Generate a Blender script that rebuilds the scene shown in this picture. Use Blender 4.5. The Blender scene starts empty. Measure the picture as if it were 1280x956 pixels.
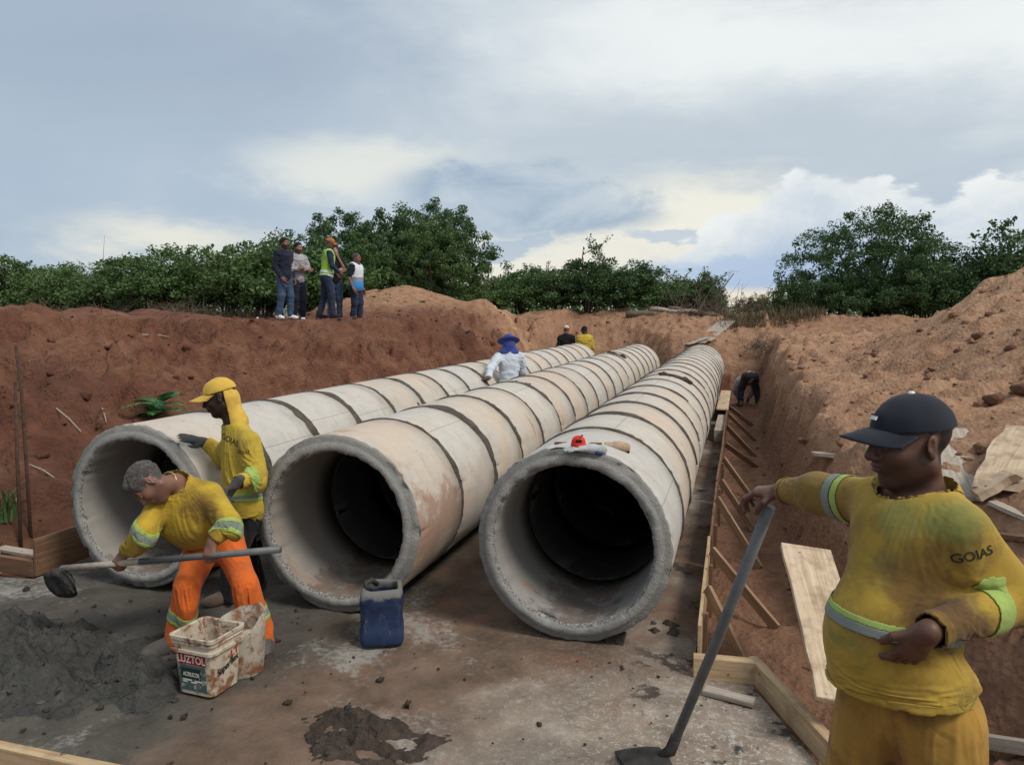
import bpy, bmesh, math, random
import numpy as np
from mathutils import Vector, Matrix
from mathutils.bvhtree import BVHTree

scene = bpy.context.scene
COL = scene.collection
rad = math.radians

# ------------------------------------------------------------------ camera
F_PX, PW, PH = 953.6, 1280.0, 956.0
YAW, PITCH, CAM_Z = rad(16.55), rad(5.15), 2.066
cam_data = bpy.data.cameras.new('camera')
cam_data.sensor_width = 36.0
cam_data.lens = 36.0 * F_PX / PW
cam_data.clip_start = 0.05
cam_data.clip_end = 8000
cam = bpy.data.objects.new('camera', cam_data)
COL.objects.link(cam)
cam.location = (0, 0, CAM_Z)
cam.rotation_euler = (rad(90) - PITCH, 0, YAW)
scene.camera = cam

# ------------------------------------------------------------------ exposure
scene.view_settings.view_transform = 'Standard'
scene.view_settings.look = 'None'
scene.view_settings.gamma = 1.0
scene.view_settings.use_curve_mapping = False
scene.view_settings.exposure = 0.17
scene.render.engine = 'CYCLES'
scene.cycles.use_denoising = True
scene.cycles.max_bounces = 6
scene.cycles.diffuse_bounces = 2
scene.cycles.glossy_bounces = 2
scene.cycles.transmission_bounces = 2
scene.cycles.transparent_max_bounces = 4
scene.cycles.sample_clamp_indirect = 4

# ------------------------------------------------------------------ node helper
class NT:
    def __init__(s, tree):
        s.t = tree
    def n(s, typ, **kw):
        nd = s.t.nodes.new(typ)
        for k, v in kw.items():
            setattr(nd, k, v)
        return nd
    def put(s, sock, v):
        if isinstance(v, bpy.types.NodeSocket):
            s.t.links.new(v, sock)
        elif v is not None:
            if sock.type == 'RGBA' and len(v) == 3:
                v = (*v, 1)
            sock.default_value = v
    def m(s, op, a, b=None, c=None, clamp=False):
        nd = s.n('ShaderNodeMath', operation=op)
        nd.use_clamp = clamp
        for i, v in enumerate((a, b, c)):
            if v is not None:
                s.put(nd.inputs[i], v)
        return nd.outputs[0]
    def sm(s, x, a, b, lo=0.0, hi=1.0, kind='SMOOTHSTEP'):
        nd = s.n('ShaderNodeMapRange', interpolation_type=kind)
        for i, v in enumerate((x, a, b, lo, hi)):
            s.put(nd.inputs[i], v)
        return nd.outputs[0]
    def mix(s, f, a, b, mode='MIX'):
        nd = s.n('ShaderNodeMix', data_type='RGBA', blend_type=mode)
        s.put(nd.inputs[0], f); s.put(nd.inputs[6], a); s.put(nd.inputs[7], b)
        return nd.outputs[2]
    def ramp(s, f, stops, interp='LINEAR'):
        nd = s.n('ShaderNodeValToRGB')
        cr = nd.color_ramp
        cr.interpolation = interp
        while len(cr.elements) < len(stops):
            cr.elements.new(0.5)
        for e, (p, c) in zip(cr.elements, stops):
            e.position = p
            e.color = (*c, 1) if len(c) == 3 else c
        s.put(nd.inputs[0], f)
        return nd.outputs[0]
    def noise(s, vec, scale, detail=4, rough=0.55, dist=0.0):
        nd = s.n('ShaderNodeTexNoise')
        s.put(nd.inputs['Vector'], vec)
        nd.inputs['Scale'].default_value = scale
        nd.inputs['Detail'].default_value = detail
        nd.inputs['Roughness'].default_value = rough
        nd.inputs['Distortion'].default_value = dist
        return nd.outputs[0]
    def voro(s, vec, scale, feature='F1', out=0):
        nd = s.n('ShaderNodeTexVoronoi', feature=feature)
        s.put(nd.inputs['Vector'], vec)
        nd.inputs['Scale'].default_value = scale
        return nd.outputs[out]
    def vmul(s, vec, v):
        nd = s.n('ShaderNodeVectorMath', operation='MULTIPLY')
        s.put(nd.inputs[0], vec); nd.inputs[1].default_value = v
        return nd.outputs[0]
    def vadd(s, vec, v):
        nd = s.n('ShaderNodeVectorMath', operation='ADD')
        s.put(nd.inputs[0], vec); s.put(nd.inputs[1], v)
        return nd.outputs[0]
    def sep(s, vec):
        nd = s.n('ShaderNodeSeparateXYZ'); s.put(nd.inputs[0], vec)
        return nd.outputs
    def comb(s, x, y, z):
        nd = s.n('ShaderNodeCombineXYZ')
        for i, v in enumerate((x, y, z)):
            s.put(nd.inputs[i], v)
        return nd.outputs[0]
    def bump(s, h, strength=0.5, dist=0.02, normal=None):
        nd = s.n('ShaderNodeBump')
        nd.inputs['Strength'].default_value = strength
        nd.inputs['Distance'].default_value = dist
        s.put(nd.inputs['Height'], h)
        if normal is not None:
            s.put(nd.inputs['Normal'], normal)
        return nd.outputs[0]
    def attr(s, name, out=2):
        nd = s.n('ShaderNodeAttribute'); nd.attribute_name = name
        return nd.outputs[out]

# ------------------------------------------------------------------ world: overcast sky with broken cloud
SUN_EL, SUN_AZ = rad(50), rad(112)      # azimuth from +Y, clockwise
world = bpy.data.worlds.new('World')
scene.world = world
world.use_nodes = True
world.node_tree.nodes.clear()
w = NT(world.node_tree)
sky = w.n('ShaderNodeTexSky', sky_type='NISHITA')
sky.sun_disc = False
sky.sun_elevation = SUN_EL
sky.sun_rotation = SUN_AZ
bg1 = w.n('ShaderNodeBackground')
w.put(bg1.inputs[0], sky.outputs[0]); bg1.inputs[1].default_value = 0.10
tc = w.n('ShaderNodeTexCoord').outputs['Generated']
dx, dy, dz = w.sep(tc)
cy, sy = math.cos(YAW), math.sin(YAW)
hx = w.m('ADD', w.m('MULTIPLY', dx, cy), w.m('MULTIPLY', dy, sy))
hy = w.m('ADD', w.m('MULTIPLY', dx, -sy), w.m('MULTIPLY', dy, cy))
D = 180 / math.pi
az = w.m('MULTIPLY', w.m('ARCTAN2', hx, hy), D)          # degrees, right of the road-end direction positive
el = w.m('MULTIPLY', w.m('ARCSINE', dz), D)
flat = w.vmul(tc, (1, 1, 2.6))
n_big = w.noise(flat, 2.2, 5, 0.55, 0.6)
n_mid = w.noise(flat, 6.0, 6, 0.58, 0.4)
n_fin = w.noise(flat, 22.0, 5, 0.6)
def off(nz, amp):
    return w.m('MULTIPLY', w.m('SUBTRACT', nz, 0.5), amp)
azd = w.m('ADD', w.m('ADD', az, off(n_mid, 10)), off(n_fin, 3))
eld = w.m('ADD', w.m('ADD', el, off(n_mid, 4.5)), off(n_fin, 1.8))
def blob(a0, e0, ra, re, soft=1.0, tilt=0.0, A=None, E=None):
    A = azd if A is None else A
    E = eld if E is None else E
    da = w.m('SUBTRACT', A, a0)
    de = w.m('SUBTRACT', w.m('SUBTRACT', E, e0), w.m('MULTIPLY', da, tilt))
    r2 = w.m('ADD', w.m('POWER', w.m('DIVIDE', da, ra), 2), w.m('POWER', w.m('DIVIDE', de, re), 2))
    return w.sm(w.m('SQRT', r2), 1.0 + soft * 0.5, 1.0 - soft * 0.5, 0, 1)
def srgb(r, g, b):
    f = lambda v: (v / 255 / 12.92) if v / 255 <= .04045 else ((v / 255 + .055) / 1.055) ** 2.4
    return (f(r), f(g), f(b))
c = w.ramp(w.m('ADD', n_big, off(n_mid, 0.25)), [(0.28, srgb(166, 181, 198)), (0.5, srgb(186, 198, 208)), (0.72, srgb(210, 217, 220))])
# the left is bluer and a little darker, the upper right paler
c = w.mix(w.m('MULTIPLY', w.sm(azd, 5, -34), 0.65), c, srgb(160, 177, 195))
c = w.mix(w.m('MULTIPLY', blob(-22, 17, 17, 4.5, 1.5, .12), 0.55), c, srgb(152, 167, 184))
band = w.sm(w.m('ADD', w.m('SUBTRACT', eld, w.m('MULTIPLY', az, -0.10)), 0), 12, 20)
band = w.m('MULTIPLY', band, w.sm(azd, -16, 14))
c = w.mix(w.m('MULTIPLY', band, w.sm(n_big, 0.25, 0.6, 0.45, 1.0)), c, srgb(231, 235, 234))
c = w.mix(w.m('MULTIPLY', blob(28, 22.0, 13, 2.2, 1.2), 0.6), c, srgb(178, 186, 192))
c = w.mix(w.m('MULTIPLY', blob(15, 11.5, 22, 3.2, 1.4, -0.04), 0.6), c, srgb(184, 194, 202))
# pale openings low in the sky
c = w.mix(w.m('MULTIPLY', blob(-10.5, 10.3, 8, 1.7, 1.4, 0.02), 0.8), c, srgb(226, 227, 218))
c = w.mix(w.m('MULTIPLY', blob(-24.5, 5.0, 5.5, 1.3, 1.6), 0.75), c, srgb(232, 228, 212))
c = w.mix(w.m('MULTIPLY', blob(10, 6.6, 12, 3.0, 1.0, 0.03), 0.9), c, srgb(236, 233, 218))
c = w.mix(w.m('MULTIPLY', blob(3, 3.4, 10, 2.0, 1.3), 0.9), c, srgb(228, 224, 212))
# the grey cloud hanging in front of them
c = w.mix(w.m('MULTIPLY', blob(1.0, 8.3, 9.8, 2.9, 0.45, -0.05), 1.0), c, w.mix(w.sm(n_mid, .35, .65), srgb(152, 171, 190), srgb(188, 199, 208)))
c = w.mix(w.m('MULTIPLY', blob(0.3, 5.0, 2.2, .5, 0.5), 0.8), c, srgb(165, 182, 200))
c = w.mix(w.m('MULTIPLY', blob(11.0, 5.2, 4.2, .45, 0.6), 0.75), c, srgb(176, 190, 206))
# cumulus bank on the right
wob = w.comb(off(n_fin, .05), off(n_mid, .08), off(n_fin, .04))
puff = w.voro(w.vadd(w.vmul(tc, (1, 1, 1.2)), wob), 15, 'SMOOTH_F1')
puff2 = w.voro(w.vadd(w.vmul(tc, (1, 1, 1.15)), wob), 42, 'SMOOTH_F1')
n_cum = w.noise(tc, 60, 5, 0.62)
puff = w.m('ADD', w.m('MULTIPLY', puff, 0.75), w.m('MULTIPLY', puff2, 0.32))
top = w.m('ADD', w.sm(az, 9, 20, 2.6, 9.4, 'LINEAR'), w.m('MULTIPLY', w.m('SUBTRACT', 0.45, puff), 4.4))
top = w.m('ADD', top, off(n_fin, 1.5))
top = w.m('SUBTRACT', top, w.sm(az, 22, 29, 0, 1.6))
top = w.m('ADD', top, w.sm(az, 28, 33, 0, 0.2))
cum = w.m('MULTIPLY', w.sm(w.m('SUBTRACT', top, el), -0.12, 0.5), w.sm(az, 7, 13))
shade = w.m('ADD', w.m('MULTIPLY', w.m('SUBTRACT', top, el), 0.11), w.m('MULTIPLY', puff, 0.75))
cumc = w.ramp(w.m('ADD', w.m('ADD', shade, off(n_mid, .5)), off(n_cum, .30)), [(0.16, srgb(233, 235, 233)), (0.40, srgb(219, 224, 226)), (0.66, srgb(197, 207, 217)), (0.95, srgb(166, 185, 210))])
c = w.mix(cum, c, cumc)
c = w.mix(w.m('MULTIPLY', blob(17, 2.9, 9, 1.1, 0.9), 0.8), c, srgb(166, 186, 214))
c = w.mix(w.m('MULTIPLY', w.sm(el, 2.1, 1.3), w.sm(az, -2, 8)), c, srgb(228, 221, 204))
# above the view the unseen sky is set dull grey to cut fill light
c = w.mix(w.sm(el, 24, 70), c, (0.50, 0.53, 0.56))
bg2 = w.n('ShaderNodeBackground')
w.put(bg2.inputs[0], c)
bg2.inputs[1].default_value = 1.0
mixs = w.n('ShaderNodeMixShader')
mixs.inputs[0].default_value = 0.93
wt = world.node_tree
wt.links.new(bg1.outputs[0], mixs.inputs[1]); wt.links.new(bg2.outputs[0], mixs.inputs[2])
wo = w.n('ShaderNodeOutputWorld'); wt.links.new(mixs.outputs[0], wo.inputs[0])

# ------------------------------------------------------------------ sun behind thin cloud
sd = bpy.data.lights.new('sun', 'SUN')
sd.energy = 2.0
sd.angle = rad(16)
sd.color = (1.0, 0.95, 0.88)
sun = bpy.data.objects.new('sun', sd)
COL.objects.link(sun)
sdir = Vector((math.sin(SUN_AZ) * math.cos(SUN_EL), math.cos(SUN_AZ) * math.cos(SUN_EL), math.sin(SUN_EL)))
sun.rotation_euler = sdir.to_track_quat('Z', 'Y').to_euler()
sun.location = sdir * 60

# ------------------------------------------------------------------ picture-to-world measuring (used only to work out numbers)
_fh = np.array([-math.sin(YAW), math.cos(YAW), 0]); _r = np.array([math.cos(YAW), math.sin(YAW), 0])
_fw = _fh * math.cos(PITCH) - np.array([0, 0, 1]) * math.sin(PITCH)
_up = _fh * math.sin(PITCH) + np.array([0, 0, 1]) * math.cos(PITCH)
_C = np.array([0, 0, CAM_Z])
def at(px, py, depth):
    return _C + (_fw + _r * (px - PW / 2) / F_PX - _up * (py - PH / 2) / F_PX) * depth
def on(px, py, z=0.0):
    d = _fw + _r * (px - PW / 2) / F_PX - _up * (py - PH / 2) / F_PX
    return _C + d * ((z - CAM_Z) / d[2])
def hdir(right, away, upw=0.0):        # direction from right / away / up seen from the viewpoint
    v = _r * right + _fh * away + np.array([0, 0, 1.0]) * upw
    return v / np.linalg.norm(v)
def unit(v):
    v = np.asarray(v, float)
    return v / (np.linalg.norm(v) + 1e-12)

# ------------------------------------------------------------------ noise
def _hash(ix, iy, iz, seed):
    h = (ix * 374761393 + iy * 668265263 + iz * 2147483647 + seed * 1274126177) & 0xFFFFFFFF
    h = ((h ^ (h >> 13)) * 1274126177) & 0xFFFFFFFF
    h = (h ^ (h >> 16)) & 0xFFFF
    return h.astype(np.float32) / 32767.5 - 1.0
def vnoise(p, seed=0):
    p = np.asarray(p, np.float64)
    i = np.floor(p).astype(np.int64)
    f = (p - i).astype(np.float32)
    u = f * f * (3 - 2 * f)
    r = 0
    for a in (0, 1):
        wa = u[:, 0] if a else 1 - u[:, 0]
        for b in (0, 1):
            wb = u[:, 1] if b else 1 - u[:, 1]
            for c_ in (0, 1):
                wc = u[:, 2] if c_ else 1 - u[:, 2]
                r = r + wa * wb * wc * _hash(i[:, 0] + a, i[:, 1] + b, i[:, 2] + c_, seed)
    return r
def fbm(p, octv=4, gain=0.5, seed=0, ridge=False):
    p = np.asarray(p, np.float64); r = 0; a = 1.0
    for o in range(octv):
        n = vnoise(p * 2.03 ** o + o * 17.3, seed + o)
        r = r + a * ((1 - 2 * np.abs(n)) if ridge else n)
        a *= gain
    return r

# ------------------------------------------------------------------ objects
def tag(o, label=None, cat=None, group=None, kind=None):
    if label: o['label'] = label
    if cat: o['category'] = cat
    if group: o['group'] = group
    if kind: o['kind'] = kind
    return o
def link(name, me, mat=None, parent=None, loc=None):
    o = bpy.data.objects.new(name, me)
    COL.objects.link(o)
    if mat is not None and me is not None:
        me.materials.clear()
        for m_ in (mat if isinstance(mat, (list, tuple)) else [mat]):
            me.materials.append(m_)
    if parent is not None: o.parent = parent
    if loc is not None: o.location = loc
    return o
def empty(name, loc=(0, 0, 0), rotz=0.0):
    o = bpy.data.objects.new(name, None)
    COL.objects.link(o)
    o.empty_display_size = 0.1
    o.location = loc; o.rotation_euler = (0, 0, rotz)
    return o
def mesh_np(name, V, Q, smooth=True):
    me = bpy.data.meshes.new(name)
    V = np.asarray(V, np.float32); Q = np.asarray(Q, np.int32)
    k = Q.shape[1]
    me.vertices.add(len(V)); me.vertices.foreach_set('co', V.ravel())
    me.loops.add(Q.size); me.loops.foreach_set('vertex_index', Q.ravel())
    me.polygons.add(len(Q))
    me.polygons.foreach_set('loop_start', np.arange(0, Q.size, k, dtype=np.int32))
    me.polygons.foreach_set('loop_total', np.full(len(Q), k, np.int32))
    me.polygons.foreach_set('use_smooth', np.full(len(Q), smooth))
    me.update(calc_edges=True)
    me.validate()
    return me
class MB:
    """collects shapes into ONE mesh"""
    def __init__(s):
        s.v = []; s.f = []; s.n = 0
    def add(s, V, Fc):
        V = [tuple(map(float, p)) for p in V]
        s.v += V; s.f += [tuple(i + s.n for i in q) for q in Fc]
        s.n += len(V)
    def box(s, c, size, R=None, jit=0.0, taper=1.0):
        hx_, hy_, hz_ = [q / 2 for q in size]
        P = []
        for x, y, z in ((-1, -1, -1), (1, -1, -1), (1, 1, -1), (-1, 1, -1), (-1, -1, 1), (1, -1, 1), (1, 1, 1), (-1, 1, 1)):
            t = taper if z > 0 else 1
            p = np.array((x * hx_ * t, y * hy_ * t, z * hz_)) + (np.random.uniform(-jit, jit, 3) if jit else 0)
            if R is not None: p = R @ p
            P.append(p + np.asarray(c, float))
        s.add(P, ((0, 3, 2, 1), (4, 5, 6, 7), (0, 1, 5, 4), (1, 2, 6, 5), (2, 3, 7, 6), (3, 0, 4, 7)))
    def beam(s, a, b, wdt, thk, up=(0, 0, 1), jit=0.0):
        a = np.asarray(a, float); b = np.asarray(b, float)
        d = b - a; L = np.linalg.norm(d); d = d / L
        x = np.cross(d, up); x = unit(x) if np.linalg.norm(x) > 1e-6 else np.array((1., 0, 0))
        z = np.cross(x, d)
        s.box((a + b) / 2, (wdt, L, thk), np.stack([x, d, z], 1), jit)
    def tube(s, pts, radii, seg=8, cap=True):
        pts = [np.asarray(p, float) for p in pts]
        if not hasattr(radii, '__len__'): radii = [radii] * len(pts)
        V = []; up = None
        for i, p in enumerate(pts):
            d = unit(pts[min(i + 1, len(pts) - 1)] - pts[max(i - 1, 0)])
            if up is None:
                up = np.array((0, 0, 1.)) if abs(d[2]) < .9 else np.array((1., 0, 0))
            x = unit(np.cross(d, up)); up = np.cross(x, d)
            for k in range(seg):
                t = 2 * math.pi * k / seg
                V.append(p + radii[i] * (x * math.cos(t) + up * math.sin(t)))
        Fc = []
        for i in range(len(pts) - 1):
            for k in range(seg):
                k2 = (k + 1) % seg
                Fc.append((i * seg + k, i * seg + k2, (i + 1) * seg + k2, (i + 1) * seg + k))
        if cap:
            Fc.append(tuple(range(seg - 1, -1, -1)))
            Fc.append(tuple((len(pts) - 1) * seg + k for k in range(seg)))
        s.add(V, Fc)
    def mesh(s, name, smooth=False):
        me = bpy.data.meshes.new(name)
        me.from_pydata(s.v, [], s.f); me.update()
        bm = bmesh.new(); bm.from_mesh(me)
        bmesh.ops.recalc_face_normals(bm, faces=bm.faces)
        bm.to_mesh(me); bm.free()
        if smooth:
            for p in me.polygons: p.use_smooth = True
        return me
    def build(s, name, mat, parent=None, loc=None, smooth=False, bevel=0.0, base=None):
        if base is not None:
            b = np.asarray(base, float)
            s.v = [tuple(np.asarray(p) - b) for p in s.v]
        o = link(name, s.mesh(name, smooth), mat, parent, loc)
        if bevel:
            m_ = o.modifiers.new('bevel', 'BEVEL'); m_.width = bevel; m_.segments = 2; m_.limit_method = 'ANGLE'
        return o
def add_attr(me, name, vals, dom='POINT'):
    a = me.attributes.new(name, 'FLOAT', dom)
    a.data.foreach_set('value', np.asarray(vals, np.float32))
def add_col(me, name, rgb):
    a = me.attributes.new(name, 'FLOAT_COLOR', 'POINT')
    rgb = np.asarray(rgb, np.float32)
    a.data.foreach_set('color', np.concatenate([rgb, np.ones((len(rgb), 1), np.float32)], 1).ravel())

# ------------------------------------------------------------------ materials
MATS = {}
def material(name, fn):
    m_ = bpy.data.materials.new(name); m_.use_nodes = True
    m_.node_tree.nodes.clear()
    g = NT(m_.node_tree)
    out = g.n('ShaderNodeOutputMaterial')
    b = g.n('ShaderNodeBsdfPrincipled')
    m_.node_tree.links.new(b.outputs[0], out.inputs[0])
    g.b = b; g.out = out
    g.obj = g.n('ShaderNodeTexCoord').outputs['Object']
    g.pos = g.n('ShaderNodeNewGeometry').outputs['Position']
    b.inputs['Specular IOR Level'].default_value = 0.25
    fn(g)
    MATS[name] = m_
    return m_
def bset(g, color=None, rough=None, normal=None, metal=None):
    if color is not None: g.put(g.b.inputs['Base Color'], color)
    if rough is not None: g.put(g.b.inputs['Roughness'], rough)
    if normal is not None: g.put(g.b.inputs['Normal'], normal)
    if metal is not None: g.put(g.b.inputs['Metallic'], metal)

def m_earth(g):
    p = g.pos
    soil = g.attr('soil')
    n1 = g.noise(p, 0.9, 6, 0.6); n2 = g.noise(p, 5, 6, 0.65); n3 = g.noise(p, 34, 5, 0.7)
    s = g.m('ADD', soil, g.m('MULTIPLY', g.m('SUBTRACT', n1, 0.5), 0.55), clamp=True)
    dark = g.ramp(n2, [(0.25, (0.060, 0.023, 0.015)), (0.5, (0.125, 0.047, 0.028)), (0.8, (0.205, 0.088, 0.050))])
    sand = g.ramp(n2, [(0.2, (0.27, 0.138, 0.076)), (0.5, (0.45, 0.268, 0.160)), (0.8, (0.57, 0.378, 0.245))])
    c_ = g.mix(s, dark, sand)
    spk = g.sm(g.voro(p, 16), 0.02, 0.16)
    c_ = g.mix(g.m('MULTIPLY', g.m('SUBTRACT', 1.0, spk), 0.55), c_, (0.10, 0.045, 0.028))
    pale = g.sm(g.noise(p, 3.1, 5, 0.7), 0.62, 0.75)
    c_ = g.mix(g.m('MULTIPLY', pale, 0.3), c_, (0.46, 0.33, 0.22))
    dk = g.sm(g.m('ADD', g.noise(p, 0.55, 5, .6, .5), g.m('MULTIPLY', g.m('SUBTRACT', n2, .5), .35)), .52, .68)
    c_ = g.mix(g.m('MULTIPLY', g.m('MULTIPLY', dk, .55), g.sm(soil, .6, .3)), c_, (0.055, 0.021, 0.016))
    damp_or_shade = g.attr('damp_or_shade')
    c_ = g.mix(g.m('MULTIPLY', damp_or_shade, 0.75), c_, (0.060, 0.027, 0.018))
    h = g.m('ADD', g.m('MULTIPLY', n2, 1.0), g.m('MULTIPLY', n3, 0.45))
    h = g.m('ADD', h, g.m('MULTIPLY', g.voro(p, 22, 'F1'), 0.5))
    bset(g, c_, 0.95, g.bump(h, 0.9, 0.05))
material('earth', m_earth)

def m_slab(g):
    p = g.pos
    x, y, z = g.sep(p)
    n1 = g.noise(p, 0.8, 6, 0.62, 0.4); n2 = g.noise(p, 3.2, 7, 0.66, 0.3); n3 = g.noise(p, 26, 5, 0.7)
    n4 = g.noise(p, 90, 3, 0.6)
    cem = g.ramp(n2, [(0.3, (0.165, 0.128, 0.098)), (0.55, (0.28, 0.225, 0.175)), (0.75, (0.42, 0.365, 0.305))])
    mud = g.ramp(n2, [(0.3, (0.092, 0.061, 0.043)), (0.6, (0.18, 0.122, 0.086)), (0.8, (0.26, 0.19, 0.145))])
    wet = g.ramp(n2, [(0.3, (0.052, 0.047, 0.039)), (0.6, (0.105, 0.094, 0.078)), (0.8, (0.18, 0.165, 0.14))])
    # muddy over the middle and left, cleaner and powdery at the front right
    t = g.m('ADD', g.sm(x, -2.0, -0.5), g.m('MULTIPLY', g.m('SUBTRACT', n1, 0.5), 2.2))
    t = g.m('SUBTRACT', t, g.m('MULTIPLY', g.sm(y, 3.7, 4.4), 0.5))
    c_ = g.mix(g.sm(t, 0.25, 0.75), mud, cem)
    red = g.sm(g.m('ADD', g.noise(p, 1.3, 5, 0.6), g.m('MULTIPLY', g.m('SUBTRACT', n2, .5), .4)), 0.52, 0.68)
    c_ = g.mix(g.m('MULTIPLY', red, 0.55), c_, (0.20, 0.095, 0.058))
    wl = g.m('ADD', g.sm(x, -1.6, -3.2), g.m('MULTIPLY', g.m('SUBTRACT', n1, 0.5), 2.0))
    wl = g.m('ADD', wl, g.m('MULTIPLY', g.sm(y, 4.3, 5.2), 0.25))
    wm = g.sm(wl, 0.35, 0.8)
    c_ = g.mix(wm, c_, wet)
    # pale dried cement skins
    dry = g.sm(g.m('ADD', n1, g.m('MULTIPLY', n3, 0.35)), 0.72, 0.86)
    c_ = g.mix(g.m('MULTIPLY', dry, 0.7), c_, (0.36, 0.345, 0.31))
    pw = g.m('MULTIPLY', g.sm(g.m('ADD', g.m('MULTIPLY', n3, .55), g.m('MULTIPLY', n4, .45)), 0.50, 0.62), g.sm(x, -1.8, 0.1))
    pw = g.m('MULTIPLY', pw, g.sm(y, 5.2, 3.4))
    c_ = g.mix(g.m('MULTIPLY', pw, 0.75), c_, (0.56, 0.53, 0.47))
    # dark crumbs of mortar along the right edge of the base
    crumbs = g.m('MULTIPLY', g.sm(g.noise(g.vmul(p, (1, 1, 1)), 3.0, 6, 0.7, 0.2), 0.56, 0.62), g.sm(x, -0.75, -0.35))
    c_ = g.mix(g.m('MULTIPLY', crumbs, 0.9), c_, (0.035, 0.030, 0.026))
    dots = g.sm(g.noise(p, 19, 4, 0.6), 0.66, 0.71)
    c_ = g.mix(g.m('MULTIPLY', dots, 0.8), c_, (0.045, 0.035, 0.028))
    r_ = g.m('SUBTRACT', 0.9, g.m('MULTIPLY', wm, g.sm(n2, 0.45, 0.62, 0.05, 0.5)))
    h = g.m('ADD', g.m('MULTIPLY', n2, 0.7), g.m('ADD', g.m('MULTIPLY', n3, 0.5), g.m('MULTIPLY', n4, 0.15)))
    bset(g, c_, r_, g.bump(h, 0.6, 0.03))
material('slab', m_slab)

def m_mortar(g):
    p = g.pos
    n2 = g.noise(p, 7, 6, 0.65); n3 = g.noise(p, 40, 4, 0.7)
    c_ = g.ramp(g.m('ADD', g.m('MULTIPLY', n2, 0.7), g.m('MULTIPLY', n3, 0.3)), [(0.3, (0.028, 0.028, 0.025)), (0.55, (0.062, 0.060, 0.054)), (0.75, (0.12, 0.115, 0.10))])
    bset(g, c_, g.sm(n2, 0.3, 0.7, 0.42, 0.85), g.bump(g.m('ADD', n2, g.m('MULTIPLY', n3, 0.6)), 0.9, 0.03))
material('mortar', m_mortar)

def m_mudheap(g):
    p = g.pos
    n2 = g.noise(p, 9, 6, 0.65); n3 = g.noise(p, 40, 4, 0.7)
    c_ = g.ramp(n2, [(0.3, (0.030, 0.022, 0.016)), (0.55, (0.065, 0.047, 0.036)), (0.75, (0.11, 0.082, 0.062))])
    bset(g, c_, g.sm(n2, 0.3, 0.7, 0.5, 0.9), g.bump(g.m('ADD', n2, g.m('MULTIPLY', n3, 0.6)), 0.9, 0.03))
material('mud', m_mudheap)

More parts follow.
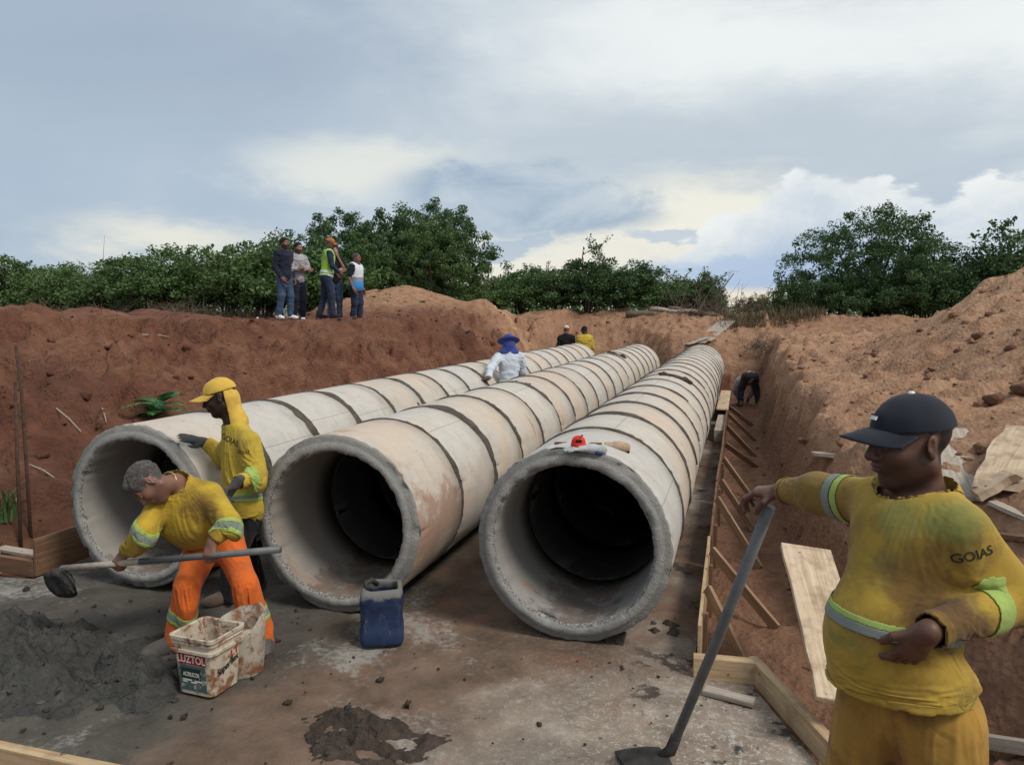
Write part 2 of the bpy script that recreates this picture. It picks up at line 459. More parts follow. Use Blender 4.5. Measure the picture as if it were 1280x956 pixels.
def m_pipe(inner, damp_or_shade=False):
    def fn(g):
        p = g.obj
        oi = g.n('ShaderNodeObjectInfo').outputs['Random']
        q = g.vadd(p, g.comb(g.m('MULTIPLY', oi, 57.0), g.m('MULTIPLY', oi, 13.0), g.m('MULTIPLY', oi, 31.0)))
        n1 = g.noise(q, 1.7, 5, 0.6, 0.3); n2 = g.noise(q, 7, 6, 0.65); n3 = g.noise(q, 60, 4, 0.7)
        base = g.ramp(n2, [(0.25, (0.37, 0.335, 0.285)), (0.55, (0.485, 0.445, 0.385)), (0.8, (0.58, 0.54, 0.475))])
        tint = g.ramp(oi, [(0.0, (0.50, 0.505, 0.50)), (0.35, (0.56, 0.525, 0.465)), (0.7, (0.55, 0.475, 0.395)), (1.0, (0.46, 0.42, 0.37))])
        c_ = g.mix(0.45, base, tint)
        pk = g.sm(g.m('ADD', n1, g.m('MULTIPLY', g.m('SUBTRACT', oi, .5), .12)), 0.48, 0.68)
        c_ = g.mix(g.m('MULTIPLY', pk, 0.5), c_, (0.58, 0.43, 0.32))
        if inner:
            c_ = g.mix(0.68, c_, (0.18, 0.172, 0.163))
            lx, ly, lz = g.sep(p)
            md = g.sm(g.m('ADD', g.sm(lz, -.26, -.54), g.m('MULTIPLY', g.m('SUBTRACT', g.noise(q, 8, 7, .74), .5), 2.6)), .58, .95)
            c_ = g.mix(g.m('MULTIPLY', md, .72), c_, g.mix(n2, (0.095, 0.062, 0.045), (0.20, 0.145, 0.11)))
            if damp_or_shade: c_ = g.mix(.88, c_, (0.030, 0.029, 0.029))  # painted shade: bores behind the front pipes mixed nearly black
        # red earth splashed on the flanks
        rs = g.sm(g.noise(g.vmul(q, (1, 2.2, 0.8)), 1.4, 6, 0.70), 0.57, 0.72)
        c_ = g.mix(g.m('MULTIPLY', rs, 0.7), c_, (0.30, 0.145, 0.075))
        if not inner:
            lx, ly, lz = g.sep(p)
            an = g.m('ARCTAN2', lz, lx)
            ln = g.m('ABSOLUTE', g.m('SUBTRACT', g.m('ADD', an, g.m('MULTIPLY', g.m('SUBTRACT', g.noise(q, 3, 3, .6), .5), .02)), g.m('ADD', .35, g.m('MULTIPLY', oi, 2.4))))
            c_ = g.mix(g.m('MULTIPLY', g.sm(ln, .0075, .003), .55), c_, (0.13, 0.115, 0.10))
            dr = g.sm(g.noise(g.comb(g.m('MULTIPLY', an, 1.2), g.m('MULTIPLY', ly, 11.0), g.m('MULTIPLY', oi, 40.0)), 1.6, 5, .65), .58, .70)
            c_ = g.mix(g.m('MULTIPLY', g.m('MULTIPLY', dr, .40), g.sm(lz, .62, .40)), c_, (0.27, 0.19, 0.13))
            oc = g.n('ShaderNodeObjectInfo').outputs['Color']
            sr, sg_, sb_ = g.sep(oc)
            pm_ = g.m('MULTIPLY', g.sm(g.m('ADD', lz, g.m('MULTIPLY', g.m('SUBTRACT', n2, .5), .9)), .30, .05), g.sm(g.m('ADD', lz, g.m('MULTIPLY', g.m('SUBTRACT', n1, .5), .5)), -.38, -.12))
            pm_ = g.m('MULTIPLY', pm_, g.sm(lx, .30, .50))
            c_ = g.mix(g.m('MULTIPLY', g.m('MULTIPLY', pm_, .62), sg_), c_, (0.29, 0.135, 0.075))
        # crumbs and scratches
        sp = g.sm(g.noise(q, 16, 4, 0.6), 0.70, 0.735)
        c_ = g.mix(g.m('MULTIPLY', sp, 0.8), c_, (0.08, 0.065, 0.05))
        sc = g.sm(g.noise(g.vmul(q, (3, 22, 3)), 2.5, 4, 0.6), 0.66, 0.70)
        c_ = g.mix(g.m('MULTIPLY', sc, 0.35), c_, (0.26, 0.23, 0.20))
        h = g.m('ADD', g.m('MULTIPLY', n2, 0.3), g.m('MULTIPLY', n3, 0.25))
        bset(g, c_, 0.85, g.bump(h, 0.35, 0.01))
    return fn
material('pipe_concrete', m_pipe(False))
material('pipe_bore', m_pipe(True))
material('pipe_bore_shade', m_pipe(True, True))
def m_face(g):
    n2 = g.noise(g.obj, 9, 6, 0.65); n3 = g.noise(g.obj, 70, 4, 0.7)
    c_ = g.ramp(g.m('ADD', g.m('MULTIPLY', n2, .7), g.m('MULTIPLY', n3, .3)), [(0.3, (0.255, 0.248, 0.225)), (0.55, (0.36, 0.352, 0.325)), (0.75, (0.45, 0.44, 0.405))])
    x, y, z = g.sep(g.obj)
    r_ = g.m('SQRT', g.m('ADD', g.m('MULTIPLY', x, x), g.m('MULTIPLY', z, z)))
    r_ = g.m('ADD', r_, g.m('MULTIPLY', g.m('SUBTRACT', n3, .5), .018))
    c_ = g.mix(g.m('MULTIPLY', g.sm(r_, .566, .574), .42), c_, (0.17, 0.165, 0.15))
    lip = g.sm(r_, .523, .515)
    c_ = g.mix(g.m('MULTIPLY', lip, .7), c_, g.mix(g.sm(n3, .45, .6), (0.10, 0.095, 0.085), (0.5, 0.48, 0.44)))
    chip = g.sm(g.noise(g.obj, 30, 5, .7), .62, .70)
    c_ = g.mix(g.m('MULTIPLY', chip, .6), c_, (0.13, 0.12, 0.105))
    bset(g, c_, 0.9, g.bump(g.m('ADD', n2, n3), 0.9, 0.016))
material('pipe_face', m_face)
def m_joint(g):
    n2 = g.noise(g.pos, 9, 5, 0.65); n3 = g.noise(g.pos, 60, 4, 0.7)
    c_ = g.ramp(n2, [(0.3, (0.060, 0.050, 0.041)), (0.6, (0.11, 0.092, 0.076)), (0.8, (0.18, 0.152, 0.125))])
    bset(g, c_, 0.9, g.bump(g.m('ADD', n2, n3), 0.8, 0.015))
material('joint_mortar', m_joint)

def m_wood(c0, c1, c2, dirt=0.4):
    def fn(g):
        p = g.obj
        oi = g.n('ShaderNodeObjectInfo').outputs['Random']
        q = g.vadd(p, g.comb(g.m('MULTIPLY', oi, 9.0), g.m('MULTIPLY', oi, 5.0), g.m('MULTIPLY', oi, 7.0)))
        gr = g.noise(g.vmul(q, (22, 1.1, 22)), 2.2, 5, 0.6, 0.8)
        n2 = g.noise(q, 5, 5, 0.65)
        c_ = g.ramp(gr, [(0.3, c0), (0.5, c1), (0.7, c2)])
        d = g.sm(g.m('ADD', n2, g.m('MULTIPLY', g.m('SUBTRACT', oi, .5), .2)), 0.5, 0.72)
        c_ = g.mix(g.m('MULTIPLY', d, dirt), c_, (0.17, 0.085, 0.05))
        kn = g.sm(g.noise(q, 14, 3, 0.5), 0.70, 0.74)
        c_ = g.mix(g.m('MULTIPLY', kn, 0.85), c_, (0.07, 0.045, 0.03))
        bset(g, c_, 0.8, g.bump(gr, 0.4, 0.004))
    return fn
material('wood_fresh', m_wood((0.36, 0.24, 0.13), (0.48, 0.345, 0.20), (0.56, 0.43, 0.27)))
material('wood_brown', m_wood((0.10, 0.056, 0.033), (0.165, 0.095, 0.056), (0.25, 0.155, 0.095), 0.7))
material('wood_tan', m_wood((0.19, 0.118, 0.070), (0.28, 0.18, 0.108), (0.37, 0.25, 0.16), 0.6))
material('wood_grey', m_wood((0.27, 0.225, 0.175), (0.39, 0.335, 0.27), (0.50, 0.45, 0.385), 0.35))
material('wood_pale', m_wood((0.42, 0.31, 0.20), (0.56, 0.43, 0.29), (0.64, 0.52, 0.38), 0.5))

def plain(name, col, rough=0.7, metal=0.0, var=0.18, scale=14, bump=0.15, dist=0.004):
    def fn(g):
        n2 = g.noise(g.obj, scale, 5, 0.6)
        lo = tuple(v * (1 - var) for v in col); hi = tuple(min(1, v * (1 + var)) for v in col)
        bset(g, g.ramp(n2, [(0.3, lo), (0.7, hi)]), rough, g.bump(g.noise(g.obj, scale * 5, 3, .6), bump, dist), metal)
    return material(name, fn)
def cloth(name, col, dirt=0.0, dirtcol=(0.12, 0.07, 0.03), fold=0.35, dscale=4.0, stain=None, patches=()):
    def fn(g):
        p = g.obj
        n2 = g.noise(p, 6, 5, 0.6)
        weave = g.noise(p, 420, 2, 0.5)
        fold_n = g.m('ABSOLUTE', g.m('SUBTRACT', g.noise(g.vmul(p, (1, 1, 1.7)), 6.5, 2, 0.45, 0.9), .5))
        lo = tuple(v * 0.82 for v in col); hi = tuple(min(1, v * 1.12) for v in col)
        c_ = g.ramp(n2, [(0.3, lo), (0.7, hi)])
        if stain is not None:
            st = g.sm(g.noise(p, 5.0, 5, .6, .4), 0.56, 0.70)
            c_ = g.mix(g.m('MULTIPLY', st, 0.7), c_, stain)
        if dirt:
            d = g.sm(g.noise(p, dscale, 6, 0.62, 0.5), 0.45, 0.72)
            c_ = g.mix(g.m('MULTIPLY', d, dirt), c_, dirtcol)
        for pc_, pr_, col_, st_ in patches:
            dv = g.n('ShaderNodeVectorMath', operation='DISTANCE'); g.put(dv.inputs[0], p); dv.inputs[1].default_value = tuple(pc_)
            dd = g.m('ADD', dv.outputs['Value'], g.m('MULTIPLY', g.m('SUBTRACT', g.noise(p, 9, 6, .65, .4), .5), pr_ * 1.5))
            c_ = g.mix(g.sm(dd, pr_ * 1.15, pr_ * .45, 0, st_), c_, col_)
        b1 = g.bump(fold_n, fold, 0.02)
        bset(g, c_, 0.92, g.bump(weave, 0.15, 0.002, b1))
        g.b.inputs['Sheen Weight'].default_value = 0.08
    return material(name, fn)
def leafmat(name, c0, c1, c2, rough=0.55):
    def fn(g):
        t = g.attr('tint')
        c_ = g.ramp(t, [(0.0, c0), (0.5, c1), (1.0, c2)])
        oi = g.n('ShaderNodeObjectInfo').outputs['Random']
        c_ = g.mix(g.m('MULTIPLY', oi, 0.35), c_, g.mix(0.5, c_, (c2[0] * 1.1, c2[1] * 0.8, c2[2] * .8)))
        bset(g, c_, rough)
        tr = g.n('ShaderNodeBsdfTranslucent'); g.put(tr.inputs[0], c_)
        mx = g.n('ShaderNodeMixShader'); mx.inputs[0].default_value = 0.22
        g.t.links.new(g.b.outputs[0], mx.inputs[1]); g.t.links.new(tr.outputs[0], mx.inputs[2])
        g.t.links.new(mx.outputs[0], g.out.inputs[0])
    return material(name, fn)
leafmat('leaf_green', (0.038, 0.080, 0.026), (0.082, 0.155, 0.050), (0.135, 0.222, 0.075))
leafmat('leaf_dark', (0.028, 0.062, 0.026), (0.062, 0.122, 0.046), (0.108, 0.188, 0.068))
leafmat('leaf_lime', (0.050, 0.095, 0.028), (0.098, 0.172, 0.052), (0.155, 0.235, 0.080))
leafmat('leaf_dry', (0.070, 0.055, 0.030), (0.120, 0.095, 0.052), (0.20, 0.16, 0.09))
leafmat('leaf_bright', (0.035, 0.11, 0.03), (0.06, 0.19, 0.06), (0.11, 0.28, 0.10))
plain('bark', (0.085, 0.062, 0.045), 0.9, 0, 0.35, 9, 0.6, 0.02)
plain('twig', (0.15, 0.115, 0.085), 0.9, 0, 0.35, 9, 0.3, 0.01)
plain('steel_grey', (0.155, 0.165, 0.165), 0.55, 0.25, 0.2, 9)
plain('steel_dark', (0.05, 0.045, 0.042), 0.7, 0.2, 0.35, 20, 0.4)
plain('rust', (0.075, 0.045, 0.032), 0.85, 0.1, 0.4, 30, 0.5)

# ------------------------------------------------------------------ the land
def sstep(a, b, x):
    t = np.clip((x - a) / (b - a), 0, 1)
    return t * t * (3 - 2 * t)
XS = (-0.968, -2.628, -4.298)          # pipe rows: right, middle, left
YF, PLEN, NSEG, PR = 4.55, 0.85, 19, 0.62
YEND = YF + PLEN * NSEG
def land(X, Y, rough=True):
    X = np.asarray(X, float); Y = np.asarray(Y, float)
    P3 = np.stack([X, Y, 0 * X], -1)
    big = fbm(P3 * 0.35, 3, 0.5, 3)
    mid = fbm(P3 * 1.1, 4, 0.55, 11)
    # left bank
    foot = np.interp(Y, [0, 4.2, 5.0, 12, 19.5, 21, 23], [-7.2, -6.5, -5.75, -5.55, -5.5, -5.3, -5.3]) + 0.18 * mid
    crest = np.interp(Y, [0, 5, 9, 13, 16, 19, 22.5, 26], [-12.8, -12.2, -11.2, -8.6, -7.5, -7.3, -7.2, -7.0]) + 0.35 * big + 0.1 * mid
    tl = np.clip((foot - X) / (foot - crest), 0, 1)
    prof = 1 - (1 - tl) ** np.interp(Y, [0, 9, 13, 16], [2.3, 2.2, 1.5, 1.35])
    zl = -0.10 + 2.10 * np.where(tl >= 1, 1, prof) + 0.10 * np.exp(-((X - crest + .5) / .8) ** 2) * (0.2 + big)
    # right bank
    rf = np.interp(Y, [0, 2.5, 4.3, 5.5, 8, 20], [1.5, 1.15, 0.75, 0.46, 0.42, 0.42]) + 0.05 * mid
    rc = np.interp(Y, [0, 3.5, 5.0, 6.6, 12, 20], [3.4, 2.6, 1.6, 0.85, 0.80, 0.95]) + 0.13 * mid + .1 * big
    zc = np.interp(Y, [0, 3.5, 6.5, 20], [0.85, 0.85, 1.0, 1.38])
    tr = np.clip((X - rf) / np.maximum(rc - rf, 0.2), 0, 1)
    zr = -0.10 + (zc + 0.10) * (0.75 * tr + 0.25 * sstep(0, 1, tr))
    slope = np.interp(Y, [0, 6, 12, 24], [0.28, 0.22, 0.16, 0.07])
    zr = zr + np.clip(X - rc, 0, 30) * slope * np.exp(-np.clip(X - rc, 0, 30) / 12)
    z = np.where(X < -2.6, zl, zr)
    # far end of the cut
    ef = 20.70 + 0.15 * mid + 2.2 * sstep(-5.9, -5.2, X) * sstep(-1.4, -3.6, X)
    te = np.clip((Y - ef) / 3.6, 0, 1)
    zend = -0.10 + 2.0 * (0.55 * sstep(0, .55, te) + 0.45 * te) + .18 * big * sstep(0.1, 1, te)
    z = np.maximum(z, np.where(Y > 20.3, zend, -9))
    z = np.minimum(z, 1.86 + 0.07 * big + 1.2 * sstep(3, 9, X) * sstep(30, 10, Y))
    # heaps of dug sand
    def heap(cx, cy, r, h, p=1.0, sx=1.0):
        d = np.sqrt(((X - cx) / sx) ** 2 + (Y - cy) ** 2) + 0.35 * big + 0.18 * mid
        k = np.clip(1 - d / r, 0, 1)
        return h * np.where(k > .8, .8 + (k - .8) * (1 - (k - .8) / .4), k) ** p
    h1 = heap(-9.2, 20.2, 3.2, 1.08, 0.95, 1.0)
    h1 = np.maximum(h1, heap(-7.1, 21.0, 2.3, 0.62, 1.0))
    h2 = heap(5.9, 12.4, 4.7, 2.0, 1.0)
    h3 = heap(-4.5, 25.5, 2.8, 0.42, 1.0, 1.4)
    h4 = heap(-10.7, 10.0, 3.0, 0.15, 1.0)
    h4 = np.maximum(h4, np.maximum(heap(-11.2, 11.0, 1.7, .26), np.maximum(heap(-13.0, 14.5, 2.2, .26), np.maximum(heap(-7.2, 16.6, 1.2, .24), heap(-9.6, 8.2, 1.5, .22)))))
    z = z + h1 + h2 + h3 + h4
    sand = np.where(X > -0.2, 0.72, 0.12)
    sand = np.where((X > -0.2) & (z < 0.7), 0.40, sand)
    sand = np.where(Y > 21.5, 0.60, sand)
    sand = np.clip(sand + sstep(0.1, .5, h1) * 0.5 + 0.25 * sstep(.2, 1, h2), 0, 0.95)
    bank = np.clip(np.minimum(1, np.abs(z + 0.10) / 0.4), 0, 1)
    damp_or_shade = np.clip(np.where(X < -2.6, np.exp(-((z - 0.25) / 0.28) ** 2) * 0.8 * (Y < 20), np.exp(-((z - 0.05) / .35) ** 2) * .30), 0, 1)
    if rough:
        rdg = fbm(P3 * np.array((1.9, 1.5, 1)), 4, 0.55, 31, ridge=True)
        fine = fbm(P3 * 6.5, 3, 0.7, 41) + .9 * sstep(.25, .9, fbm(P3 * 5.2, 2, .5, 47))
        steep = np.where(X < -2.6, 4 * tl * (1 - tl), 4 * tr * (1 - tr))
        near = sstep(60, 25, np.hypot(X, Y))
        z = z + near * bank * (0.05 * mid + 0.045 * (rdg - .35) + 0.026 * fine + steep * (0.10 * (rdg - .3) + 0.05 * fine))
        gul = fbm(P3 * np.array((0.7, 3.4, 1)) + .5 * mid[:, None], 3, 0.55, 61, ridge=True)
        z = z + near * bank * steep * np.where(X < -2.6, .085, .05) * (gul - .3) + near * bank * steep * np.where(X < -2.6, np.interp(Y, [0, 9, 14], [.10, .12, .20]), .03) * np.clip(fbm(P3 * .85 + 9, 3, .5, 67), -.6, .8)
        z = z + near * bank * np.where(X < -2.6, steep, 0) * .05 * np.sin(z * 13.5 + 2.4 * big + 1.6 * mid)
        z = z + near * (1 - bank) * (0.02 * mid + 0.025 * fine)
        lump = sstep(.35, 1.0, fbm(P3 * 3.0, 2, 0.4, 53))
        z = z + near * bank * lump * 0.10
    top_ = 1.93 + h1 + h2 + h3 + h4 + .03 * mid
    z = np.where((X < -2.6) & (z > top_), top_ + (z - top_) * .3, z)
    # under and around the concrete base it is cut flat
    inslab = (X > -5.6) & (X < -0.12) & (Y > 4) & (Y < 20.9)
    inapr = (Y > 1.4) & (Y < 4.5) & (X > -6.9) & (X < 0.25 + (4.36 - Y) * .40)
    z = np.where(inslab | inapr, np.minimum(z, -0.07), z)
    return z, sand, damp_or_shade
def grow(lo, hi, step, far, ratio=1.25):
    mid_ = list(np.arange(lo, hi + 1e-6, step))
    s_ = step; v = mid_[-1]
    R_ = []
    while v < far:
        s_ *= ratio; v += s_; R_.append(v)
    s_ = step; v = lo; L_ = []
    while v > -far:
        s_ *= ratio; v -= s_; L_.append(v)
    return np.array(L_[::-1] + mid_ + R_)
gx = grow(-13.0, 8.0, 0.046, 2600); gy = grow(1.8, 26.5, 0.050, 2600)
GX, GY = np.meshgrid(gx, gy, indexing='xy')
zz, so, da = land(GX.ravel(), GY.ravel())
nx, ny = len(gx), len(gy)
idx = np.arange(nx * ny).reshape(ny, nx)
quads = np.stack([idx[:-1, :-1], idx[:-1, 1:], idx[1:, 1:], idx[1:, :-1]], -1).reshape(-1, 4)
me = mesh_np('ground', np.stack([GX.ravel(), GY.ravel(), zz], -1), quads)
add_attr(me, 'soil', so); add_attr(me, 'damp_or_shade', da)
tag(link('ground', me, MATS['earth']), kind='structure')
def gz_at(x, y):
    return float(land(np.array([x]), np.array([y]))[0][0])

# the concrete base the pipes stand on, with its splayed apron
sx = np.concatenate([np.arange(-6.6, 1.0, 0.05)]); sy_ = np.concatenate([np.arange(2.56, 6.0, 0.05), np.arange(6.0, 20.95, 0.25)])
SX, SY = np.meshgrid(sx, sy_, indexing='xy')
X_, Y_ = SX.ravel(), SY.ravel()
# squeeze every row of the sheet between the two edges of the base
le = np.where(Y_ > 4.5, -5.25, -5.66 - (4.5 - Y_) * 0.33)
re = np.where(Y_ > 4.36, -0.205, 0.10 + (4.36 - Y_) * 0.395)
t_ = (X_ - sx[0]) / (sx[-1] - sx[0])
X_ = le + (re - le) * t_
P3 = np.stack([X_, Y_, 0 * X_], -1)
Z_ = 0.010 * fbm(P3 * 1.5, 4, 0.5, 5) + 0.007 * fbm(P3 * 9, 3, 0.6, 6)
Z_ += 0.02 * np.clip(fbm(P3 * 4, 3, .5, 9) - 0.35, 0, 1)
Z_ = Z_ * sstep(0, .2, np.minimum(X_ - le, re - X_)) - 0.004
n1, n2 = len(sx), len(sy_)
idx = np.arange(n1 * n2).reshape(n2, n1)
quads = np.stack([idx[:-1, :-1], idx[:-1, 1:], idx[1:, 1:], idx[1:, :-1]], -1).reshape(-1, 4)
me = mesh_np('concrete_base', np.stack([X_, Y_, Z_], -1), quads)
tag(link('concrete_base', me, MATS['slab']), kind='structure')

# loose clods and pebbles: nobody could count them
def rock_proto(seed):
    bm = bmesh.new(); bmesh.ops.create_icosphere(bm, subdivisions=2, radius=1)
    V = np.array([v.co[:] for v in bm.verts]); Fq = np.array([[v.index for v in f.verts] for f in bm.faces])
    bm.free()
    V = V * (1 + 0.62 * fbm(V * 1.1 + seed * 7, 3, .7, seed))[:, None] * np.array((1, .8, .55))
    V = np.round(V * 2.6) / 2.6 * .45 + V * .55
    return V, Fq
rng = np.random.default_rng(7)
RP = [rock_proto(i) for i in range(6)]
def scatter(name, pts, sizes, mat, attrs=None):
    VV, FF = [], []; n = 0; A = []
    for i, (p, s_) in enumerate(zip(pts, sizes)):
        V, Fq = RP[i % 6]
        a = rng.uniform(0, 6.28); ca, sa = math.cos(a), math.sin(a)
        V = V @ np.array(((ca, sa, 0), (-sa, ca, 0), (0, 0, 1))) * s_ + p
        VV.append(V); FF.append(Fq + n); n += len(V)
        if attrs is not None: A.append(np.full(len(V), attrs[i]))
    me = mesh_np(name, np.concatenate(VV), np.concatenate(FF))
    if attrs is not None:
        add_attr(me, 'soil', np.concatenate(A)); add_attr(me, 'damp_or_shade', np.zeros(n) + .15)
    return link(name, me, mat)
pts = []; sz = []; at_ = []
for _ in range(3300):
    k = rng.random()
    if k < 0.5: x, y = rng.uniform(0.35, 6.5), rng.uniform(2.2, 20)
    elif k < 0.85: x, y = rng.uniform(-12, -5.8), rng.uniform(4, 20)
    else: x, y = rng.uniform(-8, 2), rng.uniform(21, 26)
    pts.append((x, y)); s_ = 0.010 + 0.060 * rng.random() ** 7 + (.009 * rng.random())
    sz.append(s_)
pts = np.array(pts); zz_, ss_, _d = land(pts[:, 0], pts[:, 1])
tag(scatter('clods', np.c_[pts, zz_ + np.array(sz) * 0.25], sz, MATS['earth'], np.clip(ss_ - 0.15, 0, 1)), kind='stuff')
# the larger lumps on the right bank are things of their own
big = [((1222, 424), .16), ((1241, 505), .17), ((1198, 440), .09), ((1182, 478), .09), ((1264, 437), .11), ((1276, 492), .17), ((1092, 445), .10), ((1150, 414), .08), ((1236, 395), .10), ((1040, 440), .07)]
lab = ['largest brown clod high on the right-hand heap', 'rounded brown clod lying above the tall rough board', 'small dark clod beside the largest clod on the heap', 'dark red clod directly above the navy cap',
       'dark clod near the right edge, half way up the heap', 'big lump of earth at the right edge behind the rough boards', 'flat clod on the sandy ground left of the heap', 'low clod at the foot of the heap below the trees', 'dark clod just under the ridge of the sand heap', 'small clod near the edge of the narrow trench']
for ((px, py), s_), lb in zip(big, lab):
    best = None
    for d in np.arange(5, 24, .05):
        p = at(px, py, d)
        if land(p[:1], p[1:2])[0][0] >= p[2]:
            best = p; break
    if best is None: continue
    V, Fq = RP[rng.integers(6)]
    V = V * s_ * .62
    me = mesh_np('clod', V, Fq); add_attr(me, 'soil', np.full(len(V), .22)); add_attr(me, 'damp_or_shade', np.full(len(V), .25))
    o = link('clod', me, MATS['earth'], loc=tuple(best + np.array((0, 0, s_ * .2))))
    sub = o.modifiers.new('s', 'SUBSURF'); sub.levels = sub.render_levels = 1
    tag(o, lb, 'clod', 'lumps of earth on the right bank')

# ------------------------------------------------------------------ pipes
def pipe_mesh(name, seed, front):
    seg = 176
    prof = []   # (y, r, slot)  from the outer far edge round to the bore far edge
    L = PLEN + 0.004
    prof = [(L, PR, 0), (L * .66, PR, 0), (L * .33, PR, 0), (0.05, PR, 0), (0.028, PR - .003, 1), (0.018, PR - .012, 1), (0.016, PR - .040, 1), (0.010, PR - .047, 1), (0.0, PR - .052, 1), (0.0, PR - .088, 1), (0.006, PR - .102, 1), (0.030, PR - .113, 1),
            (0.05, PR - .118, 2), (L * .33, PR - .118, 2), (L * .66, PR - .118, 2), (L, PR - .118, 2)]
    a = np.linspace(0, 2 * np.pi, seg, endpoint=False)
    V = []
    for i, (y, r, s_) in enumerate(prof):
        q = np.stack([np.cos(a) * r * 9, np.sin(a) * r * 9, np.full(seg, y * 6 + i * .3)], -1)
        nz = fbm(q, 3, .6, seed); nb = fbm(q * 3.1, 2, .6, seed + 9)
        e = 0.0015
        if i in (3, 4, 5): e = 0.006
        if i in (10, 11): e = 0.009
        if i == 12: e = .004
        rr = r + e * (nz + nb)
        chip = np.clip(fbm(q * .9 + 31, 3, .55, seed + 4) - 0.35, 0, 1) * (0.06 if i in (4, 5, 10, 11) else 0.0)
        yy = y + (0.004 * nb if 3 < i < 12 else 0) + chip
        V.append(np.stack([np.cos(a) * rr, yy + 0 * a, np.sin(a) * rr], -1))
    n = len(prof); V = np.concatenate(V)
    Fq = []; S = []
    for i in range(n):
        j = (i + 1) % n
        for k in range(seg):
            k2 = (k + 1) % seg
            Fq.append((i * seg + k, i * seg + k2, j * seg + k2, j * seg + k))
        slot = 1 if i == n - 1 else max(prof[i][2], 0)
        if i >= 3 and i <= 10: slot = 1
        if i >= 11 and i < n - 1: slot = 2
        S += [slot] * seg
    me = mesh_np(name, V, Fq)
    for m_ in (('pipe_concrete', 'pipe_face', 'pipe_bore') if front else ('pipe_concrete', 'joint_mortar', 'pipe_bore_shade')): me.materials.append(MATS[m_])  # rear pipes get the bore with shade put into its colour
    me.polygons.foreach_set('material_index', S)
    sm = np.ones(len(Fq), bool)
    bm = bmesh.new(); bm.from_mesh(me); bmesh.ops.recalc_face_normals(bm, faces=bm.faces); bm.to_mesh(me); bm.free()
    return me
def joint_mesh(seed):
    """smeared mortar over the joint: thick on top, dying out on the flanks"""
    r_ = np.random.default_rng(seed)
    seg = 90; a0, a1 = rad(r_.uniform(-28, 38)), rad(r_.uniform(142, 210))
    a = np.linspace(a0, a1, seg)
    ends = np.minimum(1, np.minimum(np.arange(seg), seg - 1 - np.arange(seg)) / 7.0)
    nz = fbm(np.stack([a * 2.6, 0 * a + seed * 3.3, 0 * a], -1), 4, .6, seed); nz2 = fbm(np.stack([a * 2.6, 0 * a + seed * 9.3, 0 * a + 4], -1), 4, .6, seed + 1)
    wv = r_.choice([.011, .018, .026, .034, .050])
    top = 0.7 + 0.45 * np.clip(np.sin(a), 0, 1)
    w1 = (wv * top * (1 + .6 * nz) * ends).clip(0.004); w2 = (wv * top * (1 + .6 * nz2) * ends).clip(0.004)
    V = []
    rows = [(-1.0, -0.004), (-0.9, 0.008), (0, 0.013), (0.9, 0.008), (1.0, -0.004)]
    for s_, h in rows:
        hh = h + (0.004 * nz if h > 0 else 0)
        y = np.where(s_ < 0, s_ * w1, s_ * w2)
        V.append(np.stack([np.cos(a) * (PR + hh), y, np.sin(a) * (PR + hh)], -1))
    V = np.concatenate(V); Fq = []
    for i in range(len(rows) - 1):
        for k in range(seg - 1):
            Fq.append((i * seg + k, i * seg + k + 1, (i + 1) * seg + k + 1, (i + 1) * seg + k))
    return mesh_np('mortar_joint', V, Fq)
ORD = ['first', 'second', 'third', 'fourth', 'fifth', 'sixth', 'seventh', 'eighth', 'ninth', 'tenth', 'eleventh', 'twelfth', 'thirteenth', 'fourteenth', 'fifteenth', 'sixteenth', 'seventeenth', 'eighteenth']
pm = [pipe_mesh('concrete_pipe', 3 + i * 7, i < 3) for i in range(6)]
jm = [joint_mesh(20 + i) for i in range(14)]
for m_ in jm: m_.materials.append(MATS['joint_mortar'])
proto = bpy.data.objects.new('concrete_pipe', pm[0])
pj = bpy.data.objects.new('mortar_joint', jm[0])
random.seed(5)
for r_, (X, row) in enumerate(zip(XS, ('right-hand', 'middle', 'left-hand'))):
    for i in range(NSEG):
        o = proto.copy()
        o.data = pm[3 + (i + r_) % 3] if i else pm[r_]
        COL.objects.link(o)
        jig = 0 if i == 0 else random.uniform(-.006, .006)
        o.location = (X + jig, YF + i * PLEN, PR + 0.004 + (0 if i == 0 else random.uniform(0, .006)))
        if i == 0:
            lb = {'right-hand': 'pale concrete pipe with its round open mouth nearest, red tape lying on top', 'middle': 'concrete pipe with open mouth beside the blue can, rust-red stain on its flank',
                  'left-hand': 'concrete pipe with open mouth behind the stooping worker in orange trousers'}[row]
        elif i == NSEG - 1:
            lb = f'last concrete pipe at the far end of the {row} row'
        else:
            lb = f'concrete pipe, {ORD[i]} back from the open mouth in the {row} row'
        tag(o, lb, 'pipe', 'concrete pipes laid in three rows')
        o.color = (1, 1, 1, 1) if (i == 0 and row == 'middle') else (1, .25 if i % 4 == 1 else 0, 0, 1)
        if i < NSEG - 1:
            j = pj.copy(); j.data = jm[random.randrange(14)]
            COL.objects.link(j); j.parent = o
            j.location = (0, PLEN - 0.006, 0)
            j.rotation_euler = (0, rad(random.uniform(-22, 22)), 0)
bpy.data.objects.remove(proto); bpy.data.objects.remove(pj)

